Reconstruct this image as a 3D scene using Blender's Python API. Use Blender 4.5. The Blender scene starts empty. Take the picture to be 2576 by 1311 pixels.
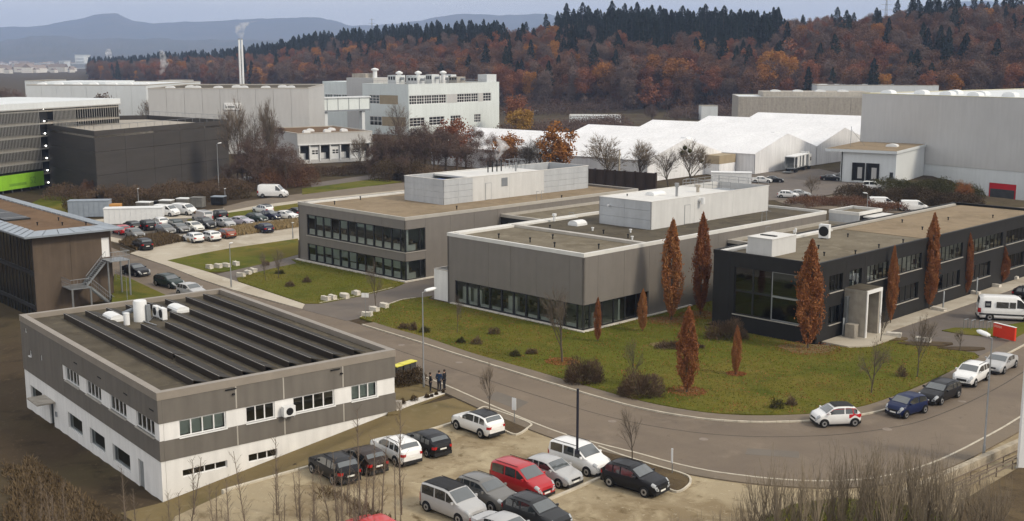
import bpy, bmesh, math, random
import numpy as np
from mathutils import Vector, Matrix
random.seed(7); np.random.seed(7)
SC = bpy.context.scene
COL = SC.collection
R = math.radians
# ---------------------------------------------------------------- camera
CAM_H = 27.5; FPX = 2923.0; CX, CY = 1288.0, 655.5      # photograph units: 2576 px wide
TH = math.atan((655.5 - 144.3) / FPX); CT, ST = math.cos(TH), math.sin(TH)
cam = bpy.data.cameras.new('camera'); camo = bpy.data.objects.new('camera', cam); COL.objects.link(camo)
camo.location = (0, 0, CAM_H); camo.rotation_euler = (math.pi / 2 - TH, 0, 0)
cam.sensor_width = 36; cam.lens = 36 * FPX / 2576; cam.clip_end = 40000; cam.clip_start = 0.5
SC.camera = camo
# ---------------------------------------------------------------- sky, sun, exposure
SUN_EL, SUN_AZ = 38.0, 118.0                             # azimuth clockwise from the view direction
HAZE = 1.25e-4                                            # density of the air, per metre
wd = bpy.data.worlds.new('World'); SC.world = wd; wd.use_nodes = True
nt = wd.node_tree; nt.nodes.clear()
sky = nt.nodes.new('ShaderNodeTexSky'); sky.sky_type = 'NISHITA'; sky.sun_disc = False
sky.sun_elevation = R(SUN_EL); sky.sun_rotation = R(SUN_AZ); sky.air_density = 1.0; sky.dust_density = 3.0; sky.ozone_density = 1.0
hs = nt.nodes.new('ShaderNodeHueSaturation'); hs.inputs['Saturation'].default_value = 0.15
nt.links.new(sky.outputs[0], hs.inputs['Color'])
tc = nt.nodes.new('ShaderNodeTexCoord'); mp = nt.nodes.new('ShaderNodeMapping'); mp.inputs['Scale'].default_value = (1.2, 1.2, 5.0)
nt.links.new(tc.outputs['Generated'], mp.inputs['Vector'])
nz = nt.nodes.new('ShaderNodeTexNoise'); nz.inputs['Scale'].default_value = 1.6; nz.inputs['Detail'].default_value = 6; nz.inputs['Roughness'].default_value = .55
nt.links.new(mp.outputs[0], nz.inputs['Vector'])
rp = nt.nodes.new('ShaderNodeValToRGB'); rp.color_ramp.elements[0].position = .32; rp.color_ramp.elements[1].position = .7
rp.color_ramp.elements[0].color = (6.25, 6.3, 6.4, 1); rp.color_ramp.elements[1].color = (8.6, 8.4, 8.1, 1)   # overcast cloud deck
nt.links.new(nz.outputs['Fac'], rp.inputs['Fac'])
mx = nt.nodes.new('ShaderNodeMix'); mx.data_type = 'RGBA'; mx.inputs[0].default_value = .80
nt.links.new(hs.outputs[0], mx.inputs[6]); nt.links.new(rp.outputs[0], mx.inputs[7])
bg = nt.nodes.new('ShaderNodeBackground'); bg.inputs['Strength'].default_value = 0.10
out = nt.nodes.new('ShaderNodeOutputWorld'); nt.links.new(mx.outputs[2], bg.inputs['Color']); nt.links.new(bg.outputs[0], out.inputs['Surface'])
sl = bpy.data.lights.new('sun', 'SUN'); sl.energy = 1.5; sl.angle = R(10); sl.color = (1.0, .88, .70)
so = bpy.data.objects.new('sun', sl); COL.objects.link(so)
_d = Vector((math.sin(R(SUN_AZ)) * math.cos(R(SUN_EL)), math.cos(R(SUN_AZ)) * math.cos(R(SUN_EL)), math.sin(R(SUN_EL))))
so.rotation_euler = _d.to_track_quat('Z', 'Y').to_euler(); so.location = (60, 40, 90)
SC.view_settings.view_transform = 'Standard'; SC.view_settings.look = 'None'; SC.view_settings.gamma = 1
SC.view_settings.exposure = 0.5; SC.view_settings.use_curve_mapping = False
SC.render.engine = 'CYCLES'; SC.cycles.use_denoising = True; SC.cycles.max_bounces = 6; SC.cycles.transparent_max_bounces = 12
SC.cycles.diffuse_bounces = 3; SC.cycles.glossy_bounces = 3; SC.cycles.volume_bounces = 2; SC.cycles.caustics_reflective = False; SC.cycles.caustics_refractive = False
# ---------------------------------------------------------------- placing: a pixel of the photograph on a plane of known height
def ray(x, y):
    u = (x - CX) / FPX; v = -(y - CY) / FPX
    return u, CT + v * ST, -ST + v * CT
def P(x, y, z=0.0):
    d = ray(x, y); t = (z - CAM_H) / d[2]; return Vector((d[0] * t, d[1] * t, z))
def PY(x, y, Y):
    d = ray(x, y); t = Y / d[1]; return Vector((d[0] * t, Y, CAM_H + d[2] * t))
def ss(a, b, t):
    t = min(1, max(0, (t - a) / (b - a))); return t * t * (3 - 2 * t)
class Fr:                                                # ground frame: local x along azimuth, y 90 deg to its left
    def __init__(s, ox, oy, az):
        s.o = (ox, oy); s.ex = (math.sin(R(az)), math.cos(R(az))); s.ey = (-s.ex[1], s.ex[0]); s.rot = math.atan2(s.ex[1], s.ex[0])
    def w(s, x, y, z=0.0): return Vector((s.o[0] + s.ex[0] * x + s.ey[0] * y, s.o[1] + s.ex[1] * x + s.ey[1] * y, z))
    def l(s, p):
        dx, dy = p[0] - s.o[0], p[1] - s.o[1]; return dx * s.ex[0] + dy * s.ex[1], dx * s.ey[0] + dy * s.ey[1]
# ---------------------------------------------------------------- materials
MATS = {}
def mat(name, col, rough=.75, var=.12, scale=2.0, col2=None, bump=0.0, bscale=None, metal=0.0, spec=.3, coat=0.0, world=False, detail=5, dist=0.0, stretch=None, streak=0.0):
    m = bpy.data.materials.new(name); m.use_nodes = True; n = m.node_tree; b = n.nodes['Principled BSDF']
    b.inputs['Roughness'].default_value = rough; b.inputs['Metallic'].default_value = metal
    b.inputs['Specular IOR Level'].default_value = spec; b.inputs['Coat Weight'].default_value = coat; b.inputs['Coat Roughness'].default_value = .06
    if world: src = n.nodes.new('ShaderNodeNewGeometry').outputs['Position']
    else: src = n.nodes.new('ShaderNodeTexCoord').outputs['Object']
    if stretch:
        q = n.nodes.new('ShaderNodeMapping'); q.inputs['Scale'].default_value = stretch; n.links.new(src, q.inputs['Vector']); src = q.outputs[0]
    c2 = col2 if col2 else tuple(c * (1 + var) for c in col); c1 = col if col2 else tuple(c * (1 - var) for c in col)
    t = n.nodes.new('ShaderNodeTexNoise'); t.inputs['Scale'].default_value = scale; t.inputs['Detail'].default_value = detail; t.inputs['Roughness'].default_value = .6; t.inputs['Distortion'].default_value = dist
    n.links.new(src, t.inputs['Vector'])
    r = n.nodes.new('ShaderNodeValToRGB'); r.color_ramp.elements[0].position = .33; r.color_ramp.elements[1].position = .67
    r.color_ramp.elements[0].color = (*c1, 1); r.color_ramp.elements[1].color = (*c2, 1)
    n.links.new(t.outputs['Fac'], r.inputs['Fac']); o = r.outputs[0]
    if streak:                                            # rain streaks / weathering running down a wall
        q = n.nodes.new('ShaderNodeMapping'); q.inputs['Scale'].default_value = (1.7, 1.7, .16); n.links.new(src, q.inputs['Vector'])
        t2 = n.nodes.new('ShaderNodeTexNoise'); t2.inputs['Scale'].default_value = 1.0; t2.inputs['Detail'].default_value = 5; n.links.new(q.outputs[0], t2.inputs['Vector'])
        mr = n.nodes.new('ShaderNodeMapRange'); mr.inputs[1].default_value = .3; mr.inputs[2].default_value = .7; mr.inputs[3].default_value = 1 - streak; mr.inputs[4].default_value = 1 + streak * .5; n.links.new(t2.outputs['Fac'], mr.inputs[0])
        mm = n.nodes.new('ShaderNodeMix'); mm.data_type = 'RGBA'; mm.blend_type = 'MULTIPLY'; mm.inputs[0].default_value = 1
        n.links.new(o, mm.inputs[6]); n.links.new(mr.outputs[0], mm.inputs[7]); o = mm.outputs[2]
    n.links.new(o, b.inputs['Base Color'])
    if bump:
        t3 = n.nodes.new('ShaderNodeTexNoise'); t3.inputs['Scale'].default_value = bscale or scale * 6; t3.inputs['Detail'].default_value = 4; n.links.new(src, t3.inputs['Vector'])
        bp = n.nodes.new('ShaderNodeBump'); bp.inputs['Strength'].default_value = bump; bp.inputs['Distance'].default_value = .05
        n.links.new(t3.outputs['Fac'], bp.inputs['Height']); n.links.new(bp.outputs[0], b.inputs['Normal'])
    MATS[name] = m; return m
def ground_mat(name, layers, rough=.9, bump=.3, bscale=8.0, spec=.15):
    """layers: (colour, scale, lo, hi) - base colour first, each later one laid over where its noise is high"""
    m = bpy.data.materials.new(name); m.use_nodes = True; n = m.node_tree; b = n.nodes['Principled BSDF']
    b.inputs['Roughness'].default_value = rough; b.inputs['Specular IOR Level'].default_value = spec
    src = n.nodes.new('ShaderNodeNewGeometry').outputs['Position']; cur = None
    for i, (c, s, lo, hi) in enumerate(layers):
        if cur is None:
            q = n.nodes.new('ShaderNodeRGB'); q.outputs[0].default_value = (*c, 1); cur = q.outputs[0]; continue
        mpn = n.nodes.new('ShaderNodeMapping'); mpn.inputs['Location'].default_value = (i * 13.7, i * -7.1, i * 3.3); n.links.new(src, mpn.inputs['Vector'])
        t = n.nodes.new('ShaderNodeTexNoise'); t.inputs['Scale'].default_value = s; t.inputs['Detail'].default_value = 7; t.inputs['Roughness'].default_value = .65; t.inputs['Distortion'].default_value = .4
        n.links.new(mpn.outputs[0], t.inputs['Vector'])
        mr = n.nodes.new('ShaderNodeMapRange'); mr.inputs[1].default_value = lo; mr.inputs[2].default_value = hi; n.links.new(t.outputs['Fac'], mr.inputs[0])
        mm = n.nodes.new('ShaderNodeMix'); mm.data_type = 'RGBA'; n.links.new(mr.outputs[0], mm.inputs[0]); n.links.new(cur, mm.inputs[6]); mm.inputs[7].default_value = (*c, 1); cur = mm.outputs[2]
    n.links.new(cur, b.inputs['Base Color'])
    if bump:
        t3 = n.nodes.new('ShaderNodeTexNoise'); t3.inputs['Scale'].default_value = bscale; t3.inputs['Detail'].default_value = 5; n.links.new(src, t3.inputs['Vector'])
        bp = n.nodes.new('ShaderNodeBump'); bp.inputs['Strength'].default_value = bump; bp.inputs['Distance'].default_value = .08
        n.links.new(t3.outputs['Fac'], bp.inputs['Height']); n.links.new(bp.outputs[0], b.inputs['Normal'])
    MATS[name] = m; return m
def glass_mat(name, tint, refl=.08, opac=.0):
    """a clear pane: sees through with a tint, mirrors the surroundings at grazing angles"""
    m = bpy.data.materials.new(name); m.use_nodes = True; n = m.node_tree; n.nodes.clear()
    o = n.nodes.new('ShaderNodeOutputMaterial'); tr = n.nodes.new('ShaderNodeBsdfTransparent'); tr.inputs[0].default_value = (*tint, 1)
    g = n.nodes.new('ShaderNodeBsdfGlossy'); g.inputs['Roughness'].default_value = .03; g.inputs[0].default_value = (.9, .95, .95, 1)
    f = n.nodes.new('ShaderNodeFresnel'); f.inputs[0].default_value = 1.55
    a = n.nodes.new('ShaderNodeMath'); a.operation = 'ADD'; a.inputs[1].default_value = refl; n.links.new(f.outputs[0], a.inputs[0])
    x = n.nodes.new('ShaderNodeMixShader'); n.links.new(a.outputs[0], x.inputs[0]); n.links.new(tr.outputs[0], x.inputs[1]); n.links.new(g.outputs[0], x.inputs[2]); n.links.new(x.outputs[0], o.inputs[0])
    MATS[name] = m; return m
def leaf_mat(name, cols, rough=.8, trans=.15):
    """leaf colour from the per-leaf attribute 'tint' plus a per-tree shift"""
    m = bpy.data.materials.new(name); m.use_nodes = True; n = m.node_tree; b = n.nodes['Principled BSDF']
    b.inputs['Roughness'].default_value = rough; b.inputs['Specular IOR Level'].default_value = .15
    a = n.nodes.new('ShaderNodeAttribute'); a.attribute_name = 'tint'
    oi = n.nodes.new('ShaderNodeObjectInfo')
    ma = n.nodes.new('ShaderNodeMath'); ma.operation = 'MULTIPLY_ADD'; ma.inputs[1].default_value = .62; n.links.new(oi.outputs['Random'], ma.inputs[0])
    sc = n.nodes.new('ShaderNodeMath'); sc.operation = 'MULTIPLY'; sc.inputs[1].default_value = .45; n.links.new(a.outputs['Fac'], sc.inputs[0]); n.links.new(sc.outputs[0], ma.inputs[2])
    r = n.nodes.new('ShaderNodeValToRGB'); e = r.color_ramp.elements
    while len(e) < len(cols): e.new(.5)
    for i, c in enumerate(cols): e[i].position = i / (len(cols) - 1); e[i].color = (*c, 1)
    n.links.new(ma.outputs[0], r.inputs['Fac']); n.links.new(r.outputs[0], b.inputs['Base Color'])
    MATS[name] = m; return m
def emit_mat(name, col, s):
    m = bpy.data.materials.new(name); m.use_nodes = True; b = m.node_tree.nodes['Principled BSDF']
    b.inputs['Base Color'].default_value = (*col, 1); b.inputs['Emission Color'].default_value = (*col, 1); b.inputs['Emission Strength'].default_value = s
    MATS[name] = m; return m
# ---------------------------------------------------------------- mesh builder
class MB:
    def __init__(s): s.v = []; s.f = []
    def poly(s, pts):
        k = len(s.v); s.v += [tuple(p) for p in pts]; s.f.append(tuple(range(k, k + len(pts)))); return s
    def box(s, x0, y0, z0, x1, y1, z1):
        k = len(s.v); s.v += [(x0, y0, z0), (x1, y0, z0), (x1, y1, z0), (x0, y1, z0), (x0, y0, z1), (x1, y0, z1), (x1, y1, z1), (x0, y1, z1)]
        s.f += [(k, k + 3, k + 2, k + 1), (k + 4, k + 5, k + 6, k + 7), (k, k + 1, k + 5, k + 4), (k + 1, k + 2, k + 6, k + 5), (k + 2, k + 3, k + 7, k + 6), (k + 3, k, k + 4, k + 7)]; return s
    def prism(s, pts, z0, z1):
        n = len(pts); k = len(s.v); s.v += [(p[0], p[1], z0) for p in pts] + [(p[0], p[1], z1) for p in pts]
        s.f += [tuple(range(k + n - 1, k - 1, -1)), tuple(range(k + n, k + 2 * n))]
        s.f += [(k + i, k + (i + 1) % n, k + n + (i + 1) % n, k + n + i) for i in range(n)]; return s
    def tube(s, a, b, r0, r1=None, n=8, cap=True):
        a = Vector(a); b = Vector(b); r1 = r0 if r1 is None else r1; d = (b - a)
        if d.length < 1e-6: return s
        d.normalize(); u = d.orthogonal().normalized(); w = d.cross(u); k = len(s.v)
        for c, r in ((a, r0), (b, r1)):
            for i in range(n):
                t = 2 * math.pi * i / n; s.v.append(tuple(c + u * (r * math.cos(t)) + w * (r * math.sin(t))))
        s.f += [(k + i, k + (i + 1) % n, k + n + (i + 1) % n, k + n + i) for i in range(n)]
        if cap and n > 2: s.f += [tuple(range(k + n - 1, k - 1, -1)), tuple(range(k + n, k + 2 * n))]
        return s
    def lathe(s, prof, n=12, c=(0, 0, 0)):
        k = len(s.v)
        for r, z in prof:
            for i in range(n):
                t = 2 * math.pi * i / n; s.v.append((c[0] + r * math.cos(t), c[1] + r * math.sin(t), c[2] + z))
        for j in range(len(prof) - 1):
            s.f += [(k + j * n + i, k + j * n + (i + 1) % n, k + (j + 1) * n + (i + 1) % n, k + (j + 1) * n + i) for i in range(n)]
        s.f += [tuple(range(k + n - 1, k - 1, -1)), tuple(k + (len(prof) - 1) * n + i for i in range(n))]; return s
    def mesh(s, name):
        me = bpy.data.meshes.new(name); me.from_pydata(s.v, [], s.f); me.update(); return me
    def build(s, name, m, parent=None, smooth=None):
        return link(name, s.mesh(name), m, parent, smooth)
def link(name, me, m, parent=None, smooth=None, loc=None, rot=None):
    o = bpy.data.objects.new(name, me); COL.objects.link(o)
    if m is not None and not me.materials: me.materials.append(MATS[m] if isinstance(m, str) else m)
    if smooth is not None:
        me.shade_smooth(); me.set_sharp_from_angle(angle=R(smooth))
    if parent is not None: o.parent = parent
    if loc is not None: o.location = loc
    if rot is not None: o.rotation_euler = (0, 0, rot)
    return o
def dup(o, parent=None, loc=None, rot=None):
    c = o.copy(); COL.objects.link(c); c.parent = parent if parent is not None else o.parent
    if loc is not None: c.location = loc
    if rot is not None: c.rotation_euler = (0, 0, rot)
    return c
def dup_tree(o, parent=None):
    c = o.copy(); COL.objects.link(c); c.parent = parent
    for ch in list(o.children): dup_tree(ch, c)
    return c
def tag(o, label, cat, group=None):
    o['label'] = label; o['category'] = cat
    if group: o['group'] = group
    return o
def thing(name, label, cat, loc=(0, 0, 0), rot=0.0, group=None):
    o = bpy.data.objects.new(name, None); COL.objects.link(o); o.location = loc; o.rotation_euler = (0, 0, rot); o.empty_display_size = .3
    return tag(o, label, cat, group)
def struct(o): o['kind'] = 'structure'; return o
def stuff(o): o['kind'] = 'stuff'; return o
# ================================================================ materials
mat('asphalt', (.150, .130, .108), .88, .10, .35, bump=.15, bscale=30, world=True)
ground_mat('road', [((0.188, 0.149, 0.111), 1, 0, 1), ((0.150, 0.119, 0.091), .09, .42, .62), ((0.224, 0.179, 0.134), .30, .54, .75), ((0.125, 0.101, 0.078), 1.6, .60, .72), ((0.234, 0.191, 0.149), 9.0, .60, .75)], .85, .25, 25, .25)
ground_mat('paving', [((.195, .158, .118), 1, 0, 1), ((.165, .138, .108), .25, .45, .65), ((.24, .20, .155), 1.5, .55, .75)], .9, .2, 22)
ground_mat('drive', [((.155, .130, .108), 1, 0, 1), ((.125, .108, .096), .15, .42, .62), ((.180, .158, .138), .6, .56, .75)], .86, .15, 25, .25)
ground_mat('lawn', [((.105, .112, .014), 1, 0, 1), ((.165, .130, .026), .06, .45, .64), ((.066, .082, .009), .20, .50, .66), ((.180, .138, .045), .50, .56, .74), ((.120, .125, .024), 1.6, .52, .70), ((.055, .050, .012), 3.8, .58, .74), ((.190, .160, .070), 9.0, .60, .74)], .95, .8, 7, .08)
ground_mat('gravel', [((.350, .288, .190), 1, 0, 1), ((.240, .185, .112), .13, .43, .58), ((.43, .36, .24), .3, .50, .68), ((.150, .110, .060), .7, .56, .70), ((.48, .42, .30), 3.0, .60, .75), ((.26, .20, .12), 10, .58, .7)], .95, .35, 14, .1)
ground_mat('pale_gravel', [((.47, .42, .34), 1, 0, 1), ((.36, .31, .24), .12, .46, .64), ((.52, .48, .40), .4, .52, .70)], .95, .25, 14, .1)
ground_mat('earth', [((.085, .062, .038), 1, 0, 1), ((.120, .088, .050), .2, .45, .62), ((.055, .040, .025), .7, .52, .70), ((.145, .112, .066), 2.4, .58, .74)], .95, .7, 6, .08)
ground_mat('slope', [((0.192, 0.147, 0.074), 1, 0, 1), ((0.154, 0.123, 0.059), .2, .45, .65), ((0.224, 0.179, 0.102), 1.2, .55, .74)], .95, .4, 10, .08)
ground_mat('terrain', [((.066, .048, .030), 1, 0, 1), ((.088, .070, .038), .05, .44, .62), ((.042, .032, .020), .3, .52, .70), ((.11, .082, .05), 1.8, .58, .72)], .95, .3, 4, .08)
ground_mat('roof_gravel', [((0.264, 0.204, 0.136), 1, 0, 1), ((0.208, 0.160, 0.104), .22, .45, .62), ((0.312, 0.248, 0.168), .9, .52, .72), ((0.136, 0.112, 0.076), .35, .62, .74)], .95, .3, 18, .1)
ground_mat('roof_grey', [((0.185, 0.159, 0.116), 1, 0, 1), ((0.142, 0.120, 0.086), .22, .45, .62), ((0.245, 0.215, 0.159), .8, .52, .72), ((0.099, 0.086, 0.060), .4, .62, .74)], .95, .3, 18, .1)
ground_mat('roof_dark', [((.105, .090, .066), 1, 0, 1), ((.075, .064, .048), .3, .45, .62), ((.16, .135, .095), 1.2, .55, .74)], .95, .35, 16, .1)
ground_mat('roof_brown', [((.165, .105, .062), 1, 0, 1), ((.125, .080, .048), .3, .45, .62), ((.20, .135, .085), 1.2, .55, .74)], .95, .35, 16, .1)
mat('kerb_stone', (.52, .47, .38), .85, .18, 1.5, world=True)
mat('seam', (.070, .058, .046), .8, .2, 1.0, world=True); mat('manhole', (.23, .19, .155), .7, .15, 3.0, world=True)
mat('white_line', (.62, .58, .50), .8, .12, 1.0, world=True)
mat('grey_clad', (.208, .190, .172), .45, .04, .6, spec=.4, metal=.10, streak=.06)
mat('grey_clad_dim', (.203, .185, .168), .45, .04, .6, spec=.4, metal=.10, streak=.06)
mat('dark_clad', (.021, .020, .019), .6, .10, .7, spec=.22, streak=.12)
mat('taupe_clad', (.160, .145, .126), .6, .05, .6, spec=.3, streak=.14)
mat('render_white', (.80, .79, .77), .85, .05, .5, streak=.10)
mat('white_panel', (.60, .60, .59), .5, .04, .5, streak=.07, spec=.35)
mat('pale_louvre', (.50, .52, .54), .45, .05, .8, streak=.08, metal=.2)
mat('hall_grey', (.52, .515, .505), .55, .05, .08, streak=.06, spec=.3)
mat('hall_white', (.66, .69, .70), .6, .04, .1, streak=.05)
mat('mint_white', (.70, .75, .74), .5, .04, .1, streak=.06)
mat('tent_white', (.80, .80, .81), .55, .06, .12, streak=.12, spec=.3)
mat('wall_block', (.36, .31, .235), .9, .2, 1.5, bump=.4)
mat('concrete', (.38, .345, .295), .85, .14, 1.2, streak=.18)
mat('pale_stone', (.60, .56, .49), .85, .20, 2.0, bump=.5, bscale=9)
mat('coping', (.50, .47, .42), .45, .08, .8, metal=.3)
mat('coping_taupe', (.30, .265, .225), .5, .08, .8, metal=.2)
mat('coping_white', (.66, .65, .62), .5, .06, .8)
mat('frame_dark', (.018, .019, .020), .45, .1, 2, spec=.4)
mat('frame_white', (.78, .78, .77), .45, .03, 2)
mat('frame_grey', (.34, .36, .37), .4, .05, 2, metal=.4)
mat('steel', (.36, .37, .38), .4, .1, 2, metal=.7)
mat('galv', (.30, .32, .34), .45, .12, 2, metal=.6)
mat('metal_roof', (.34, .38, .42), .38, .08, .8, metal=.55)
mat('brown_wall', (.108, .080, .058), .8, .08, .5, streak=.16)
mat('black', (.012, .012, .013), .6, .1, 3)
mat('solar', (.042, .037, .031), .6, .15, .6, spec=.12)
mat('solar_back', (.030, .022, .015), .6, .2, .8)
mat('white_metal', (.76, .77, .77), .45, .04, 2)
mat('room', (.46, .45, .41), .9, .15, .7)
mat('room_white', (.82, .82, .80), .7, .06, 1)
mat('blind', (.52, .56, .53), .8, .05, 1)
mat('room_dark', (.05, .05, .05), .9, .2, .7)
mat('desk', (.30, .24, .17), .6, .1, 1)
mat('green_panel', (.27, .56, .04), .5, .08, .2, streak=.08)
mat('fin_metal', (.52, .51, .48), .45, .08, 1, metal=.3)
mat('mesh_dark', (.060, .054, .050), .8, .14, .25, stretch=(.3, .3, 2.5))
mat('tank_blue', (.03, .09, .30), .5, .1, 1)
mat('red_gate', (.50, .012, .020), .5, .06, .6)
mat('sign_red', (.72, .050, .022), .4, .03, 1)
mat('sign_white', (.82, .82, .81), .5, .02, 1)
mat('beige_panel', (.36, .29, .19), .7, .08, .5)
mat('skin', (.45, .27, .19), .6, .05, 5)
mat('hair', (.03, .02, .015), .7, .1, 9)
mat('coat_black', (.014, .014, .017), .85, .2, 9)
mat('coat_blue', (.018, .038, .085), .85, .2, 9)
mat('trouser', (.016, .017, .024), .85, .2, 9)
mat('bark', (.100, .080, .060), .9, .25, 6, bump=.4)
mat('twig', (.19, .15, .108), .9, .25, 3)
mat('twig_dark', (.165, .128, .096), .9, .25, 3)
mat('twig_pale', (.24, .195, .14), .9, .25, 3)
mat('trim_yellow', (.58, .54, .34), .6, .05, 1)
mat('yellow_lid', (.72, .66, .10), .5, .05, 2)
mat('bin_grey', (.05, .05, .05), .6, .1, 3)
mat('skip_grey', (.17, .165, .15), .6, .2, 1.2)
mat('orange_box', (.50, .25, .07), .7, .1, 1)
mat('blue_grey_box', (.27, .31, .36), .6, .08, 1)
mat('pebble_white', (.66, .62, .56), .9, .25, 7, bump=.6, bscale=20)
mat('mast', (.020, .021, .032), .5, .1, 3)
mat('hill', (.050, .058, .040), .95, .35, .004, col2=(.095, .080, .052), world=True)
mat('town_wall', (.62, .60, .56), .8, .12, .01, world=True)
mat('town_roof', (.24, .20, .18), .8, .2, .02, world=True)
glass_mat('glass', (.82, .88, .85), .02)
glass_mat('glass_dark', (.22, .27, .27), .05)
emit_mat('lamp_warm', (1.0, .82, .55), 3.0)
emit_mat('lamp_white', (1.0, .97, .9), 6.0)
leaf_mat('leaf_rust', [(0.108, 0.043, 0.024), (0.179, 0.066, 0.032), (0.239, 0.091, 0.042), (0.287, 0.121, 0.063)])
leaf_mat('leaf_brown', [(0.079, 0.043, 0.029), (0.123, 0.064, 0.039), (0.159, 0.082, 0.048), (0.195, 0.106, 0.066)])
leaf_mat('leaf_grey', [(0.082, 0.056, 0.047), (0.116, 0.078, 0.063), (0.150, 0.102, 0.080), (0.188, 0.130, 0.104)])
leaf_mat('leaf_red', [(0.157, 0.058, 0.026), (0.252, 0.095, 0.038), (0.319, 0.132, 0.050), (0.370, 0.182, 0.073)])
leaf_mat('leaf_orange', [(0.195, 0.081, 0.021), (0.305, 0.129, 0.031), (0.390, 0.171, 0.039), (0.468, 0.232, 0.058)])
leaf_mat('leaf_gold', [(0.180, 0.102, 0.019), (0.252, 0.138, 0.026), (0.324, 0.180, 0.036), (0.360, 0.216, 0.054)])
leaf_mat('leaf_fir', [(0.006, 0.010, 0.006), (0.010, 0.017, 0.010), (0.014, 0.024, 0.014), (0.022, 0.032, 0.019)])
leaf_mat('leaf_hedge', [(.040, .028, .016), (.065, .044, .024), (.092, .062, .032), (.115, .082, .042)])
leaf_mat('leaf_dull', [(0.069, 0.046, 0.030), (0.101, 0.067, 0.043), (0.132, 0.087, 0.054), (0.172, 0.121, 0.076)])
leaf_mat('leaf_olive', [(.030, .030, .010), (.048, .046, .014), (.065, .06, .02), (.09, .075, .03)])
leaf_mat('grass_lawn', [(.085, .098, .012), (.115, .124, .017), (.150, .142, .024), (.20, .165, .045)])
leaf_mat('grass_dry', [(.22, .16, .075), (.29, .215, .11), (.35, .27, .15), (.40, .32, .19)])
leaf_mat('grass_brown', [(.070, .048, .028), (.105, .074, .042), (.145, .104, .060), (.19, .14, .085)])
# ================================================================ frames of the buildings
AF = Fr(-43.7, 100.9, 141.4); A_L, A_W, A_Z = 31.3, 19.1, 4.93       # white-banded office with the solar roof
BF = Fr(-7.3, 129.7, 135.0)                                          # grey office complex
# ================================================================ ground sheet
def sxx(x, y): return 1288 + 2960 * x / max(y, 1)
def interp(t, pts):
    if t <= pts[0][0]: return pts[0][1]
    for (a, b), (c, d) in zip(pts, pts[1:]):
        if t <= c: return b + (d - b) * (t - a) / (c - a)
    return pts[-1][1]
FOREST_FRONT = [(150, 1500), (230, 1250), (500, 1000), (800, 830), (1250, 640), (1600, 580), (2000, 540), (2900, 500)]
SKYLINE = [(150, 178), (230, 168), (300, 150), (420, 138), (560, 132), (700, 112), (800, 92), (900, 82), (1000, 74), (1100, 68), (1240, 66), (1330, 58), (1410, 46), (1600, 40), (1900, 48), (2000, 46), (2150, 40), (2300, 22), (2600, 10), (2900, 8)]
TREE_H = 25.0
def hill_z(x, y):
    if y < 450: return 0.0
    s = sxx(x, y); f = interp(s, FOREST_FRONT)
    if y < f - 40: return 0.0
    dep = f * .48; top = CAM_H + (144.3 - interp(s, SKYLINE)) / FPX * (f + dep) - TREE_H + 2 + 3.5 * ss(1850, 2000, s)
    top = max(top, 1.5)
    z = top * ss(f - 40, f + dep, y)
    return z * (1 - .55 * ss(f + dep + 150, f + dep + 900, y)) * ss(40, 260, s)
def dip_z(x, y):
    p, q = AF.l((x, y))
    if p < -75 or p > 75 or q > 24: return 0.0
    zl = -3.58 + .7 * min(1.2, max(0, p / A_L))
    if p > A_L: zl += (p - A_L) * .02
    q1 = 19.3 - 13.5 * ss(A_L + .5, A_L + 7, p)
    t = min(1, max(0, (q + .2) / (q1 + .2)))
    return zl * (1 - t)
def gate_dip(x, y): return -5.1 * ss(224, 244, y) * ss(97, 106, x) * (1 - ss(262, 275, y)) * (1 - ss(150, 170, x))   # sunken gate yard of the warehouse
def ground_z(x, y): return -.06 + dip_z(x, y) + hill_z(x, y) + gate_dip(x, y)
def axis(fine0, fine1, step, lo, hi, g=1.16):
    a = list(np.arange(fine0, fine1 + .01, step)); s = step
    while a[-1] < hi: s *= g; a.append(min(hi, a[-1] + s))
    s = step
    while a[0] > lo: s *= g; a.insert(0, max(lo, a[0] - s))
    return a
xs = axis(-75, 75, 1.5, -5900, 5900); ys = axis(45, 140, 1.5, -40, 10900, 1.06)
verts = [(x, y, ground_z(x, y)) for y in ys for x in xs]; nx = len(xs)
faces = [(j * nx + i, j * nx + i + 1, (j + 1) * nx + i + 1, (j + 1) * nx + i) for j in range(len(ys) - 1) for i in range(nx - 1)]
me = bpy.data.meshes.new('ground'); me.from_pydata(verts, [], faces); me.shade_smooth()
struct(link('ground', me, 'terrain'))
# ---------------------------------------------------------------- sheets on it
def sheet(name, px, z, m, base=-.3, world=False):
    pts = [(p[0], p[1]) if world else P(p[0], p[1], 0)[:2] for p in px]
    a = sum(pts[i][0] * pts[(i + 1) % len(pts)][1] - pts[(i + 1) % len(pts)][0] * pts[i][1] for i in range(len(pts)))
    if a < 0: pts = pts[::-1]
    return struct(MB().prism(pts, base, z).build(name, m))
def smooth_line(px, n=6):
    """Catmull-Rom through the given ground pixels, in world metres"""
    p = [P(a, b, 0) for a, b in px]; o = []
    for i in range(len(p) - 1):
        a = p[max(i - 1, 0)]; b = p[i]; c = p[i + 1]; d = p[min(i + 2, len(p) - 1)]
        for k in range(n):
            t = k / n; o.append(.5 * ((2 * b) + (c - a) * t + (2 * a - 5 * b + 4 * c - d) * t * t + (3 * b - a - 3 * c + d) * t ** 3))
    o.append(p[-1]); return o
def offset(line, d):
    o = []
    for i, p in enumerate(line):
        t = (line[min(i + 1, len(line) - 1)] - line[max(i - 1, 0)]); t.z = 0; t.normalize(); o.append(Vector((p.x - t.y * d, p.y + t.x * d, 0)))
    return o
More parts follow.
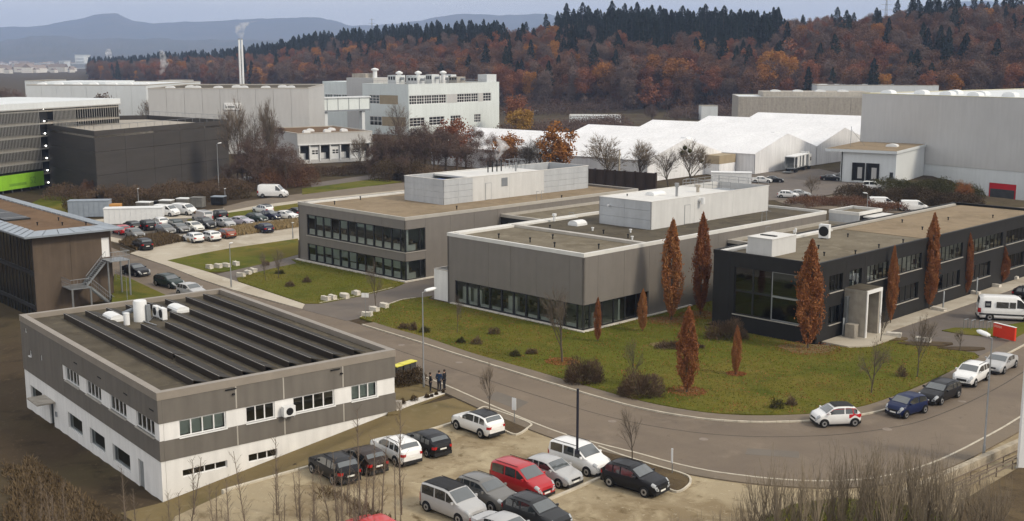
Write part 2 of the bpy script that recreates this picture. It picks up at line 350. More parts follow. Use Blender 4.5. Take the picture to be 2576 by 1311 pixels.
def strip(name, line, d0, d1, z, m, base=-.3):
    a = offset(line, d0); b = offset(line, d1); s = MB(); k = 0
    s.v = [(p.x, p.y, z) for p in a] + [(p.x, p.y, z) for p in b] + [(p.x, p.y, base) for p in a] + [(p.x, p.y, base) for p in b]; n = len(a)
    for i in range(n - 1):
        s.f += [(i, i + 1, n + i + 1, n + i), (i, 2 * n + i, 2 * n + i + 1, i + 1), (n + i, n + i + 1, 3 * n + i + 1, 3 * n + i)]
    s.f += [(0, n, 3 * n, 2 * n), (n - 1, 3 * n - 1, 4 * n - 1, 2 * n - 1)]
    return struct(s.build(name, m))
N_KERB = [(250, 612), (327, 640), (422, 671), (503, 703), (581, 729), (702, 764), (790, 783), (872, 806), (953, 831), (1064, 865), (1144, 891), (1280, 933), (1387, 966), (1548, 1013), (1656, 1038), (1764, 1055), (1850, 1062), (1926, 1064), (2033, 1061), (2100, 1055), (2163, 1046), (2229, 1032), (2330, 995), (2420, 953), (2490, 914), (2576, 870), (2700, 800)]
S_KERB = [(150, 640), (300, 700), (420, 750), (560, 803), (700, 842), (860, 890), (990, 925), (1060, 948), (1130, 975), (1250, 1028), (1400, 1088), (1500, 1117), (1600, 1142), (1700, 1169), (1800, 1190), (1950, 1208), (2100, 1213), (2230, 1200), (2350, 1165), (2460, 1112), (2576, 1045), (2760, 920)]
nl = smooth_line(N_KERB); slw = smooth_line(S_KERB)
sheet('road', [p[:2] for p in nl] + [p[:2] for p in slw[::-1]], 0.0, 'road', world=True)
iN = next(i for i, p in enumerate(nl) if p.x > P(900, 815, 0).x); iS = next(i for i, p in enumerate(slw) if p.x > P(985, 923, 0).x)
def kerb_stones(line, a, b, z):
    cum = [0.0]
    for p, q in zip(line, line[1:]): cum.append(cum[-1] + (q - p).length)
    k = 0; par = None; s = 0.0; tot = cum[-1]
    def at(d):
        i = min(len(line) - 2, max(0, int(np.searchsorted(cum, d)) - 1)); f = (d - cum[i]) / max(1e-6, cum[i + 1] - cum[i]); t = (line[i + 1] - line[i]).normalized(); return line[i].lerp(line[i + 1], f), t
    while s < tot - .2:
        e = min(tot, s + 1.0); (p, t), (q, u) = at(s + .012), at(e - .012); zz = z + random.uniform(-.006, .006)
        o = MB().prism([(p.x - t.y * a, p.y + t.x * a), (q.x - u.y * a, q.y + u.x * a), (q.x - u.y * b, q.y + u.x * b), (p.x - t.y * b, p.y + t.x * b)], -.2, zz).build('kerb' if par is None else 'kerb_stone', 'kerb_stone', par)
        if par is None: par = struct(o)
        s = e
kerb_stones(nl[iN:], -.06, .10, .122); kerb_stones(slw[iS:], -.10, .06, .120)
strip('pavement', nl[iN:], .11, 1.55, .108, 'paving')
strip('pavement', slw[iS:], -1.25, -.11, .106, 'paving')
for off in (-3.3,): strip('road_seam', nl[iN + 4:], off - .05, off + .05, .005, 'seam')
for x, y, r in ((1155, 912, .34), (2232, 1080, .36), (1010, 868, .34), (1540, 1060, .33), (1770, 1105, .34), (2420, 1010, .34)):
    c = P(x, y, 0); sheet('manhole_cover', [(c.x + r * math.cos(t), c.y + r * math.sin(t)) for t in np.linspace(0, 6.2832, 17)[:-1]], .007, 'manhole', world=True)
for q in ([(1250, 985), (1330, 1012), (1300, 1030), (1222, 1000)], [(1880, 1128), (2010, 1136), (2010, 1152), (1875, 1143)], [(720, 800), (800, 826), (786, 838), (706, 812)]): sheet('road_patch', q, .004, 'asphalt')
# lawns and paths
LAWN_S = [(905, 801), (981, 826), (1071, 851), (1180, 888), (1290, 920), (1387, 947), (1480, 975), (1575, 1001), (1656, 1020), (1764, 1038), (1845, 1044), (1940, 1046), (2033, 1043), (2152, 1026), (2233, 1004), (2335, 960), (2412, 927), (2463, 902)]
ls = smooth_line(LAWN_S, 4)
lawn_main = [p[:2] for p in ls] + [P(*q, 0)[:2] for q in [(2452, 890), (2400, 884), (2342, 872), (2269, 860), (2200, 838)]] + [BF.w(*q)[:2] for q in [(41.5, 13.2), (41.5, 11), (27.6, 11), (27.6, 25), (21.2, 25), (21.2, -.7), (-2.9, -.7), (-3.4, .6)]] + [P(*q, 0)[:2] for q in [(1045, 752), (1010, 757), (960, 775)]]
sheet('lawn', lawn_main, .118, 'lawn', world=True)
sheet('lawn', [(421, 656), (500, 640), (575, 626), (750, 601), (750, 641), (680, 660), (596, 679), (555, 684), (524, 684)], .06, 'lawn')
sheet('lawn', [(594, 706), (614, 694), (645, 687), (700, 673), (752, 664)] + [], .02, 'lawn') if False else None
l2 = [P(*q, 0)[:2] for q in [(600, 709), (596, 702), (614, 694), (645, 687), (700, 674), (748, 664)]] + [BF.w(*q)[:2] for q in [(-36.3, 3.6), (-12.0, 3.6)]] + [P(*q, 0)[:2] for q in [(989, 726), (906, 746), (803, 765), (767, 765)]]
sheet('lawn', l2, .105, 'lawn', world=True)
sheet('path', [(545, 690), (596, 679), (680, 660), (750, 641), (752, 664), (700, 675), (645, 688), (600, 704), (598, 712)], .03, 'drive')
sheet('verge', [(327, 638), (350, 630), (421, 655), (524, 685), (600, 710), (767, 766), (760, 778), (702, 762), (581, 728), (503, 702), (422, 670)], .045, 'pale_gravel')
sheet('driveway', [(767, 765), (803, 765), (906, 746), (989, 726)] + [], .02, 'drive') if False else None
dv = [P(*q, 0)[:2] for q in [(760, 779), (767, 764), (803, 764), (906, 745), (985, 725)]] + [BF.w(*q)[:2] for q in [(-12.3, 3.4), (-12.3, 24), (-.4, 24), (-.4, .3), (-2.6, .4)]] + [P(*q, 0)[:2] for q in [(1045, 750), (1010, 755), (960, 773), (903, 801), (872, 808)]]
sheet('driveway', dv, .022, 'drive', world=True)
for q in ([(1045, 751), (1010, 756), (960, 774), (906, 800)], [(989, 725), (906, 745), (803, 764)]):
    strip('kerb', smooth_line(q, 4), -.07, .07, .13, 'kerb_stone')
# plinth strips of pale pebbles along the glass fronts
def bstrip(name, x0, y0, x1, y1, z, m):
    return sheet(name, [BF.w(x0, y0)[:2], BF.w(x1, y0)[:2], BF.w(x1, y1)[:2], BF.w(x0, y1)[:2]], z, m, world=True)
bstrip('plinth_strip', -36.0, 4.05, -12.4, 4.45, .135, 'pale_stone'); bstrip('plinth_strip', -12.80, 4.46, -12.4, 16, .137, 'pale_stone')
bstrip('plinth_strip', .8, -.45, 21.0, -.05, .142, 'pale_stone'); bstrip('plinth_strip', 20.62, -.04, 21.0, 18, .144, 'pale_stone')
# forecourt of the dark building
fc = [BF.w(*q)[:2] for q in [(40.4, 14.2), (44.5, 14.2), (47.5, 18.5), (47.5, 70), (40.4, 70)]]
sheet('walkway', [BF.w(*q)[:2] for q in [(40.35, 20.5), (42.6, 20.5), (42.6, 68), (40.35, 68)]], .10, 'pale_gravel', world=True)
sheet('terrace', [BF.w(*q)[:2] for q in [(40.35, 12.6), (43.2, 12.6), (44.6, 14.6), (44.6, 20.3), (40.35, 20.3)]], .26, 'pale_gravel', world=True)
fq = [BF.w(*q)[:2] for q in [(42.5, 20.4), (44.7, 20.4)]] + [P(*q, 0)[:2] for q in [(2200, 838), (2269, 860), (2342, 872), (2452, 890), (2470, 898), (2560, 862), (2680, 790)]] + [BF.w(*q)[:2] for q in [(62, 64), (42.5, 68)]]
sheet('forecourt', fq, .015, 'drive', world=True)
sheet('lawn', [(2369, 833), (2402, 826), (2480, 828), (2576, 812), (2640, 800), (2640, 806), (2560, 850), (2520, 851), (2487, 848), (2420, 842)], .09, 'lawn')
for q in [(2235, 855, 1.9, .9), (2330, 868, 2.6, .9), (2420, 880, 2.2, .7)]:
    c = P(q[0], q[1], 0); sheet('flower_bed', [(c.x + q[2] * math.cos(t) * (1 + .15 * math.sin(3 * t)), c.y + q[3] * math.sin(t)) for t in np.linspace(0, 6.28, 14)[:-1]], .16, 'earth', world=True)
for q in [(2030, 880, 2.6), (1690, 808, 2.2), (1762, 792, 2.0), (1728, 985, 1.0), (1852, 943, .5), (1690, 872, 2.0), (1468, 955, 1.6), (1608, 986, 1.7)]:
    c = P(q[0], q[1], 0); sheet('leaf_litter', [(c.x + q[2] * math.cos(t) * (1 + .2 * math.sin(3 * t + q[0])), c.y + .8 * q[2] * math.sin(t) * (1 + .15 * math.cos(2 * t))) for t in np.linspace(0, 6.28, 16)[:-1]], .126, 'slope', world=True)
# the gravel car park in front
lot = [P(*q, 0)[:2] for q in [(440, 1300), (588, 1231), (736, 1188), (788, 1175), (900, 1142), (1060, 1093), (1138, 1069), (1215, 1040), (1250, 1040), (1335, 1075)]] + [p[:2] for p in offset(slw, -1.0) if P(1335, 1070, 0).x < p.x] + [P(2760, 1000, 0)[:2], P(2760, 1560, 0)[:2], P(300, 1560, 0)[:2]]
sheet('car_park', lot, .012, 'gravel', world=True, base=-1.5)
def kline(px, w=.16, z=.14): return strip('kerb', smooth_line(px, 5), -w / 2, w / 2, z, 'kerb_stone', base=-1.2)
kline([(560, 1238), (588, 1229), (680, 1203), (788, 1173), (880, 1146), (1000, 1107), (1080, 1084), (1138, 1066), (1160, 1058)], .22)
kline([(1160, 1058), (1185, 1046), (1215, 1027), (1240, 1033), (1290, 1050), (1334, 1068), (1330, 1078), (1298, 1096), (1262, 1082)], .15)
sheet('flower_bed', [(1215, 1028), (1240, 1034), (1290, 1051), (1333, 1069), (1328, 1078), (1297, 1095), (1240, 1072), (1180, 1052)], .10, 'earth')
kline([(1505, 1126), (1557, 1146), (1640, 1172), (1715, 1194), (1736, 1206), (1732, 1224), (1702, 1240), (1660, 1222)], .15)
sheet('flower_bed', [(1506, 1128), (1557, 1147), (1640, 1173), (1715, 1195), (1734, 1207), (1730, 1222), (1702, 1238), (1640, 1212), (1560, 1176), (1510, 1150)], .10, 'earth')
kline([(1372, 1262), (1420, 1243), (1478, 1218), (1512, 1203)], .22)
# ramp and grass between the white-banded office and the car park
def drape(name, f, nu, nv, m, dz):
    v = []; 
    for j in range(nv + 1):
        for i in range(nu + 1):
            p = f(i / nu, j / nv); v.append((p[0], p[1], ground_z(p[0], p[1]) + dz))
    fs = [(j * (nu + 1) + i, j * (nu + 1) + i + 1, (j + 1) * (nu + 1) + i + 1, (j + 1) * (nu + 1) + i) for j in range(nv) for i in range(nu)]
    q = bpy.data.meshes.new(name); q.from_pydata(v, [], fs); q.shade_smooth(); return struct(link(name, q, m))
def ramp_f(u, v):
    y = -3 + 39.0 * v; w = 9.5; p = AF.w(A_L + .02 + u * w, y); return p
drape('ramp', ramp_f, 20, 40, 'slope', .055)
sheet('forecourt_strip', [(985, 912), (1062, 949), (1128, 977), (1120, 992), (1000, 1042), (975, 1042)], .006, 'slope')
# far yards and streets
sheet('yard', [(200, 585), (300, 612), (345, 632), (421, 657), (560, 630), (752, 603), (1040, 560), (1060, 462), (900, 470), (700, 497), (560, 525), (330, 545), (150, 560)], .0, 'pale_gravel')
sheet('parking_asphalt', [(250, 590), (330, 606), (480, 588), (640, 560), (760, 544), (760, 524), (640, 533), (480, 548), (330, 556), (200, 566)], .010, 'asphalt')
sheet('verge', [(470, 553), (560, 538), (770, 509), (770, 520), (566, 549), (480, 565)], .06, 'lawn')
sheet('verge', [(760, 475), (950, 450), (1010, 458), (760, 490)], .05, 'lawn')
sheet('street', [(560, 521), (620, 506), (760, 487), (1020, 459), (1100, 450), (1100, 462), (1020, 477), (760, 503), (640, 518), (570, 532)], .02, 'paving')
sheet('street', [(780, 462), (890, 446), (1010, 430), (1010, 440), (900, 456), (785, 473)], .03, 'drive')
sheet('garage_lawn', [(60, 520), (120, 492), (240, 500), (300, 520), (200, 545)], .03, 'lawn')
sheet('delivery_yard', [(1700, 470), (1840, 437), (2060, 425), (2130, 440), (2290, 478), (2200, 486), (2110, 485), (2030, 500), (1900, 505), (1780, 500)], .02, 'drive')
sheet('side_street', [(1950, 505), (2050, 500), (2120, 487), (2240, 517), (2330, 525), (2576, 522), (2576, 530), (2300, 538), (2150, 530), (2000, 522)], .03, 'paving')
sheet('lawn', [(288, 690), (330, 703), (420, 745), (330, 780), (280, 770)], .07, 'lawn')
sheet('parking_bay', [(300, 690), (330, 700), (440, 742), (520, 765), (560, 800), (430, 752), (305, 702)], .015, 'paving')
# ================================================================ building helpers
def M_front(y0): return lambda s, d, z: (s, y0 + d, z)
def M_right(x1): return lambda s, d, z: (x1 - d, s, z)
def M_left(x0): return lambda s, d, z: (x0 + d, s, z)
def M_back(y1): return lambda s, d, z: (s, y1 - d, z)
def wall(parent, name, M, s0, s1, z0, z1, m, ops=(), joints=(), th=.25, gap=.012, hj=()):
    """a wall as panels split at the joints, each a part with real thickness, with openings cut and reveals"""
    edges = [s0] + [j for j in sorted(joints) if s0 + .05 < j < s1 - .05] + [s1]; zed = [z0] + sorted(hj) + [z1]; res = []
    for a, b in zip(edges, edges[1:]):
        a2 = a + (gap if a != s0 else 0); b2 = b - (gap if b != s1 else 0)
        for za, zb in zip(zed, zed[1:]):
            za2 = za + (gap if za != z0 else 0); zb2 = zb - (gap if zb != z1 else 0)
            o = [q for q in ops if q[0] < b2 and q[1] > a2 and q[2] < zb2 and q[3] > za2]
            sx = sorted({a2, b2} | {min(max(v, a2), b2) for q in o for v in q[:2]}); sz = sorted({za2, zb2} | {min(max(v, za2), zb2) for q in o for v in q[2:4]})
            solid = lambda i, k: 0 <= i < len(sx) - 1 and 0 <= k < len(sz) - 1 and not any(q[0] <= (sx[i] + sx[i + 1]) / 2 <= q[1] and q[2] <= (sz[k] + sz[k + 1]) / 2 <= q[3] for q in o)
            todo = {(i, k) for i in range(len(sx) - 1) for k in range(len(sz) - 1) if solid(i, k)}
            while todo:                                   # each connected piece is an object of its own
                st = [todo.pop()]; comp = []
                while st:
                    c = st.pop(); comp.append(c)
                    for d in ((c[0] + 1, c[1]), (c[0] - 1, c[1]), (c[0], c[1] + 1), (c[0], c[1] - 1)):
                        if d in todo: todo.remove(d); st.append(d)
                mb = MB()
                for i, k in comp:
                    x0, x1, y0, y1 = sx[i], sx[i + 1], sz[k], sz[k + 1]
                    mb.poly([M(x0, 0, y0), M(x1, 0, y0), M(x1, 0, y1), M(x0, 0, y1)]); mb.poly([M(x0, th, y0), M(x0, th, y1), M(x1, th, y1), M(x1, th, y0)])
                    if not solid(i - 1, k): mb.poly([M(x0, 0, y0), M(x0, 0, y1), M(x0, th, y1), M(x0, th, y0)])
                    if not solid(i + 1, k): mb.poly([M(x1, 0, y0), M(x1, th, y0), M(x1, th, y1), M(x1, 0, y1)])
                    if not solid(i, k - 1): mb.poly([M(x0, 0, y0), M(x0, th, y0), M(x1, th, y0), M(x1, 0, y0)])
                    if not solid(i, k + 1): mb.poly([M(x0, 0, y1), M(x1, 0, y1), M(x1, th, y1), M(x0, th, y1)])
                res.append(mb.build(name, m, parent))
    return res
WC = {}
def window(parent, face, c, s, z, w, h, nm=1, nh=1, fw=.06, fd=.10, dep=.10, fm='frame_dark', gm='glass', sill=None, mw=None, name='window'):
    """frame with nm x nh panes; face 'front' (plane y=c), 'right' (plane x=c), 'left' (plane x=c, outward -x)"""
    key = (round(w, 2), round(h, 2), nm, nh, fw, fd, fm, gm, mw)
    mw = mw or fw
    pw = (w - 2 * fw - (nm - 1) * mw) / nm; ph = (h - 2 * fw - (nh - 1) * mw) / nh
    if key not in WC:
        b = MB(); b.box(0, 0, 0, w, fd, fw).box(0, 0, h - fw, w, fd, h).box(0, 0, fw, fw, fd, h - fw).box(w - fw, 0, fw, w, fd, h - fw)
        for i in range(1, nm): x = fw + i * (pw + mw) - mw; b.box(x, .004, fw, x + mw, fd - .004, h - fw)
        for k in range(1, nh): y = fw + k * (ph + mw) - mw; b.box(fw, .008, y, w - fw, fd - .008, y + mw)
        f = b.mesh('window'); f.materials.append(MATS[fm])
        p = MB().poly([(0, 0, 0), (pw, 0, 0), (pw, 0, ph), (0, 0, ph)]).mesh('pane'); p.materials.append(MATS[gm]); WC[key] = (f, p)
    f, p = WC[key]
    loc, rot = {'front': ((s, c + dep, z), 0), 'right': ((c - dep, s, z), math.pi / 2), 'left': ((c + dep, s + w, z), -math.pi / 2), 'back': ((s + w, c - dep, z), math.pi)}[face]
    o = link(name, f, None, parent, loc=loc, rot=rot)
    for i in range(nm):
        for k in range(nh): link('pane', p, None, o, loc=(fw + i * (pw + mw), fd / 2, fw + k * (ph + mw)))
    if sill:
        q = ('sill', round(w, 2), sill)
        if q not in WC: WC[q] = MB().box(-.04, -.16 - dep + .02, -.07, w + .04, 0, 0).mesh('sill'); WC[q].materials.append(MATS[sill])
        link('sill', WC[q], None, o)
    return o
def flat_roof(parent, x0, y0, x1, y1, z, m, cw=.35, cm='coping', drop=.3, overs=.04):
    MB().box(x0 + .1, y0 + .1, z - drop - .15, x1 - .1, y1 - .1, z - drop).build('roof', m, parent)
    e = overs
    for a in ((x0 - e, y0 - e, x1 + e, y0 + cw), (x0 - e, y1 - cw, x1 + e, y1 + e), (x0 - e, y0 + cw, x0 + cw, y1 - cw), (x1 - cw, y0 + cw, x1 + e, y1 - cw)):
        MB().box(a[0], a[1], z - drop - .05, a[2], a[3], z + .04).build('coping', cm, parent)
def vent(parent, x, y, z, h=.45, r=.07, m='black'):
    MB().lathe([(r, 0), (r, h * .7), (r * 1.7, h * .72), (r * 1.7, h)], 8, (x, y, z)).build('roof_vent', m, parent)
def skylight(parent, x, y, z, w, d, h=.35, rot=0):
    b = MB().box(-w / 2, -d / 2, 0, w / 2, d / 2, h * .5)
    k = [(-w / 2 + .02, -d / 2 + .02), (w / 2 - .02, -d / 2 + .02), (w / 2 - .02, d / 2 - .02), (-w / 2 + .02, d / 2 - .02)]
    o = b.build('skylight', 'white_metal', parent); o.location = (x, y, z); o.rotation_euler[2] = rot
    t = MB(); n = 6
    for i in range(n + 1):
        a = math.pi * i / n; t.v += [(-w / 2 * math.cos(a) * .96, -d * .47, h * .5 + h * .6 * math.sin(a)), (-w / 2 * math.cos(a) * .96, d * .47, h * .5 + h * .6 * math.sin(a))]
    t.f = [(2 * i, 2 * i + 1, 2 * i + 3, 2 * i + 2) for i in range(n)] + [tuple(range(0, 2 * n + 2, 2)), tuple(range(2 * n + 1, 0, -2))]
    t.build('dome', 'white_metal', o)
def ac_unit(parent, x, y, z, rot, w=.95, d=.42, h=.95, name='air_conditioner'):
    o = MB().box(-w / 2, -d / 2, .12, w / 2, d / 2, .12 + h).build(name, 'white_metal', parent); o.location = (x, y, z); o.rotation_euler[2] = rot
    g = MB().lathe([(h * .38, 0), (h * .38, .02)], 16).build('fan_grille', 'black', o); g.rotation_euler = (math.pi / 2, 0, 0); g.location = (0, -d / 2 - .001, .12 + h / 2)
    for s in (-1, 1): MB().box(s * w * .35 - .04, -d / 2, 0, s * w * .35 + .04, d / 2, .12).build('foot', 'steel', o)
    return o
def rails(parent, pts, z, h=1.0, m='galv', name='railing', step=1.5, r=.025):
    b = MB()
    for a, c in zip(pts, pts[1:]):
        a = Vector(a); c = Vector(c); L = (c - a).length; n = max(1, round(L / step))
        for k in (1.0, .5): b.tube((a.x, a.y, z + h * k), (c.x, c.y, z + h * k), r, n=5)
        for i in range(n + 1): p = a.lerp(c, i / n); b.tube((p.x, p.y, z), (p.x, p.y, z + h), r, n=5)
    return b.build(name, m, parent)
# ================================================================ grey office, far (two window rows)
def room(parent, x0, y0, x1, y1, z0, z1, faces, m='room'):
    """open-sided room behind a glazed front: floor, ceiling and the sides that are not glass"""
    b = MB().poly([(x0, y0, z0), (x1, y0, z0), (x1, y1, z0), (x0, y1, z0)]).poly([(x0, y0, z1), (x0, y1, z1), (x1, y1, z1), (x1, y0, z1)])
    if 'back' in faces: b.poly([(x0, y1, z0), (x1, y1, z0), (x1, y1, z1), (x0, y1, z1)])
    if 'left' in faces: b.poly([(x0, y0, z0), (x0, y1, z0), (x0, y1, z1), (x0, y0, z1)])
    if 'right' in faces: b.poly([(x1, y0, z0), (x1, y1, z0), (x1, y1, z1), (x1, y0, z1)])
    return b.build('interior', m, parent)
rad_me = MB().box(0, 0, 0, 1.34, .14, .74).mesh('radiator'); rad_me.materials.append(MATS['room_white'])
desk_me = MB().box(0, 0, .7, 1.5, .75, .74).box(.02, .02, 0, .07, .7, .7).box(1.43, .02, 0, 1.48, .7, .7).box(.45, .3, .74, 1.05, .34, 1.16).mesh('desk'); desk_me.materials.append(MATS['desk'])
chair_me = MB().box(-.22, -.22, .42, .22, .22, .48).box(-.2, .18, .48, .2, .23, .95).tube((0, 0, .05), (0, 0, .42), .04, n=6).box(-.25, -.03, .02, .25, .03, .06).mesh('office_chair'); chair_me.materials.append(MATS['black'])
RB = random.Random(3)
def grey_block_far():
    o = BF.w(-35.6, 4.5); W, D, Z = 22.75, 45.5, 8.0
    t = thing('grey_office_building', 'taupe grey metal clad office with two rows of tall windows and beige gravel roof', 'building', o, BF.rot)
    f, r = M_front(0), M_right(W)
    ops = [(1.9, W + 1, 3.65, 6.5), (1.9, W + 1, .12, 2.5)]; opr = [(-1, 3.3, 3.65, 6.5), (-1, 3.3, .12, 2.5)]
    wall(t, 'wall_panel', f, 0, W, -.5, Z, 'grey_clad', ops, [1.9 + 5.4 * k for k in range(1, 5)], hj=())
    wall(t, 'wall_panel', r, .0, D, -.5, Z, 'grey_clad', opr, [3.3 + 4.2 * k for k in range(0, 11)])
    wall(t, 'wall_panel', M_left(0), .0, D, -.5, Z, 'grey_clad', joints=[9 * k for k in range(1, 6)]); wall(t, 'wall_panel', M_back(D), .3, W - .3, -.5, Z, 'grey_clad')
    for z, h in ((3.65, 2.85), (.12, 2.38)):
        for k in range(11): window(t, 'front', 0, 1.9 + k * 1.8, z, 1.8, h, fw=.13, dep=.12, fd=.12)
        window(t, 'front', 0, 21.7, z, W - 21.7 - .05, h, fw=.05, dep=.12); window(t, 'right', W, .05, z, 2.4, h, fw=.06, dep=.12); window(t, 'right', W, 2.47, z, .8, h, fw=.12, dep=.12)
        MB().lathe([(.17, 0), (.17, h + .25)], 12, (W - 1.1, 1.2, z - .1)).build('column', 'room_white', t)
        MB().box(1.85, -.10, z - .09, W + .08, .10, z - .005).build('sill', 'coping', t); MB().box(W - .10, -.1 + .2, z - .09, W + .08, 3.35, z - .005).build('sill', 'coping', t)
        room(t, .3, .32, W - .32, 7.0, z - .02, z + h + .1, ('back', 'left'))
        for k in range(11):
            link('radiator', rad_me, None, t, loc=(2.13 + k * 1.8, .29, z + .12))
            if RB.random() < .8: link('desk', desk_me, None, t, loc=(2.1 + k * 1.8, 1.2 + RB.random() * 1.2, z - .01))
            if RB.random() < .6: link('office_chair', chair_me, None, t, loc=(2.7 + k * 1.8, 2.6 + RB.random(), z - .01), rot=RB.random() * 6)
            if RB.random() < .55: MB().box(1.98 + k * 1.8, .27, z + h - .5 - RB.random() * .9, 3.62 + k * 1.8, .29, z + h - .08).build('blind', 'blind', t)
        link('radiator', rad_me, None, t, loc=(W - .36, .6, z + .06), rot=math.pi / 2)
    flat_roof(t, 0, 0, W, D, Z, 'roof_gravel', .22, 'coping')
    MB().box(.25, 1, Z - .28, .85, D - 1, Z - .05).build('roof_upstand', 'coping_white', t)
    for x, y in ((4, 3.2), (2.2, 9), (19.6, 11.5), (14, 14), (21.4, 30), (8, 20)): vent(t, x, y, Z - .3, .5)
    # plant room on the roof
    a0, b0, a1, b1, zt = 6.6, 13.4, 14.9, 43.1, 11.1
    p = bpy.data.objects.new('plant_room', None); COL.objects.link(p); p.parent = t
    zb = Z - .3
    wall(p, 'louvre_panel', M_front(b0), a0, a1, zb, zt, 'pale_louvre', joints=[a0 + 2.1 * k for k in range(1, 4)], th=.12, hj=[zb + .85 * k for k in range(1, 4)])
    wall(p, 'louvre_panel', M_right(a1), b0, 18.8, zb, zt, 'pale_louvre', joints=[b0 + 2.7], th=.12, hj=[zb + .85 * k for k in range(1, 4)])
    wall(p, 'wall_panel', M_right(a1), 18.8, 33.2, zb, zt, 'white_panel', joints=[21.0, 26.0], th=.12)
    wall(p, 'louvre_panel', M_right(a1), 33.2, b1, zb, zt, 'pale_louvre', joints=[36.4, 39.8], th=.12, hj=[zb + .85 * k for k in range(1, 4)])
    wall(p, 'wall_panel', M_left(a0), b0, b1, zb, zt, 'pale_louvre', th=.12); wall(p, 'wall_panel', M_back(b1), a0, a1, zb, zt, 'pale_louvre', th=.12)
    MB().box(a0 + .13, 18.8, zt - .3, a1 - .13, 33.2, zt - .04).build('plant_room_roof', 'coping_white', p)
    for q in ((a0 - .04, b0 - .04, a1 + .04, b0 + .16), (a0 - .04, b1 - .16, a1 + .04, b1 + .04), (a0 - .04, b0 + .16, a0 + .16, b1 - .16), (a1 - .16, b0 + .16, a1 + .04, b1 - .16)): MB().box(q[0], q[1], zt, q[2], q[3], zt + .07).build('coping', 'coping_white', p)
    MB().box(a0 + 2.5, b0 + 2.0, zb, a1 - 1.0, 17.8, zt - .5).build('cooling_unit', 'tank_blue', p)
    MB().box(a0 + 1.5, 35.5, zb, a1 - 1.5, 41, zt - .8).build('cooling_unit', 'galv', p)
    MB().box(a1 - .06, 21.2, zb + .02, a1 + .03, 22.4, zb + 2.4).build('door', 'frame_grey', p); MB().box(a1 + .031, 21.28, zb + .06, a1 + .045, 22.32, zb + 2.34).build('door_leaf', 'white_panel', p)
    MB().box(a1 - .02, 24.4, zb + 1.7, a1 + .04, 25.6, zb + 2.9).build('vent_grille', 'galv', p)
    for k in range(4): MB().tube((11 + .0 * k, 25.5 + .9 * k, zt - .05), (11, 25.5 + .9 * k, zt + 1.6), .09, n=8).build('flue', 'black', p)
    MB().tube((12.6, 29.6, zt - .05), (12.6, 29.6, zt + 1.1), .13, n=10).tube((12.6, 29.6, zt + 1.1), (12.6, 29.6, zt + 1.3), .09, n=10).build('flue', 'steel', p)
    rails(p, [(8.6, 31.4), (8.6, 34), (10.2, 34), (10.2, 31.4), (8.6, 31.4)], zt, 1.3, 'steel', r=.03, step=.8)
    for y in (24.0, 25.0): MB().tube((22.2, y, Z - .3), (22.2, y, Z + 1.3), .03, n=5).tube((22.2, y, Z + 1.3), (22.75, y, Z + 1.3), .03, n=5).build('ladder_rail', 'steel', t)
    return t
grey_block_far()
# steam over the flue is built with the other plumes
# ================================================================ dark glazed link between the two grey offices
def link_building():
    o = BF.w(-12.8, 21.0); W, D, Z = 12.75, 26.0, 6.9
    t = thing('link_building', 'low dark glazed link between the two grey offices', 'building', o, BF.rot)
    ops = [(1.0, 11.5, 4.0, 6.0)]
    wall(t, 'wall_panel', M_front(0), 0.02, W, -.4, Z, 'dark_clad', ops)
    for k in range(5): window(t, 'front', 0, 1.0 + 2.1 * k, 4.0, 2.1, 2.0, fw=.1)
    room(t, .6, .3, W - .6, 5, 3.95, 6.1, ('back', 'left', 'right'))
    for k in range(4): MB().box(1.3 + 2.1 * k, .28, 4.9, 2.8 + 2.1 * k, .3, 5.9).build('blind', 'blind', t)
    flat_roof(t, 0, 0, W, D, Z, 'roof_grey', .3, 'coping')
    for y in (-.2, .9): pass
    MB().tube((11.2, 1.2, Z), (11.2, 1.2, Z + 1.2), .03, n=5).tube((12.0, 1.2, Z), (12.0, 1.2, Z + 1.2), .03, n=5).tube((11.2, 1.2, Z + 1.2), (12.0, 1.2, Z + 1.2), .03, n=5).build('ladder_rail', 'steel', t)
    return t
link_building()
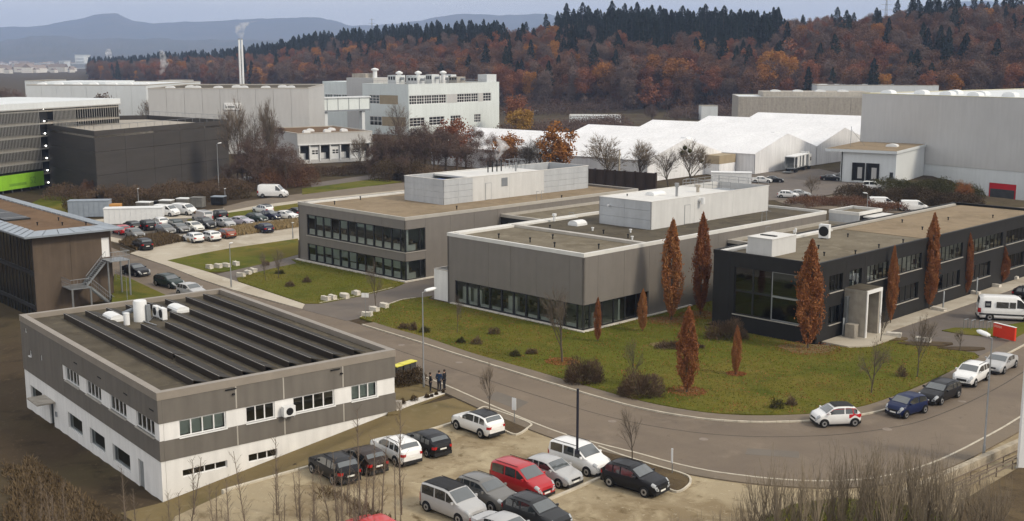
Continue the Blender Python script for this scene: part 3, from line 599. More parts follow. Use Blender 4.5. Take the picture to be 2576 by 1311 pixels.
# ================================================================ grey office, near (one window row)
def grey_block_near():
    o = BF.w(0, 0); W, D, Z = 20.55, 47.0, 8.0
    t = thing('grey_office_building', 'taupe grey metal clad office with one ground floor window row behind the lawn', 'building', o, BF.rot)
    wall(t, 'wall_panel', M_front(0), 0, W, -.5, Z, 'grey_clad', [(1.2, W + 1, .12, 2.72)], [6.7, 10.1, 14.0, 18.6])
    wall(t, 'wall_panel', M_right(W), 0, D, -.5, Z, 'grey_clad', [(-1, 10.6, .12, 2.72)], [2.2, 6.4, 10.6, 14.8, 19, 23.2, 27.4, 31.6, 36, 41])
    wall(t, 'wall_panel', M_left(0), 0, D, -.5, Z, 'grey_clad_dim', joints=[10, 20]); wall(t, 'wall_panel', M_back(D), .3, W - .3, -.5, Z, 'grey_clad')
    for k in range(10): window(t, 'front', 0, 1.2 + k * 1.84, .12, 1.84, 2.6, fw=.13, dep=.14, fd=.12)
    window(t, 'front', 0, 19.62, .12, W - 19.67, 2.6, fw=.05, dep=.14)
    for s, w in ((.05, 1.1), (1.17, 1.9), (3.1, 1.84), (4.96, 1.84), (6.82, 1.84), (8.68, 1.9)): window(t, 'right', W, s, .12, w, 2.6, fw=.08, dep=.14)
    MB().lathe([(.2, 0), (.2, 2.75)], 12, (W - .9, 1.0, .05)).build('column', 'concrete', t)
    room(t, .4, .35, W - .35, 7, .1, 2.85, ('back', 'left'))
    for k in range(10):
        q = link('radiator', rad_me, None, t, loc=(1.46 + k * 1.84, .31, .26)); q.scale = (1, 1, .42)
        if RB.random() < .75: link('desk', desk_me, None, t, loc=(1.4 + k * 1.84, 1.3 + RB.random() * 1.5, .11))
        if RB.random() < .75: link('office_chair', chair_me, None, t, loc=(2.1 + k * 1.84, 2.4 + RB.random() * 2, .11), rot=RB.random() * 6)
        if RB.random() < .35: MB().box(1.4 + k * 1.84, 1.0, .12, 2.8 + k * 1.84, 1.4, 1.9).build('cupboard', 'room_white', t)
    MB().box(W - .8, 2.2, .12, W - .5, 3.6, 1.5).build('cupboard', 'room_white', t); MB().box(W - 1.2, 6.2, .12, W - .6, 6.5, 2.3).build('cupboard', 'blind', t)
    MB().box(0.02, .3, .11, .35, .5, .5).build('cabinet', 'room', t)
    flat_roof(t, 0, 0, W, D, Z, 'roof_grey', .3, 'coping_white')
    MB().box(.4, 9.8, Z - .29, W - .4, 10.5, Z + .02).build('roof_upstand', 'coping', t)
    MB().box(.31, .9, Z - .29, .95, 21, Z - .02).build('roof_upstand', 'coping_white', t)
    MB().box(.96, 10.55, Z - .29, W - .4, D - .4, Z - .24).build('roof_membrane', 'roof_dark', t)
    for x, y in ((5.65, 2.6), (10.1, 3.0), (10.3, 6.4), (14.2, 2.5), (18.2, 5.0), (5.0, 11.6), (12, 13), (16, 12.5)): vent(t, x, y, Z - .3, .55)
    for x, y in ((9.5, 14), (13.5, 16), (17, 12)): vent(t, x, y, Z - .24, .4, .1, 'white_metal')
    skylight(t, 5.2, 16.2, Z - .24, 1.5, 1.8, .55)
    vent(t, 1.6, 16, Z - .1, .9, .16, 'white_metal')
    a0, b0, a1, b1, zt, zb = 6.0, 19.2, 13.9, 43.8, 11.0, Z - .25
    p = bpy.data.objects.new('plant_room', None); COL.objects.link(p); p.parent = t
    wall(p, 'wall_panel', M_front(b0), a0, a1, zb, zt, 'pale_louvre', joints=[a0 + 3.9], th=.12, hj=[zb + 1.1, zb + 2.2])
    wall(p, 'wall_panel', M_right(a1), b0, b1, zb, zt, 'white_panel', joints=[27.6, 35.7], th=.12)
    wall(p, 'wall_panel', M_left(a0), b0, b1, zb, zt, 'white_panel', th=.12); wall(p, 'wall_panel', M_back(b1), a0, a1, zb, zt, 'white_panel', th=.12)
    MB().box(a0 + .13, b0 + .13, zt - .25, a1 - .13, 35.7, zt - .01).build('plant_room_roof', 'coping_white', p)
    for q in ((a0 - .03, b0 - .03, a1 + .03, b0 + .12), (a0 - .03, b1 - .12, a1 + .03, b1 + .03), (a0 - .03, b0 + .12, a0 + .12, b1 - .12), (a1 - .12, b0 + .12, a1 + .03, b1 - .12)): MB().box(q[0], q[1], zt, q[2], q[3], zt + .06).build('coping', 'coping_white', p)
    rails(p, [(a0 + .5, 35.8), (a1 - .5, 35.8)], zt, 1.0, 'steel', r=.03)
    rails(p, [(a0 + .1, b1), (a1 - .1, b1)], zt, .8, 'steel', r=.03); rails(p, [(a0, 35.8), (a0, b1)], zt, .8, 'steel', r=.03)
    MB().box(a0 + 1.5, 37, zb, a1 - 1.5, 42, zt - .6).build('cooling_unit', 'galv', p)
    MB().box(a1 - .06, 25.6, zb + .02, a1 + .03, 26.75, zb + 2.35).build('door', 'frame_grey', p); MB().box(a1 + .031, 25.68, zb + .06, a1 + .045, 26.67, zb + 2.29).build('door_leaf', 'white_panel', p)
    MB().tube((a1 - .3, 28.6, zt - .5), (a1 + .5, 28.6, zt - .5), .24, n=10).tube((a1 + .5, 28.6, zt - .25), (a1 + .5, 28.6, zt - 1.0), .26, n=10).build('duct', 'white_metal', p)
    vent(p, 12.4, 26.0, zt, 1.6, .16, 'steel'); skylight(p, 9.6, 25.5, zt, 1.3, 2.4, .4); vent(p, 11.5, 31.5, zt, .9, .2, 'concrete'); vent(p, 8, 22, zt, .25, .06)
    for y in (33.0, 34.0): MB().tube((W - .6, y, Z - .3), (W - .6, y, Z + 1.2), .03, n=5).tube((W - .6, y, Z + 1.2), (W, y, Z + 1.2), .03, n=5).build('ladder_rail', 'steel', t)
    MB().tube((a0 + 1.6, b0 + .02, zt - .9), (a0 + 1.6, b0 - .35, zt - .9), .12, n=8).build('lamp', 'white_metal', p)
    return t
grey_block_near()
o = thing('bin_enclosure', 'white rendered low wall box beside the near grey office', 'enclosure', BF.w(-2.7, .3), BF.rot)
wall(o, 'wall_panel', M_front(0), 0, 2.65, -.3, 3.5, 'render_white', th=.2); wall(o, 'wall_panel', M_left(0), .2, 5, -.3, 3.5, 'render_white', th=.2); MB().box(-.03, -.03, 3.5, 2.65, .23, 3.56).box(-.03, .23, 3.5, .23, 5, 3.56).build('coping', 'coping', o)
o = thing('link_building', 'low grey link roof between the near grey office and the dark building', 'building', BF.w(20.6, 25), BF.rot)
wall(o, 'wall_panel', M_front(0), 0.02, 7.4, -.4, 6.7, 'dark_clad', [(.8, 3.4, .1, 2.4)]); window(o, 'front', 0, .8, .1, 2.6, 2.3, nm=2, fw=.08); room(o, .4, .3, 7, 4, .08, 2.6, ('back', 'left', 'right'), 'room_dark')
flat_roof(o, 0, 0, 7.42, 22.5, 6.7, 'roof_grey', .35, 'coping'); rails(o, [(1.2, 6), (1.2, 7)], 6.5, 1.2, 'steel'); vent(o, 3.2, 9, 6.4, .8, .07, 'white_metal'); vent(o, 5, 3, 6.4, .4)
o = thing('stair_tower', 'small pale stair tower with flat roof between the offices', 'building', BF.w(20.6, 47.6), BF.rot)
wall(o, 'wall_panel', M_front(0), 0, 4.2, -.3, 8.1, 'pale_louvre', joints=[2.1]); wall(o, 'wall_panel', M_right(4.2), .25, 6, -.3, 8.1, 'dark_clad'); wall(o, 'wall_panel', M_left(0), .25, 6, -.3, 8.1, 'pale_louvre')
flat_roof(o, 0, 0, 4.2, 6, 8.1, 'roof_grey', .25, 'coping_white'); MB().box(4.25, 1.0, -.3, 11, 6, 7.4).build('annex', 'dark_clad', o); MB().box(4.25, .95, 7.41, 11, 6.05, 7.6).build('coping', 'coping_white', o)
# ================================================================ dark office
def dark_block():
    o = BF.w(28.1, 11.65); W, D, Z = 12.1, 56.0, 8.0
    t = thing('dark_office_building', 'long black clad office with entrance portal and lit windows behind red columnar trees', 'building', o, BF.rot)
    up = [(2.15, 4.75, 4), (6.05, 8.5, 3), (9.65, 14.1, 5), (15.35, 21.6, 6), (24.7, 31.9, 7), (34.3, 43.1, 8), (44.1, 52.5, 8)]; lo = [(2.3, 4.6, 3), (16.0, 21.2, 4), (26.0, 31.6, 4), (34.8, 39.9, 4), (44.1, 50.0, 5)]
    opr = [(a, b, 4.85, 6.55) for a, b, n in up] + [(a, b, 1.6, 3.4) for a, b, n in lo]
    wall(t, 'wall_panel', M_front(0), 0, W, -.5, Z, 'dark_clad', [(2.6, 10.9, 1.7, 6.6)], [2.0], hj=())
    wall(t, 'wall_panel', M_right(W), 0, D, -.5, Z, 'dark_clad', opr, [5.4, 9.1, 14.7, 23.1, 33.1, 43.6, 52.8])
    wall(t, 'wall_panel', M_left(0), .25, D, -.5, Z, 'dark_clad'); wall(t, 'wall_panel', M_back(D), .3, W - .3, -.5, Z, 'dark_clad')
    for i, (s, w) in enumerate(((2.6, 2.15), (4.75, 2.2), (6.95, 3.95))):
        for z, h in ((1.7, 2.4), (4.1, 2.5)): window(t, 'front', 0, s, z, w, h, fw=.09, dep=.12, fm='frame_dark' if i < 2 else 'frame_grey', gm='glass_dark')
    MB().box(2.5, -.12, 1.6, 11.0, .1, 1.69).build('sill', 'coping', t); MB().box(7.06, .2, 5.6, 10.8, .23, 6.5).build('blind', 'blind', t)
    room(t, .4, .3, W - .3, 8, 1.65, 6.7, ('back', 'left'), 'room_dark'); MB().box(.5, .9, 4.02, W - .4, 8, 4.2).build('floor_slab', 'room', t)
    lit = {2: 1, 3: 1, 4: 1, 5: 1, 6: 1}
    for i, (a, b, n) in enumerate(up):
        w = b - a
        window(t, 'right', W, a, 4.85, w, 1.7, nm=n, fw=.06, dep=.12, gm='glass_dark' if i < 2 else 'glass', sill='coping')
        for k in range(2 if i in lit else 0): MB().box(W - 2.6 - k * 1.6, a + .5 + w * .3 * k, 6.46, W - 2.4 - k * 1.6, a + .5 + w * .3 * k + 1.3, 6.5).build('ceiling_light', 'lamp_white', t)
        if i in lit:
            for k in range(int(w / 1.8)): link('desk', desk_me, None, t, loc=(W - 1.4, a + .3 + 1.8 * k, 4.0), rot=math.pi / 2); link('office_chair', chair_me, None, t, loc=(W - 2.8, a + 1 + 1.8 * k, 4.0), rot=k)
    for a, b, n in lo: window(t, 'right', W, a, 1.6, b - a, 1.8, nm=n, fw=.07, dep=.12, gm='glass_dark', sill='coping')
    MB().box(W - .2, 6.2, 5.9, W - .17, 7.2, 6.4).build('blind', 'blind', t); MB().box(W - .2, 6.2, 4.95, W - .17, 7.2, 5.4).build('blind', 'blind', t)
    room(t, W - 5, 8.2, W - .3, D - .5, 4.0, 6.6, (), 'room'); MB().poly([(W - 5, 8.2, 1.5), (W - 5, D - .5, 1.5), (W - 5, D - .5, 6.6), (W - 5, 8.2, 6.6)]).build('interior', 'room', t)
    flat_roof(t, 0, 0, W, D, Z, 'roof_grey', .25, 'dark_clad')
    MB().box(.26, .6, Z - .29, 1.0, 22, Z - .05).build('roof_upstand', 'coping_white', t); MB().box(.26, 22.1, Z - .29, .7, D - 1, Z - .05).build('roof_upstand', 'coping', t)
    MB().box(1.05, 24, Z - .29, W - .26, D - .3, Z - .26).build('roof_gravel_field', 'roof_gravel', t)
    b = MB().box(2.9, 1.7, Z - .3, 5.8, 6.2, Z + 1.45).build('ventilation_box', 'white_panel', t); MB().box(2.84, 1.64, Z + 1.455, 5.86, 6.26, Z + 1.53).build('lid', 'coping_white', b); MB().box(3.4, 3.2, Z + 1.54, 5.2, 3.6, Z + 1.62).build('grille', 'black', b); MB().box(2.5, 2.1, Z - .3, 2.89, 5.4, Z + .4).build('duct', 'white_metal', b)
    ac_unit(t, 3.3, 16.2, Z - .3, .15, 1.15, .6, 1.5); vent(t, 2.2, 12.0, Z - .3, 1.5, .07, 'white_metal')
    for x, y in ((9.2, 6), (6.5, 9.5), (10.9, 9.2), (10.7, 14.5), (10.9, 19.5), (4.6, 19), (8, 30), (6.5, 40), (9.5, 46), (3.5, 34)): vent(t, x, y, Z - .28, .42)
    # entrance portal
    e = bpy.data.objects.new('entrance_portal', None); COL.objects.link(e); e.parent = t
    x0, x1, y0, y1, zt = W + .01, W + 2.4, 5.2, 8.2, 4.6
    MB().box(x0, y0, .1, x1, y0 + .45, zt).build('side_wall', 'concrete', e); MB().box(x0, y1 - .45, .1, x1, y1, zt).build('side_wall', 'concrete', e)
    MB().box(x0, y0 - .05, zt + .002, x1 + .05, y1 + .05, zt + .35).build('portal_roof', 'concrete', e); MB().box(x0, y0, zt + .355, x1 - .1, y1, zt + .40).build('roof_felt', 'roof_dark', e)
    MB().box(x1 + .002, y0 - .02, .1, x1 + .10, y0 + .22, zt - .003).build('portal_trim', 'frame_white', e); MB().box(x1 + .002, y1 - .22, .1, x1 + .10, y1 + .02, zt - .003).build('portal_trim', 'frame_white', e); MB().box(x1 + .055, y0 - .05, zt + .0, x1 + .10, y1 + .05, zt + .35).build('portal_trim', 'frame_white', e)
    window(e, 'right', W + .2, y0 + .5, .12, 2.0, 3.0, nm=2, fw=.08, dep=.1, gm='glass_dark', name='door')
    MB().box(x1 - 1.6, y0 - 1.0, .13, x1 - .6, y0 - .15, 1.6).build('letterbox_stand', 'concrete', e)
    MB().box(x0 + .3, y0 - .5, .2, x0 + .6, y0 - .1, zt - .4).build('downpipe_cover', 'galv', e)
    return t
dark_block()
# ================================================================ white-banded office with solar roof (front left)
def solar_block():
    L, W, Z = A_L, A_W, A_Z
    o = AF.w(0, 0); t = thing('office_building', 'grey and white banded two storey office with rows of solar panels on its flat roof', 'building', o, AF.rot)
    fl, fr = M_front(0), M_right(L)
    Lw = [(11.65, 3.3), (16.65, 3.3), (21.8, 3.35), (27.05, 3.4)]; Rw = [(1.4, 3.5, 4), (6.42, 2.3, 3), (10.2, 3.5, 4), (15.15, 2.35, 3)]
    wl = [(a, a + w, 1.55, 2.72) for a, w in Lw]; wr = [(a, a + w, 1.5, 2.72) for a, w, n in Rw]
    # upper cladding
    wall(t, 'cladding_panel', M_front(-.06), -.06, L + .06, 2.76, Z, 'taupe_clad', [(1.2, 1.75, 3.6, 4.0)], [5.2, 11.3, 16.4, 21.5, 26.8], th=.3)
    wall(t, 'cladding_panel', M_right(L + .06), .25, W + .06, 2.76, Z, 'taupe_clad', (), [5.7, 9.45, 14.45], th=.3)
    # window band
    small = [(2.2, 2.75, 3.0 - 1.3, 2.2), (5.3, 5.7, 1.9, 2.4)]
    wall(t, 'white_wall', M_front(0), 11.0, L, 1.5, 2.755, 'render_white', wl, [16.3, 21.4, 26.7], th=.3); wall(t, 'cladding_panel', M_front(-.06), -.06, 10.99, 1.5, 2.755, 'taupe_clad', small, [5.2], th=.3)
    wall(t, 'white_wall', M_right(L), .32, W, 1.48, 2.755, 'render_white', wr, th=.3)
    # lower cladding
    wall(t, 'cladding_panel', M_front(-.06), -.06, L + .06, .05, 1.495, 'taupe_clad', (), [5.2, 11.3, 16.4, 21.5, 26.8], th=.3)
    wall(t, 'cladding_panel', M_right(L + .06), .25, W + .06, .05, 1.475, 'taupe_clad', (), [5.7, 9.45, 14.45], th=.3)
    lows = [(1.5, 4.8, -2.5, -1.15), (6.7, 7.8, -3.6, -1.3), (11.55, 15.0, -2.5, -1.15), (16.75, 20.1, -2.5, -1.15), (21.75, 25.3, -2.5, -1.15), (26.95, 27.95, -3.4, -.9)]
    wall(t, 'white_wall', M_front(0), 0, L, -4.2, .045, 'render_white', lows, th=.3)
    lr = [(1.5, 4.85, -1.45, -.9), (6.5, 8.8, -1.5, -.87)]
    wall(t, 'white_wall', M_right(L), .32, W, -4.2, .045, 'render_white', lr, th=.3)
    wall(t, 'white_wall', M_left(0), .32, W, -4.2, Z, 'taupe_clad', th=.3); wall(t, 'white_wall', M_back(W), .32, L - .32, -.6, Z, 'taupe_clad', th=.3)
    for (a, w) in Lw: window(t, 'front', 0, a, 1.55, w, 1.17, nm=4, fw=.09, dep=.08, fm='frame_white', gm='glass_dark', sill='coping')
    for (a, w, n) in Rw: window(t, 'right', L, a, 1.5, w, 1.22, nm=n, fw=.09, dep=.08, fm='frame_white', gm='glass_dark' if n == 4 and a > 5 or a == 6.42 else 'glass', sill='frame_white')
    window(t, 'front', -.06, 2.2, 1.7, .55, .5, fw=.06, dep=.06, fm='frame_white', gm='glass_dark', sill='frame_white'); window(t, 'front', -.06, 5.3, 1.9, .4, .5, fw=.06, dep=.06, fm='frame_white', gm='glass_dark'); window(t, 'front', -.06, 1.2, 3.6, .55, .4, fw=.06, dep=.06, fm='frame_white', gm='glass_dark')
    for a, b in ((1.5, 4.8), (11.55, 15.0), (16.75, 20.1), (21.75, 25.3)):
        window(t, 'front', 0, a, -2.5, b - a, 1.35, fw=.07, dep=.16, fm='frame_grey', gm='glass_dark'); MB().box(a + .1, .22, -2.44, b - .1, .25, -1.2).build('roller_shutter', 'galv', t)
    window(t, 'front', 0, 6.7, -3.6, 1.1, 2.3, fw=.08, dep=.12, fm='frame_grey', gm='glass_dark', name='door'); MB().box(26.95, .12, -3.4, 27.95, .18, -.9).build('door', 'frame_grey', t)
    MB().box(5.6, -1.5, -1.22, 8.4, -.02, -1.1).build('canopy', 'concrete', t); MB().box(8.5, -.12, -2.3, 8.75, -.01, -1.9).build('letterbox', 'galv', t)
    for a, w, n in ((1.5, 3.35, 4), (6.5, 2.3, 3)): window(t, 'right', L, a, -1.45 if n == 4 else -1.5, w, .55 if n == 4 else .63, nm=n, fw=.07, dep=.14, fm='frame_white', gm='glass_dark')
    MB().box(.4, .4, 1.4, L - .4, W - .4, 1.47).build('floor', 'room', t); MB().box(.6, 4.5, 1.5, L - 4.5, 4.6, 4.5).build('partition', 'room', t); MB().box(L - 4.5, 4.5, 1.5, L - 4.4, W - .5, 4.5).build('partition', 'room', t)
    MB().box(L - .33, 1.5, 1.6, L - .31, 4.8, 2.6).build('blind', 'blind', t); MB().box(L - .33, 15.2, 1.6, L - .31, 17.4, 2.6).build('blind', 'blind', t)
    for x, z in ((14.2, 3.55), (19.6, 3.55), (25.0, 3.5), (29.9, 3.5)): MB().box(x, -.11, z, x + .7, -.061, z + .06).build('overflow_spout', 'black', t)
    for y, z in ((4.9, 4.25), (13.4, 4.25)): MB().box(L + .061, y, z, L + .16, y + .8, z + .07).build('overflow_spout', 'black', t)
    for y, z in ((5.4, 3.85), (14.2, 3.85)): MB().box(L + .061, y, z, L + .22, y + .18, z + .1).build('lamp', 'black', t)
    for y in (5.7, 9.45, 14.45): MB().box(L + .03, y - .05, 2.8, L + .072, y + .05, Z - .1).build('joint_strip', 'coping', t); MB().box(L + .03, y - .05, .06, L + .072, y + .05, 1.47).build('joint_strip', 'coping', t)
    q = ac_unit(t, L + .35, 9.65, 1.42, math.pi / 2, .95, .4, .75)
    # roof
    MB().box(.3, .3, Z - .75, L - .3, W - .3, Z - .38).build('roof', 'roof_dark', t)
    e = .10
    for a in ((-e, -e, L + e, .42), (-e, W - .42, L + e, W + e), (-e, .42, .42, W - .42), (L - .42, .42, L + e, W - .42)): MB().box(a[0], a[1], Z - .5, a[2], a[3], Z + .05).build('coping', 'coping_taupe', t)
    # solar rows: tilted modules seen from their shaded high side
    zr = Z - .38; pl = 1.64
    pan = MB().box(0, 0, -.02, pl - .03, 1.15, .02).mesh('solar_panel'); pan.materials.append(MATS['solar'])
    prm = MB().box(0, -.015, .018, pl - .03, .03, .034).mesh('panel_edge'); prm.materials.append(MATS['coping'])
    rows = [(3.05, [(2.2, 30.2)]), (4.95, [(2.2, 5.6), (5.8, 22.0), (22.4, 30.3)]), (6.85, [(2.2, 5.5), (10.5, 30.1)]), (8.75, [(1.9, 3.5), (11.1, 29.9)]), (10.7, [(2.2, 5.3), (7.4, 29.9)]), (12.55, [(1.8, 4.8), (7.4, 29.9)]), (14.5, [(2.0, 29.8)]), (16.4, [(1.7, 29.7)])]
    for y, segs in rows:
        for a, b in segs:
            n = max(1, round((b - a) / pl)); rw = MB().box(a + .05, y + .01, zr, b - .05, y + .05, zr + .45).build('solar_row', 'solar_back', t)
            for k in range(n):
                x = a + (b - a) * k / n
                p = link('solar_panel', pan, None, rw, loc=(x, y, zr + .50)); p.rotation_euler = (R(-16), 0, 0)
                p.rotation_euler[0] += R(RB.uniform(-.8, .8)); link('panel_edge', prm, None, rw, loc=(x, y, zr + .50)).rotation_euler = p.rotation_euler
    # roof plant
    skylight(t, 5.3, 6.4, zr, 1.3, 2.2, .55, R(90)); skylight(t, 5.4, 12.4, zr, 1.3, 2.3, .5, R(90))
    c = MB().lathe([(.58, 0), (.58, 1.75), (.54, 1.85)], 20, (7.3, 8.1, zr)).build('air_handling_tower', 'white_metal', t, 40); MB().box(7.75, 8.4, zr + .1, 8.05, 8.75, zr + 1.5).build('grille', 'galv', c); MB().tube((6.9, 7.6, zr + 1.0), (6.2, 7.0, zr + .6), .22, n=10).build('duct', 'galv', c)
    MB().tube((8.0, 6.6, zr), (8.0, 6.6, zr + 1.05), .26, n=12).build('duct', 'white_metal', t, 40)
    ac_unit(t, 6.9, 9.75, zr, R(-90 + 90), .9, .4, .95); ac_unit(t, 8.3, 9.75, zr, 0, .95, .42, 1.0)
    MB().tube((6.6, 8.0, zr + .08), (10.2, 8.4, zr + .08), .06, n=6).tube((7.0, 9.3, zr + .09), (8.6, 8.2, zr + .09), .05, n=6).build('pipe_run', 'steel', t)
    return t
solar_block()
# ================================================================ brown office with metal eaves and outside stair (far left)
DF = Fr(-83.48, 161.03, 139.0)
def brown_block():
    L, Wd, Z = 43.8, 10.2, 8.0
    t = thing('brown_office_building', 'brown walled office with grey metal eaves and an outside steel stair', 'building', DF.w(0, 0), DF.rot)
    wall(t, 'wall_panel', M_right(L), 1.2, Wd, -4.2, Z - .35, 'brown_wall', [(9.2 - .15, 10.02, 4.4, 6.75)], th=.3, joints=[5.4])
    wall(t, 'wall_panel', M_back(Wd), .3, L - .31, -4.2, Z - .35, 'brown_wall')
    for k in range(12):
        for z, h in ((-.4, 3.6), (3.6, 3.7), (-4.0, 3.3)): window(t, 'front', 1.2, L - .6 - 2.4 * (k + 1), z, 2.35, h, nm=2, fw=.07, dep=.05, gm='glass_dark')
    for z in (-.75, 3.2, 7.3): MB().box(L - 31, 1.15, z, L - .02, 1.45, z + .35).build('floor_band', 'dark_clad', t)
    MB().box(L - .55, 1.2, -4.2, L - .01, 1.5, 7.3).build('corner_pier', 'dark_clad', t); MB().box(L - 31, 3.5, -4.2, L - .4, 3.6, 7.6).build('interior', 'room_dark', t)
    # roof: wide metal eaves sloping up to the gravel field
    e0 = [(-1.2, 0), (L + 1.2, 0), (L + 1.2, 11.4), (-1.2, 11.4)]; e1 = [(1.2, 2.0), (L - 1.2, 2.0), (L - 1.2, 9.4), (1.2, 9.4)]
    MB().prism(e0, Z - .34, Z - .16).build('eaves', 'metal_roof', t)
    for i in range(4):
        a, b, c, d = e0[i], e0[(i + 1) % 4], e1[(i + 1) % 4], e1[i]
        n = max(2, round(math.dist(a, b) / 1.9))
        for k in range(n):
            u, v = k / n + .004, (k + 1) / n - .004; lp = lambda p, q, s: (p[0] + (q[0] - p[0]) * s, p[1] + (q[1] - p[1]) * s)
            p1, p2, p3, p4 = lp(a, b, u), lp(a, b, v), lp(d, c, v), lp(d, c, u)
            q = MB(); q.poly([(*p1, Z - .15), (*p2, Z - .15), (*p3, Z + .12), (*p4, Z + .12)]); q.poly([(*p4, Z + .12), (*p3, Z + .12), (*p3, Z - .15), (*p4, Z - .15)])
            q.poly([(*p1, Z - .15), (*p4, Z + .12), (*p4, Z - .15)]); q.poly([(*p2, Z - .15), (*p3, Z - .15), (*p3, Z + .12)]); q.build('eaves_panel', 'metal_roof', t)
    MB().box(1.2, 2.0, Z - .15, L - 1.2, 9.4, Z - .05).build('roof', 'roof_brown', t)
    for x, y in ((37, 4.2), (39, 6.4), (34.5, 7.6), (40.6, 8.6)): vent(t, x, y, Z - .05, .4)
    p = MB().box(8, 2.4, Z - .05, 31.2, 5.4, Z + .16).build('glass_roof', 'frame_dark', t); [MB().box(8 + 5.4 * k, 2.4, Z + .165, 8.12 + 5.4 * k, 5.4, Z + .20).build('glazing_bar', 'steel', p) for k in range(5)]
    # door and stair
    MB().box(L - .2, 9.05, 4.42, L - .12, 10.02, 6.73).build('door', 'sign_white', t)
    s = bpy.data.objects.new('outside_stair', None); COL.objects.link(s); s.parent = t
    x0, x1 = L + .02, L + 1.35
    MB().box(x0, 8.9, 4.2, x1 + 1.2, 11.3, 4.3).build('landing', 'galv', s); MB().box(x0, 4.2, 1.55, x1 + 1.3, 6.6, 1.65).build('landing', 'galv', s)
    st = MB().box(0, 0, 0, 1.3, .28, .04).mesh('step'); st.materials.append(MATS['galv'])
    for k in range(13): link('step', st, None, s, loc=(x0 + .02, 8.9 - .28 - k * .172, 4.05 - k * .185))
    for k in range(13): link('step', st, None, s, loc=(x1 + .05, 6.6 + k * .185, 1.42 - k * .19))
    for x in (x0, x1 - .04): MB().poly([(x, 8.95, 4.3), (x, 8.95, 4.0), (x, 6.5, 1.4), (x, 6.5, 1.7)]).poly([(x + .04, 8.95, 4.3), (x + .04, 6.5, 1.7), (x + .04, 6.5, 1.4), (x + .04, 8.95, 4.0)]).build('stringer', 'galv', s)
    for x in (x1 + .04, x1 + 1.34): MB().poly([(x, 6.55, 1.7), (x, 6.55, 1.4), (x, 9.1, -1.1), (x, 9.1, -.8)]).poly([(x + .04, 6.55, 1.7), (x + .04, 9.1, -.8), (x + .04, 9.1, -1.1), (x + .04, 6.55, 1.4)]).build('stringer', 'galv', s)
    for (x, y, z1) in ((x1 + .1, 9.1, 4.2), (x1 + 1.1, 11.2, 4.2), (x1 + 1.2, 4.4, 1.55), (x1 + 1.2, 6.5, 1.55), (x0 + .2, 11.1, 4.2)): MB().tube((x, y, -1.6), (x, y, z1), .11, n=10).build('post', 'steel', s)
    b = MB()
    def rail(a, c):
        a = Vector(a); c = Vector(c); n = max(2, int((c - a).length / .35))
        b.tube(a + Vector((0, 0, 1.05)), c + Vector((0, 0, 1.05)), .03, n=5); b.tube(a + Vector((0, 0, .55)), c + Vector((0, 0, .55)), .02, n=5)
        for i in range(n + 1): p = a.lerp(c, i / n); b.tube(p, p + Vector((0, 0, 1.05)), .014, n=4)
    rail((x1, 8.9, 4.3), (x1, 6.5, 1.7)); rail((x1 + 1.2, 9.0, 4.3), (x1 + 1.2, 11.3, 4.3)); rail((x1 + 1.2, 11.3, 4.3), (x0, 11.3, 4.3)); rail((x0, 4.2, 1.65), (x1 + 1.3, 4.2, 1.65)); rail((x1 + 1.3, 4.2, 1.65), (x1 + 1.3, 6.6, 1.65)); rail((x1 + 1.34, 6.6, 1.6), (x1 + 1.34, 9.1, -.9))
    b.build('handrail', 'galv', s)
    return t
brown_block()
def text(parent, body, size, loc, rot, m, name='lettering'):
    c = bpy.data.curves.new(name, 'FONT'); c.body = body; c.size = size; c.extrude = .01; c.align_x = 'CENTER'; c.align_y = 'CENTER'
    o = bpy.data.objects.new(name, c); COL.objects.link(o); dg = bpy.context.evaluated_depsgraph_get(); me = bpy.data.meshes.new_from_object(o.evaluated_get(dg)); bpy.data.objects.remove(o)
    me.materials.clear(); q = link(name, me, m, parent); q.location = loc; q.rotation_euler = rot; return q
# ================================================================ background buildings
def block(t, name, m, x0, y0, z0, x1, y1, z1): return MB().box(x0, y0, z0, x1, y1, z1).build(name, m, t)
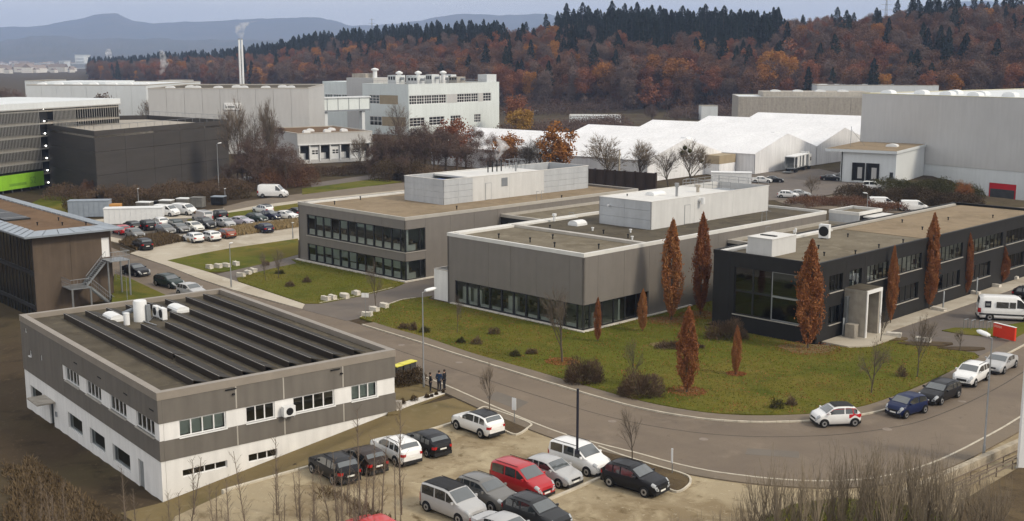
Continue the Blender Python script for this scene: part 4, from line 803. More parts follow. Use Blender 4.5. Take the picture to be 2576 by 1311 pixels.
# multi-storey car park with vertical fins and green band
GF = Fr(-98.8, 250.0, 108.0)
def fin_garage():
    t = thing('parking_garage', 'multi storey car park with pale vertical fins and a lime green band', 'building', GF.w(0, 0), GF.rot)
    Z = 16.6
    for k in range(7): block(t, 'deck', 'concrete', -30, -40, .2 + 2.65 * k, -.25, 24, .55 + 2.65 * k) if k else None
    block(t, 'core', 'room_dark', -30, -40, 0, -6, 24, Z); block(t, 'stair_core', 'black', -5, -3.0, 0, -.5, -.2, Z)
    block(t, 'end_wall', 'mesh_dark', -30, 23.6, 0, -.3, 24, Z)
    f1 = MB().box(0, 0, 0, .10, .07, 1).mesh('fin'); f1.materials.append(MATS['fin_metal'])
    y = -16.0; k = 0
    while y < 24:
        if y < -3.1 or y > 1.0:
            lo = 4.2 if y < 0 else 12.0
            if not (-13 < y < -3.5 and False):
                o = link('fin', f1, None, t, loc=(-.12, y, lo)); o.scale = (1, 1, Z + .3 - lo - (3.0 if y > 8 else 0) * 0)
        y += .42 if y < 8 else .8
    for k in range(2, 7): block(t, 'floor_edge', 'fin_metal', -.2, -16, .3 + 2.65 * k, -.14, -.2, .42 + 2.65 * k)
    block(t, 'green_band', 'green_panel', -.3, -17, .7, 0.06, -3.2, 3.7)
    mat('green_dark', (.17, .37, .035), .6, .1, 1); text(t, '52', 2.0, (.08, -6.6, 2.0), (R(90), 0, R(90)), 'green_dark'); block(t, 'lettering', 'green_dark', .05, -13.6, 1.35, .075, -8.6, 1.9); block(t, 'green_post', 'green_panel', -.6, -.1, 0, .3, .9, 4.2)
    for k in range(5): block(t, 'column', 'steel', -.6, -15 + 2.7 * k, 0, -.4, -14.8 + 2.7 * k, .7)
    for k in range(7): MB().lathe([(.05, 0), (.17, .08), (.17, .2), (.05, .26)], 8, (-.3, -1.5, .9 + 2.62 * k)).build('wall_lamp', 'lamp_white', t)
    block(t, 'roof', 'hall_white', -30, -40, Z + .31, .1, 24.2, Z + 1.5); block(t, 'roof_edge', 'fin_metal', -.05, -40, Z + .1, .2, 24.3, Z + .3)
    return t
fin_garage()
def dark_garage():
    a, b, c = P(118, 306, 14), P(236, 322, 14), P(572, 295, 14); a = a + (a - b) * .3; d = c + Vector((-25, 22, 0)); e = a + Vector((-10, 24, 0))
    t = thing('parking_garage', 'dark mesh clad car park block with roof railing beside the finned one', 'building', (b.x, b.y, 0))
    pts = [(q.x - b.x, q.y - b.y) for q in (a, b, c, d, e)]
    for i in (0, 1, 2, 3, 4):
        p, q = Vector(pts[i]), Vector(pts[(i + 1) % 5]); n = max(1, round((q - p).length / 9)); nn = Vector((q.y - p.y, p.x - q.x)).normalized()
        for k in range(n):
            u, v = p.lerp(q, k / n + .0006), p.lerp(q, (k + 1) / n - .0006)
            for z0, z1 in ((.3, 4.6), (4.66, 9.2), (9.26, 13.4)): MB().prism([u, v, v - nn * .15, u - nn * .15], z0, z1).build('mesh_panel', 'mesh_dark', t)
    MB().prism([(x * .985, y * .985) for x, y in pts], 12.0, 12.4).build('top_deck', 'concrete', t)
    for i in (0, 1, 2):
        p, q = Vector(pts[i]), Vector(pts[(i + 1) % 5]); n = max(1, round((q - p).length / 2.6)); mb = MB()
        mb.tube((*p, 14.4), (*q, 14.4), .05, n=4)
        for k in range(n + 1): r = p.lerp(q, k / n); mb.tube((*r, 13.4), (*r, 14.4), .04, n=4)
        mb.build('railing', 'steel', t); 
    return t
dark_garage()
def hall(name, label, x0, x1, ytop, Y, dep, m, az=0.0, ybase=0.0, z0=-.3, rm='roof_grey', joints=8):
    """flat roofed hall seen face-on: its front runs from image column x0 to x1, top at image row ytop, at distance Y"""
    a = PY(x0, ytop, Y); b = PY(x1, ytop, Y); W = b.x - a.x; Z = a.z
    t = thing(name, label, 'building', (a.x, Y, 0), R(az))
    wall(t, 'wall_panel', M_front(0), 0, W, z0, Z, m, joints=[W * k / joints for k in range(1, joints)], th=.3, gap=.03)
    wall(t, 'wall_panel', M_right(W), .3, dep, z0, Z, m, th=.3); wall(t, 'wall_panel', M_left(0), .3, dep, z0, Z, m, th=.3); wall(t, 'wall_panel', M_back(dep), .3, W - .3, z0, Z, m, th=.3)
    flat_roof(t, 0, 0, W, dep, Z, rm, .4, 'coping', .25)
    return t, W, Z
t, W, Z = hall('factory_hall', 'long pale grey factory hall behind the bare trees with a white sign', 372, 772, 222, 335, 50, 'hall_grey', 4, joints=9, rm='roof_dark')
sg = block(t, 'sign', 'sign_white', W * .47, -.25, Z - 6.2, W * .575, -.02, Z - 4.2)
mat('sign_mark', (.16, .17, .17), .6, .05, 1)
mk = MB().box(W * .476, -.29, Z - 5.7, W * .4785, -.26, Z - 4.7).box(W * .4787, -.288, Z - 5.7, W * .486, -.26, Z - 5.5).box(W * .4787, -.288, Z - 5.25, W * .486, -.26, Z - 5.1).box(W * .4835, -.29, Z - 5.49, W * .486, -.262, Z - 5.26).box(W * .491, -.29, Z - 5.55, W * .534, -.26, Z - 5.15)
mk.poly([(W * .545, -.28, Z - 5.8), (W * .549, -.28, Z - 5.8), (W * .545, -.28, Z - 4.6), (W * .541, -.28, Z - 4.6)]).poly([(W * .553, -.28, Z - 5.8), (W * .557, -.28, Z - 5.8), (W * .566, -.28, Z - 4.6), (W * .562, -.28, Z - 4.6)])
mk.build('lettering', 'sign_mark', sg)
for k in range(6): skylight(t, W * (.12 + .15 * k), 4 + (k % 2) * 3, Z - .25, 2.6, 1.6, .7)
for k in range(3): skylight(t, W * (.2 + .3 * k), 14, Z - .25, 2.6, 1.6, .7)
t, W, Z = hall('factory_hall', 'long white factory hall with rooflights at the far left', 66, 372, 213, 410, 60, 'hall_white', -3, joints=8, rm='hall_white')
for k in range(9): skylight(t, W * (.08 + .1 * k), 5 + (k % 3) * 4, Z - .25, 3, 1.6, .8)
block(t, 'roof_step', 'hall_white', W * .0, 12, Z - .2, W * .55, 40, Z + .7)
t, W, Z = hall('factory_hall', 'low white hall with dark window strip by the town', 62, 112, 203, 620, 30, 'hall_white', 0, joints=3)
for k in range(3): window(t, 'front', 0, W * (.2 + .26 * k), Z - 1.6, 1.6, .9, fw=.08, gm='glass_dark')
t, W, Z = hall('factory_hall', 'low cream hall on the rise before the forest', 398, 458, 203, 560, 20, 'hall_white', 0, joints=3, rm='hall_white')
# white production building with window bands
HFR = Fr(-36.6 - 22.6 * math.sin(R(127)), 415 - 22.6 * math.cos(R(127)), 127.0)
def white_works():
    W, D, Z = 22.6, 52.5, 18.1
    t = thing('production_building', 'white production building with strip windows and plant on its roof', 'building', HFR.w(0, 0), HFR.rot)
    up = [(.4, 20.7), (27, 39.5), (42.5, 47.5)]; lo = [(.4, 8.5), (11, 19.5), (23, 29), (37, 41)]
    wall(t, 'wall_panel', M_right(W), 0, D, -.3, Z, 'mint_white', [(a, b, 10.9, 14.1) for a, b in up] + [(a, b, 3.1, 6.2) for a, b in lo], joints=[21.5, 41], th=.3)
    wall(t, 'wall_panel', M_front(0), 0, W - .31, -.3, Z, 'mint_white', [(3.4, 17.5, 10.9, 14.1), (3.4, 21, 3.1, 6.4)], th=.3)
    wall(t, 'wall_panel', M_left(0), .3, D, -.3, Z, 'mint_white', th=.3); wall(t, 'wall_panel', M_back(D), .3, W - .3, -.3, Z, 'mint_white', th=.3)
    for a, b in up:
        n = max(1, round((b - a) / 4.2))
        for k in range(n): window(t, 'right', W, a + (b - a) * k / n, 10.9, (b - a) / n - .05, 3.2, nm=3, nh=3, fw=.16, dep=.15, fm='frame_white', gm='glass_dark')
    for a, b in lo: window(t, 'right', W, a, 3.1, b - a, 3.1, nm=4, nh=3, fw=.16, dep=.15, fm='frame_white', gm='glass_dark')
    block(t, 'grey_infill', 'hall_grey', W - .25, 20.8, 10.9, W + .04, 26.9, 14.1); block(t, 'grey_infill', 'hall_grey', W - .25, 39.6, 10.9, W + .04, 42.4, 14.1)
    window(t, 'front', 0, 3.4, 10.9, 5.0, 3.2, nm=3, nh=3, fw=.16, fm='frame_white', gm='glass_dark'); block(t, 'brown_infill', 'beige_panel', 8.5, .05, 10.9, 17.4, .2, 14.1)
    window(t, 'front', 0, 3.4, 3.1, 6.0, 3.3, nm=3, nh=2, fw=.16, fm='frame_white', gm='glass_dark'); block(t, 'brown_infill', 'beige_panel', 9.5, .05, 3.1, 20.9, .2, 6.4)
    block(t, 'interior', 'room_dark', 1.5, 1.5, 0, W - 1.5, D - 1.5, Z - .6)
    flat_roof(t, 0, 0, W, D, Z, 'roof_grey', .4, 'mint_white', .2)
    block(t, 'stair_head', 'hall_white', W - 5, D - 7, Z - .2, W - .6, D - 1, Z + 2.9)
    for x, y, w, d, h in ((8, 5, 4, 5, 3.0), (13, 10, 5, 4, 2.4), (7, 16, 5, 6, 2.8), (15, 18, 3, 4, 3.2), (9, 26, 6, 5, 2.6), (16, 30, 4, 5, 2.2), (8, 35, 5, 3, 2.9)):
        b = block(t, 'roof_plant', 'hall_white' if (x + y) % 2 else 'concrete', x, y, Z - .2, x + w, y + d, Z + h); MB().tube((x + w, y + d / 2, Z + h * .6), (x + w + 1.6, y + d / 2, Z + h * .6), .5, n=10).build('duct', 'galv', b)
        for k in range(3): block(b, 'grille', 'black', x + w * (.1 + .3 * k), y - .06, Z + h * .45, x + w * (.3 + .3 * k), y - .01, Z + h * .85)
    for x, y in ((11, 8), (14, 15), (17.5, 25)): MB().lathe([(.75, 0), (.75, 3.4), (1.3, 3.5), (1.3, 4.0), (.3, 4.5)], 14, (x, y, Z)).build('exhaust_stack', 'white_metal', t, 40)
    rails(t, [(1, 1), (W - 1, 1), (W - 1, D - 1)], Z, 1.1, 'steel', step=3, r=.05)
    # lower blocks to the left and the stair tower
    block(t, 'tower', 'hall_grey', -14, 6, 0, -.02, 18, Z + 1.9); block(t, 'tower_plant', 'concrete', -13, 8, Z + 1.91, -6, 14, Z + 3.4); MB().lathe([(.8, 0), (.8, 2.6), (1.4, 2.7), (1.4, 3.2), (.3, 3.6)], 14, (-4, 11, Z + 1.9)).build('exhaust_stack', 'white_metal', t, 40)
    lw = block(t, 'side_wing', 'mint_white', -30, 9, 0, -14.02, 30, Z + .3)
    for k in range(3): window(t, 'front', 9 - .3, -28.5 + 4.6 * k, 11, 4.2, 2.6, nm=3, nh=2, fw=.16, dep=0.0, fm='frame_white', gm='glass_dark')
    return t
white_works()
def works_bridge():
    a = PY(650, 262, 372); b = PY(930, 256, 401); d = (b - a); L = Vector((d.x, d.y)).length
    t = thing('enclosed_bridge', 'pale green glazed bridge between the grey hall and the white works', 'bridge', (a.x, a.y, 0), math.atan2(d.y, d.x)); z0 = 9.6
    block(t, 'deck', 'galv', 0, 0, z0, L, 3.5, z0 + .5); block(t, 'roof', 'hall_white', -.3, -.4, z0 + 4.4, L + .3, 4, z0 + 4.8)
    n = 10
    for k in range(n): block(t, 'side_panel', 'mint_white', L * k / n + .12, 0, z0 + .51, L * (k + 1) / n - .12, .12, z0 + 4.39)
    for k in range(n + 1): block(t, 'rib', 'galv', L * k / n - .1, -.08, z0 + .5, L * k / n + .1, .2, z0 + 4.4)
    for x in (.25, .6, .95): block(t, 'pillar', 'hall_white', L * x - .6, .8, 0, L * x + .6, 2.4, z0)
    return t
works_bridge()
def dock_building():
    a = P(750, 413, 0); b = P(938, 404, 0); d = b - a; L = d.length; Z = 8.0
    t = thing('loading_dock_building', 'low grey loading dock building with a row of white dock gates', 'building', (a.x, a.y, 0), math.atan2(d.y, d.x))
    gates = [(.6 + k * (L - 1.2) / 7, .6 + (k + 1) * (L - 1.2) / 7 - .35) for k in range(7)]
    wall(t, 'wall_panel', M_front(0), 0, L, 0, Z, 'hall_grey', [(g0, g1, 1.0, 4.6) for g0, g1 in gates], th=.4)
    wall(t, 'wall_panel', M_left(0), .4, 28, 0, Z, 'hall_grey'); wall(t, 'wall_panel', M_right(L), .4, 28, 0, Z, 'hall_grey')
    block(t, 'dock_wall', 'room_dark', .3, 1.6, 0, L - .3, 1.8, 5)
    for k, (g0, g1) in enumerate(gates):
        block(t, 'dock_frame', 'white_metal', g0 - .32, -.25, .6, g0 - .02, -.02, 4.8)
        if k % 2: g = block(t, 'dock_gate', 'white_metal', g0 + .05, .25, 1.0, g1 - .05, .35, 4.4); [block(g, 'gate_window', 'black', g0 + .6 + i * .9, .22, 2.4 + j * .6, g0 + 1.3 + i * .9, .245, 2.8 + j * .6) for i in range(2) for j in range(2)]
        else: block(t, 'dock_gate', 'white_metal', g0 + .6, 1.4, 1.0, g1 - .5, 1.55, 2.6)
    block(t, 'canopy', 'white_metal', 0, -.5, 4.85, L, -.02, 5.05); flat_roof(t, 0, 0, L, 28, Z, 'roof_brown', .4, 'coping', .2)
    for x, y in ((4, 4), (7, 9), (10, 4.5), (13.5, 10), (15, 5)): skylight(t, x, y, Z - .2, 1.8, 1.4, .7)
dock_building()
# twin-flue chimney
c = PY(609, 215, 480); t = thing('factory_chimney', 'tall twin white factory chimney with steam rising from it', 'chimney', (c.x, 480, 0))
zt = PY(609, 100, 480).z
for s in (-.55, .55): MB().tube((s, 0, 0), (s, 0, zt), .43, .41, n=12).build('flue', 'white_metal', t, 50); MB().tube((s, 0, zt - .02), (s, 0, zt + .5), .35, .35, n=12).build('flue_tip', 'galv', t, 50)
for k in range(9): block(t, 'bracket', 'galv', -.9, -.1, 3 + 3.4 * k, .9, .1, 3.2 + 3.4 * k)
block(t, 'foundation', 'concrete', -1.6, -1.2, -.2, 1.6, 1.2, .6)
# lattice masts on the hill
def lattice(x, ytop, Y, label):
    p = PY(x, ytop, Y); g = ground_z(p.x, Y); h = p.z - g
    t = thing('lattice_mast', label, 'pylon', (p.x, Y, g)); mb = MB(); w = 3.0
    for sx in (-1, 1):
        for sy in (-1, 1): mb.tube((sx * w, sy * w, 0), (sx * .3, sy * .3, h), .22, .12, n=4)
    n = 12
    for k in range(n):
        a = w * (1 - k / n) + .3; b = w * (1 - (k + 1) / n) + .3; z0, z1 = h * k / n, h * (k + 1) / n
        for sy in (-1, 1): mb.tube((-a, sy * a, z0), (b, sy * b, z1), .1, n=4); mb.tube((a, sy * a, z0), (-b, sy * b, z1), .1, n=4)
    mb.build('lattice', 'galv', t)
    for k, l in ((.78, 6.5), (.88, 5.2), (.97, 3.8)): MB().tube((-l, 0, h * k), (l, 0, h * k), .2, n=4).build('cross_arm', 'galv', t)
lattice(935, 46, 1750, 'steel lattice mast above the conifers left of the white works'); lattice(2231, -4, 1150, 'steel lattice mast above the brown forest on the right')
# ================================================================ white tent halls
TD = Vector((math.sin(R(41)), math.cos(R(41)), 0)); TR = Vector((math.sin(R(-49)), math.cos(R(-49)), 0))
def tent(i, near, length, label, zr=8.9, ze=4.9, w=31.6):
    fr = Fr(*(near + TR * length)[:2], 131.0); L = length                 # local x runs along the ridge towards the gable we see, y along the gable
    t = thing('storage_tent', label, 'tent', fr.w(0, 0), fr.rot, 'white storage tents')
    for nm, y0, z0, y1, z1 in (('roof_sheet', -.3, ze - .1, w / 2, zr), ('roof_sheet', w / 2, zr, w + .3, ze - .1)):
        n = 12
        for k in range(n):
            a, b = L * k / n + .03, L * (k + 1) / n - .03; s = -.12
            MB().poly([(a, y0, z0), (b, y0, z0), (b, y1, z1), (a, y1, z1)]).poly([(a, y0, z0 + s), (a, y1, z1 + s), (b, y1, z1 + s), (b, y0, z0 + s)]).poly([(b, y0, z0), (b, y0, z0 + s), (b, y1, z1 + s), (b, y1, z1)]).poly([(a, y0, z0), (a, y1, z1), (a, y1, z1 + s), (a, y0, z0 + s)]).poly([(a, y0, z0), (a, y0, z0 + s), (b, y0, z0 + s), (b, y0, z0)]).build(nm, 'tent_white', t)
    for x in (0, L - .15): MB().poly([(x, 0, 0), (x, w, 0), (x, w, ze - .15), (x, w / 2, zr - .13), (x, 0, ze - .15)]).poly([(x + .15, 0, 0), (x + .15, 0, ze - .15), (x + .15, w / 2, zr - .13), (x + .15, w, ze - .15), (x + .15, w, 0)]).build('gable', 'tent_white', t)
    block(t, 'side_wall', 'tent_white', .2, .0, 0, L - .2, .12, ze - .15); block(t, 'side_wall', 'tent_white', .2, w - .12, 0, L - .2, w, ze - .15)
    return t
N0 = Vector((37, 253, 0)); names = ['white storage tent nearest of the row, behind the bare trees', 'white storage tent second of the row, its open gable beside the truck', 'white storage tent third of the row', 'white storage tent fourth of the row', 'white storage tent farthest of the row beside the tall grey hall']
for i in range(5):
    t = tent(i, N0 + TD * 32 * i + (TR * 9 if i == 0 else Vector((0, 0, 0))), 68 if i == 0 else 62, names[i])
    if i == 0: block(t, 'side_panel', 'beige_panel', 68.05, 24, 2.6, 72, 31.5, 4.6); block(t, 'side_panel', 'tent_white', 68.05, 24.1, 0, 72, 31.4, 2.59)
    if i in (1, 2): skylight(t, 30 + i * 8, 7, 6.6, 2.5, 2.5, .8)
# ================================================================ tall grey hall, annex with docks (right)
RG0 = 38.9
def grey_hall():
    a = Vector((86.6, 290, 0)); b = Vector((111.4, 256, 0)); d = (b - a).normalized(); L = 95; Z = 18.7
    rot = math.atan2(d.y, d.x); t = thing('warehouse_hall', 'tall plain grey warehouse hall at the right edge with yellow roof trim', 'building', a, rot)
    wall(t, 'wall_panel', M_front(0), 0, L, 2.6, Z, 'hall_grey', joints=[7 * k for k in range(1, 14)], th=.3, gap=.008, hj=())
    wall(t, 'plinth', M_front(.1), 0, L, -5.4, 2.59, 'hall_white', [(RG0 - 3.3, RG0 + 3.3, -5.4, -.3)], th=.3)
    wall(t, 'wall_panel', M_left(0), .3, 90, -.4, Z, 'hall_grey', th=.3); block(t, 'roof', 'hall_white', .1, .1, Z - .4, L, 90, Z - .2)
    for q in ((-.05, -.05, L, .3), (-.05, .3, .3, 90)): block(t, 'roof_trim', 'trim_yellow', *q[:2], Z + .003, q[2], q[3], Z + .12)
    for k in range(14): skylight(t, 4 + k * 4.6, 5 + (k * 7) % 17, Z - .2, 3.2, 2.2, 1.0)
    return t, Fr(a.x, a.y, 90 - math.degrees(rot))
gh, GHF = grey_hall()
def dock_annex():
    W, D, Z = 12.2, 24.6, 7.3; c = Vector((84.0, 254, 0)); fr = Fr(c.x - W * math.sin(R(123)), c.y - W * math.cos(R(123)), 123.0)
    t = thing('warehouse_annex', 'low pale warehouse annex with two black dock gates', 'building', fr.w(0, 0), fr.rot)
    g = [(2.8, 5.4), (5.9, 8.6)]
    wall(t, 'wall_panel', M_front(0), 0, W, -.3, Z - .6, 'hall_white', [(a, b, .4, 4.4) for a, b in g] + [(10.9, 11.7, .1, 2.6)], th=.4); wall(t, 'wall_panel', M_right(W), .4, D, -.3, Z - .6, 'hall_white', th=.4); wall(t, 'wall_panel', M_left(0), .4, D, -.3, Z - .6, 'hall_white', th=.4)
    block(t, 'roof', 'hall_white', -3.4, -.8, Z - .59, W + .3, D, Z); block(t, 'roof_felt', 'roof_gravel', -3.2, -.6, Z + .003, W + .1, D, Z + .06)
    for a, b in g: q = block(t, 'dock_gate', 'black', a, .3, .4, b, .4, 4.4); block(q, 'gate_leaf', 'hall_grey', a + 1.0, .2, .9, b - .6, .29, 3.4); [block(q, 'dock_bumper', 'black', x, -.3, .4, x + .35, .0, 4.4) for x in (a - .1, b - .3)]
    block(t, 'door', 'frame_dark', 10.9, .2, .1, 11.7, .3, 2.6); MB().tube((.3, -.1, 0), (.3, -.1, Z - .6), .12, n=8).build('downpipe', 'frame_dark', t)
    skylight(t, 8, 12, Z + .06, 2.5, 2, .6)
    mb = MB().tube((-1, 10, Z), (-1, 10, Z + 4.5), .06, n=5).tube((-1, 10, Z + 3.8), (1.8, 12, Z), .04, n=4); mb.build('antenna', 'galv', t)
dock_annex()
block(gh, 'red_gate', 'red_gate', RG0 - 3.2, .15, -5.3, RG0 + 3.2, .35, -.35); block(gh, 'gate_band', 'room_dark', RG0 - 2.9, .08, -3.6, RG0 + 2.9, .145, -1.6)
t, W, Z = hall('flat_office', 'long low beige office with flat roofs below the forest', 1858, 2190, 243, 455, 30, 'concrete', -6, joints=6, rm='hall_white')
for k in range(7): window(t, 'front', 0, W * (.15 + .12 * k), Z - 3.4, 2.2, 1.8, nm=2, fw=.15, gm='glass_dark')
block(t, 'upper_storey', 'concrete', W * .2, 8, Z - .2, W, 28, Z + 1.6); [skylight(t, W * (.3 + .17 * k), 12, Z + 1.6, 4, 3, .7) for k in range(4)]
t, W, Z = hall('flat_office', 'long white office with paired small windows at the forest edge', 2056, 2350, 214, 520, 25, 'hall_white', -8, joints=5, rm='hall_white')
for k in range(3):
    for s in (0, 3.8):
        for z in (1.7, 3.6): window(t, 'front', 0, 5.5 + k * 10 + s, Z - z - 1.2, 1.3, 1.2, fw=.08, dep=.02, gm='glass_dark')
t, W, Z = hall('greenhouse', 'low white roofed shed before the forest', 1432, 1562, 291, 505, 14, 'hall_white', -4, joints=4, rm='hall_white')
t, W, Z = hall('garden_house', 'small pale house with dark roof at the forest edge', 1765, 1806, 266, 520, 8, 'hall_white', 0, joints=2, rm='roof_dark'); window(t, 'front', 0, 1.0, Z - 2.2, 1.6, 1.3, nm=2, fw=.1, gm='glass_dark')
# dark timber screen wall behind the grey offices
a = P(1400, 479, 0); b = P(1648, 500, 0); d = b - a; L = d.length
t = thing('timber_screen_wall', 'long dark brown timber wall behind the grey offices', 'wall', (a.x, a.y, 0), math.atan2(d.y, d.x)); n = 10
mat('dark_timber', (.040, .026, .018), .85, .25, .4, stretch=(2.5, 2.5, .2))
pnl = MB().box(0, 0, 0, L / n - .06, .3, 5.0).mesh('board_panel'); pnl.materials.append(MATS['dark_timber'])
for k in range(n): link('board_panel', pnl, None, t, loc=(k * L / n, 0, 0))
pst = MB().box(-.15, -.12, 0, .15, .42, 5.15).mesh('post'); pst.materials.append(MATS['dark_timber'])
for k in range(n + 1): link('post', pst, None, t, loc=(k * L / n - .03, 0, 0))
# ================================================================ far town and hills
RT = random.Random(11)
hs_me = []
for k in range(3):
    w, d, h = ((14, 10, 7), (24, 12, 9), (36, 18, 10))[k]
    wl = MB().box(-w / 2, -d / 2, -3, w / 2, d / 2, h).mesh('wall'); wl.materials.append(MATS['town_wall'])
    rf = MB().poly([(-w / 2, -d / 2, h), (w / 2, -d / 2, h), (w / 2, 0, h + d * .4), (-w / 2, 0, h + d * .4)]).poly([(-w / 2, d / 2, h), (-w / 2, 0, h + d * .4), (w / 2, 0, h + d * .4), (w / 2, d / 2, h)]).poly([(-w / 2, -d / 2, h), (-w / 2, 0, h + d * .4), (-w / 2, d / 2, h)]).poly([(w / 2, -d / 2, h), (w / 2, d / 2, h), (w / 2, 0, h + d * .4)]).mesh('roof'); rf.materials.append(MATS['town_roof']); hs_me.append((wl, rf))
def town_house(x, Y, k, rot, s=1.0, z=None):
    t = thing('town_house', 'small pale house in the hazy town at the far left', 'house', (x, Y, ground_z(x, Y) if z is None else z), rot, 'houses of the distant town'); t.scale = (s, s, s)
    link('wall', hs_me[k][0], None, t); link('roof', hs_me[k][1], None, t)
for i in range(150):
    Y = RT.uniform(2000, 5600); x = (RT.uniform(-60, 330) - 1288) / 2960 * Y
    if sxx(x, Y) > 210: x = (RT.uniform(-60, 200) - 1288) / 2960 * Y
    town_house(x, Y, RT.choice((0, 0, 1, 2)), RT.uniform(0, 3.1), RT.uniform(.55, .95))
for (x0, x1, yt, Y, h, lab) in ((188, 212, 139, 2900, 60, 'tall pale silo block in the hazy town'), (176, 224, 160, 2850, 40, 'broad pale works block below the silo in the hazy town'), (148, 162, 154, 3000, 30, 'small pale tower block in the hazy town'), (86, 118, 160, 2700, 25, 'white hall left of the tower block in the hazy town'), (36, 78, 176, 2200, 20, 'long low white hall at the near side of the hazy town'), (30, 60, 162, 2600, 20, 'low white shed in the middle of the hazy town')):
    a = PY(x0, yt, Y); b = PY(x1, yt, Y); t = thing('town_block', lab, 'building', (a.x, Y, 0)); block(t, 'wall', 'hall_white', 0, 0, -2, b.x - a.x, 40, a.z); block(t, 'roof', 'hall_white', -1, -1, a.z + .02, b.x - a.x + 1, 41, a.z + 1)
    for k in range(3): block(t, 'window_band', 'frame_grey', 2, -.6, a.z * (.25 + .22 * k), b.x - a.x - 2, -.05, a.z * (.25 + .22 * k) + 2)
def ridge(name, pts, Y, foot, m, seed, rough):
    rg_ = np.random.RandomState(seed); n = 260; m_rows = 16; x0, x1 = pts[0][0], pts[-1][0]; v = []
    jit = np.convolve(rg_.randn(n + 40), np.ones(7) / 7, 'same')[20:20 + n] * rough; jit2 = rg_.randn(m_rows, n) * rough * 3
    for j in range(m_rows):
        t = j / (m_rows - 1)
        for i in range(n):
            sx = x0 + (x1 - x0) * i / (n - 1); top = interp(sx, pts); zt = CAM_H + (144.3 - top) / FPX * Y
            yy = Y - foot * (1 - t); f = t ** 1.15; z = zt * f + (jit[i] * 6 * f if j == m_rows - 1 else jit2[j, i] * f * (1 - f) * 3)
            v.append(((sx - 1288) / 2960 * yy, yy + jit2[j, i], z if j else -3))
    k = len(v)
    for i in range(n): v.append((v[(m_rows - 1) * n + i][0] * 1.05, Y + 700, -3))
    f = [(j * n + i, j * n + i + 1, (j + 1) * n + i + 1, (j + 1) * n + i) for j in range(m_rows) for i in range(n - 1)]
    q = bpy.data.meshes.new(name); q.from_pydata(v, [], f); q.shade_smooth(); return struct(link(name, q, m))
ridge('mountain_ridge', [(-300, 84), (0, 73), (60, 71), (130, 66), (170, 59), (208, 52), (232, 46), (258, 38), (300, 36), (320, 45), (345, 56), (380, 60), (440, 62), (500, 59), (560, 55), (600, 52), (700, 50), (800, 48), (845, 53), (878, 66), (930, 68), (1000, 58), (1100, 48), (1180, 43), (1240, 41), (1380, 40), (1460, 62), (1600, 80), (2250, 70), (2340, 30), (2380, 9), (2470, 5), (2520, 13), (2900, 25)], 9300, 2600, 'hill', 5, 2.0)
ridge('mountain_ridge', [(-300, 125), (0, 108), (40, 101), (80, 93), (130, 91), (200, 97), (300, 99), (420, 97), (520, 104), (640, 101), (760, 106), (900, 100), (1300, 95)], 6600, 1900, 'hill', 6, 1.6)
# ================================================================ vehicles
mat('tyre', (.012, .012, .012), .8, .1, 4); mat('rim', (.34, .34, .35), .35, .05, 4, metal=.7); mat('car_glass', (.030, .035, .037), .05, .05, 1, spec=1.0, coat=1.0)
mat('windscreen_painted_sheen', (.085, .095, .098), .05, .05, 1, spec=1.0, coat=1.0)  # lightened base colour stands in for sky reflection and the interior behind
mat('car_trim', (.020, .020, .021), .7, .1, 3); mat('head_lamp', (.40, .42, .44), .10, .05, 3, spec=.6); mat('tail_lamp', (.42, .012, .012), .2, .05, 3, spec=.5); mat('plate', (.78, .78, .74), .5, .03, 3); mat('under', (.008, .008, .008), .9, .1, 3)
PAINT = {'white': (.80, .80, .79), 'black': (.010, .010, .012), 'grey': (.14, .135, .125), 'silver': (.42, .42, .42), 'darkgrey': (.028, .029, .031), 'red': (.42, .012, .018), 'blue': (.006, .014, .060), 'darkblue': (.012, .014, .040), 'brown': (.028, .017, .012), 'copper': (.24, .068, .032), 'green': (.020, .034, .030), 'lilac': (.44, .41, .47), 'palered': (.55, .03, .03), 'cream': (.74, .73, .66)}
for k, c in PAINT.items(): mat('paint_' + k, c, .35, .03, 2.5, spec=.25 if max(c) < .07 else .4, coat=.10 if max(c) < .07 else .6)
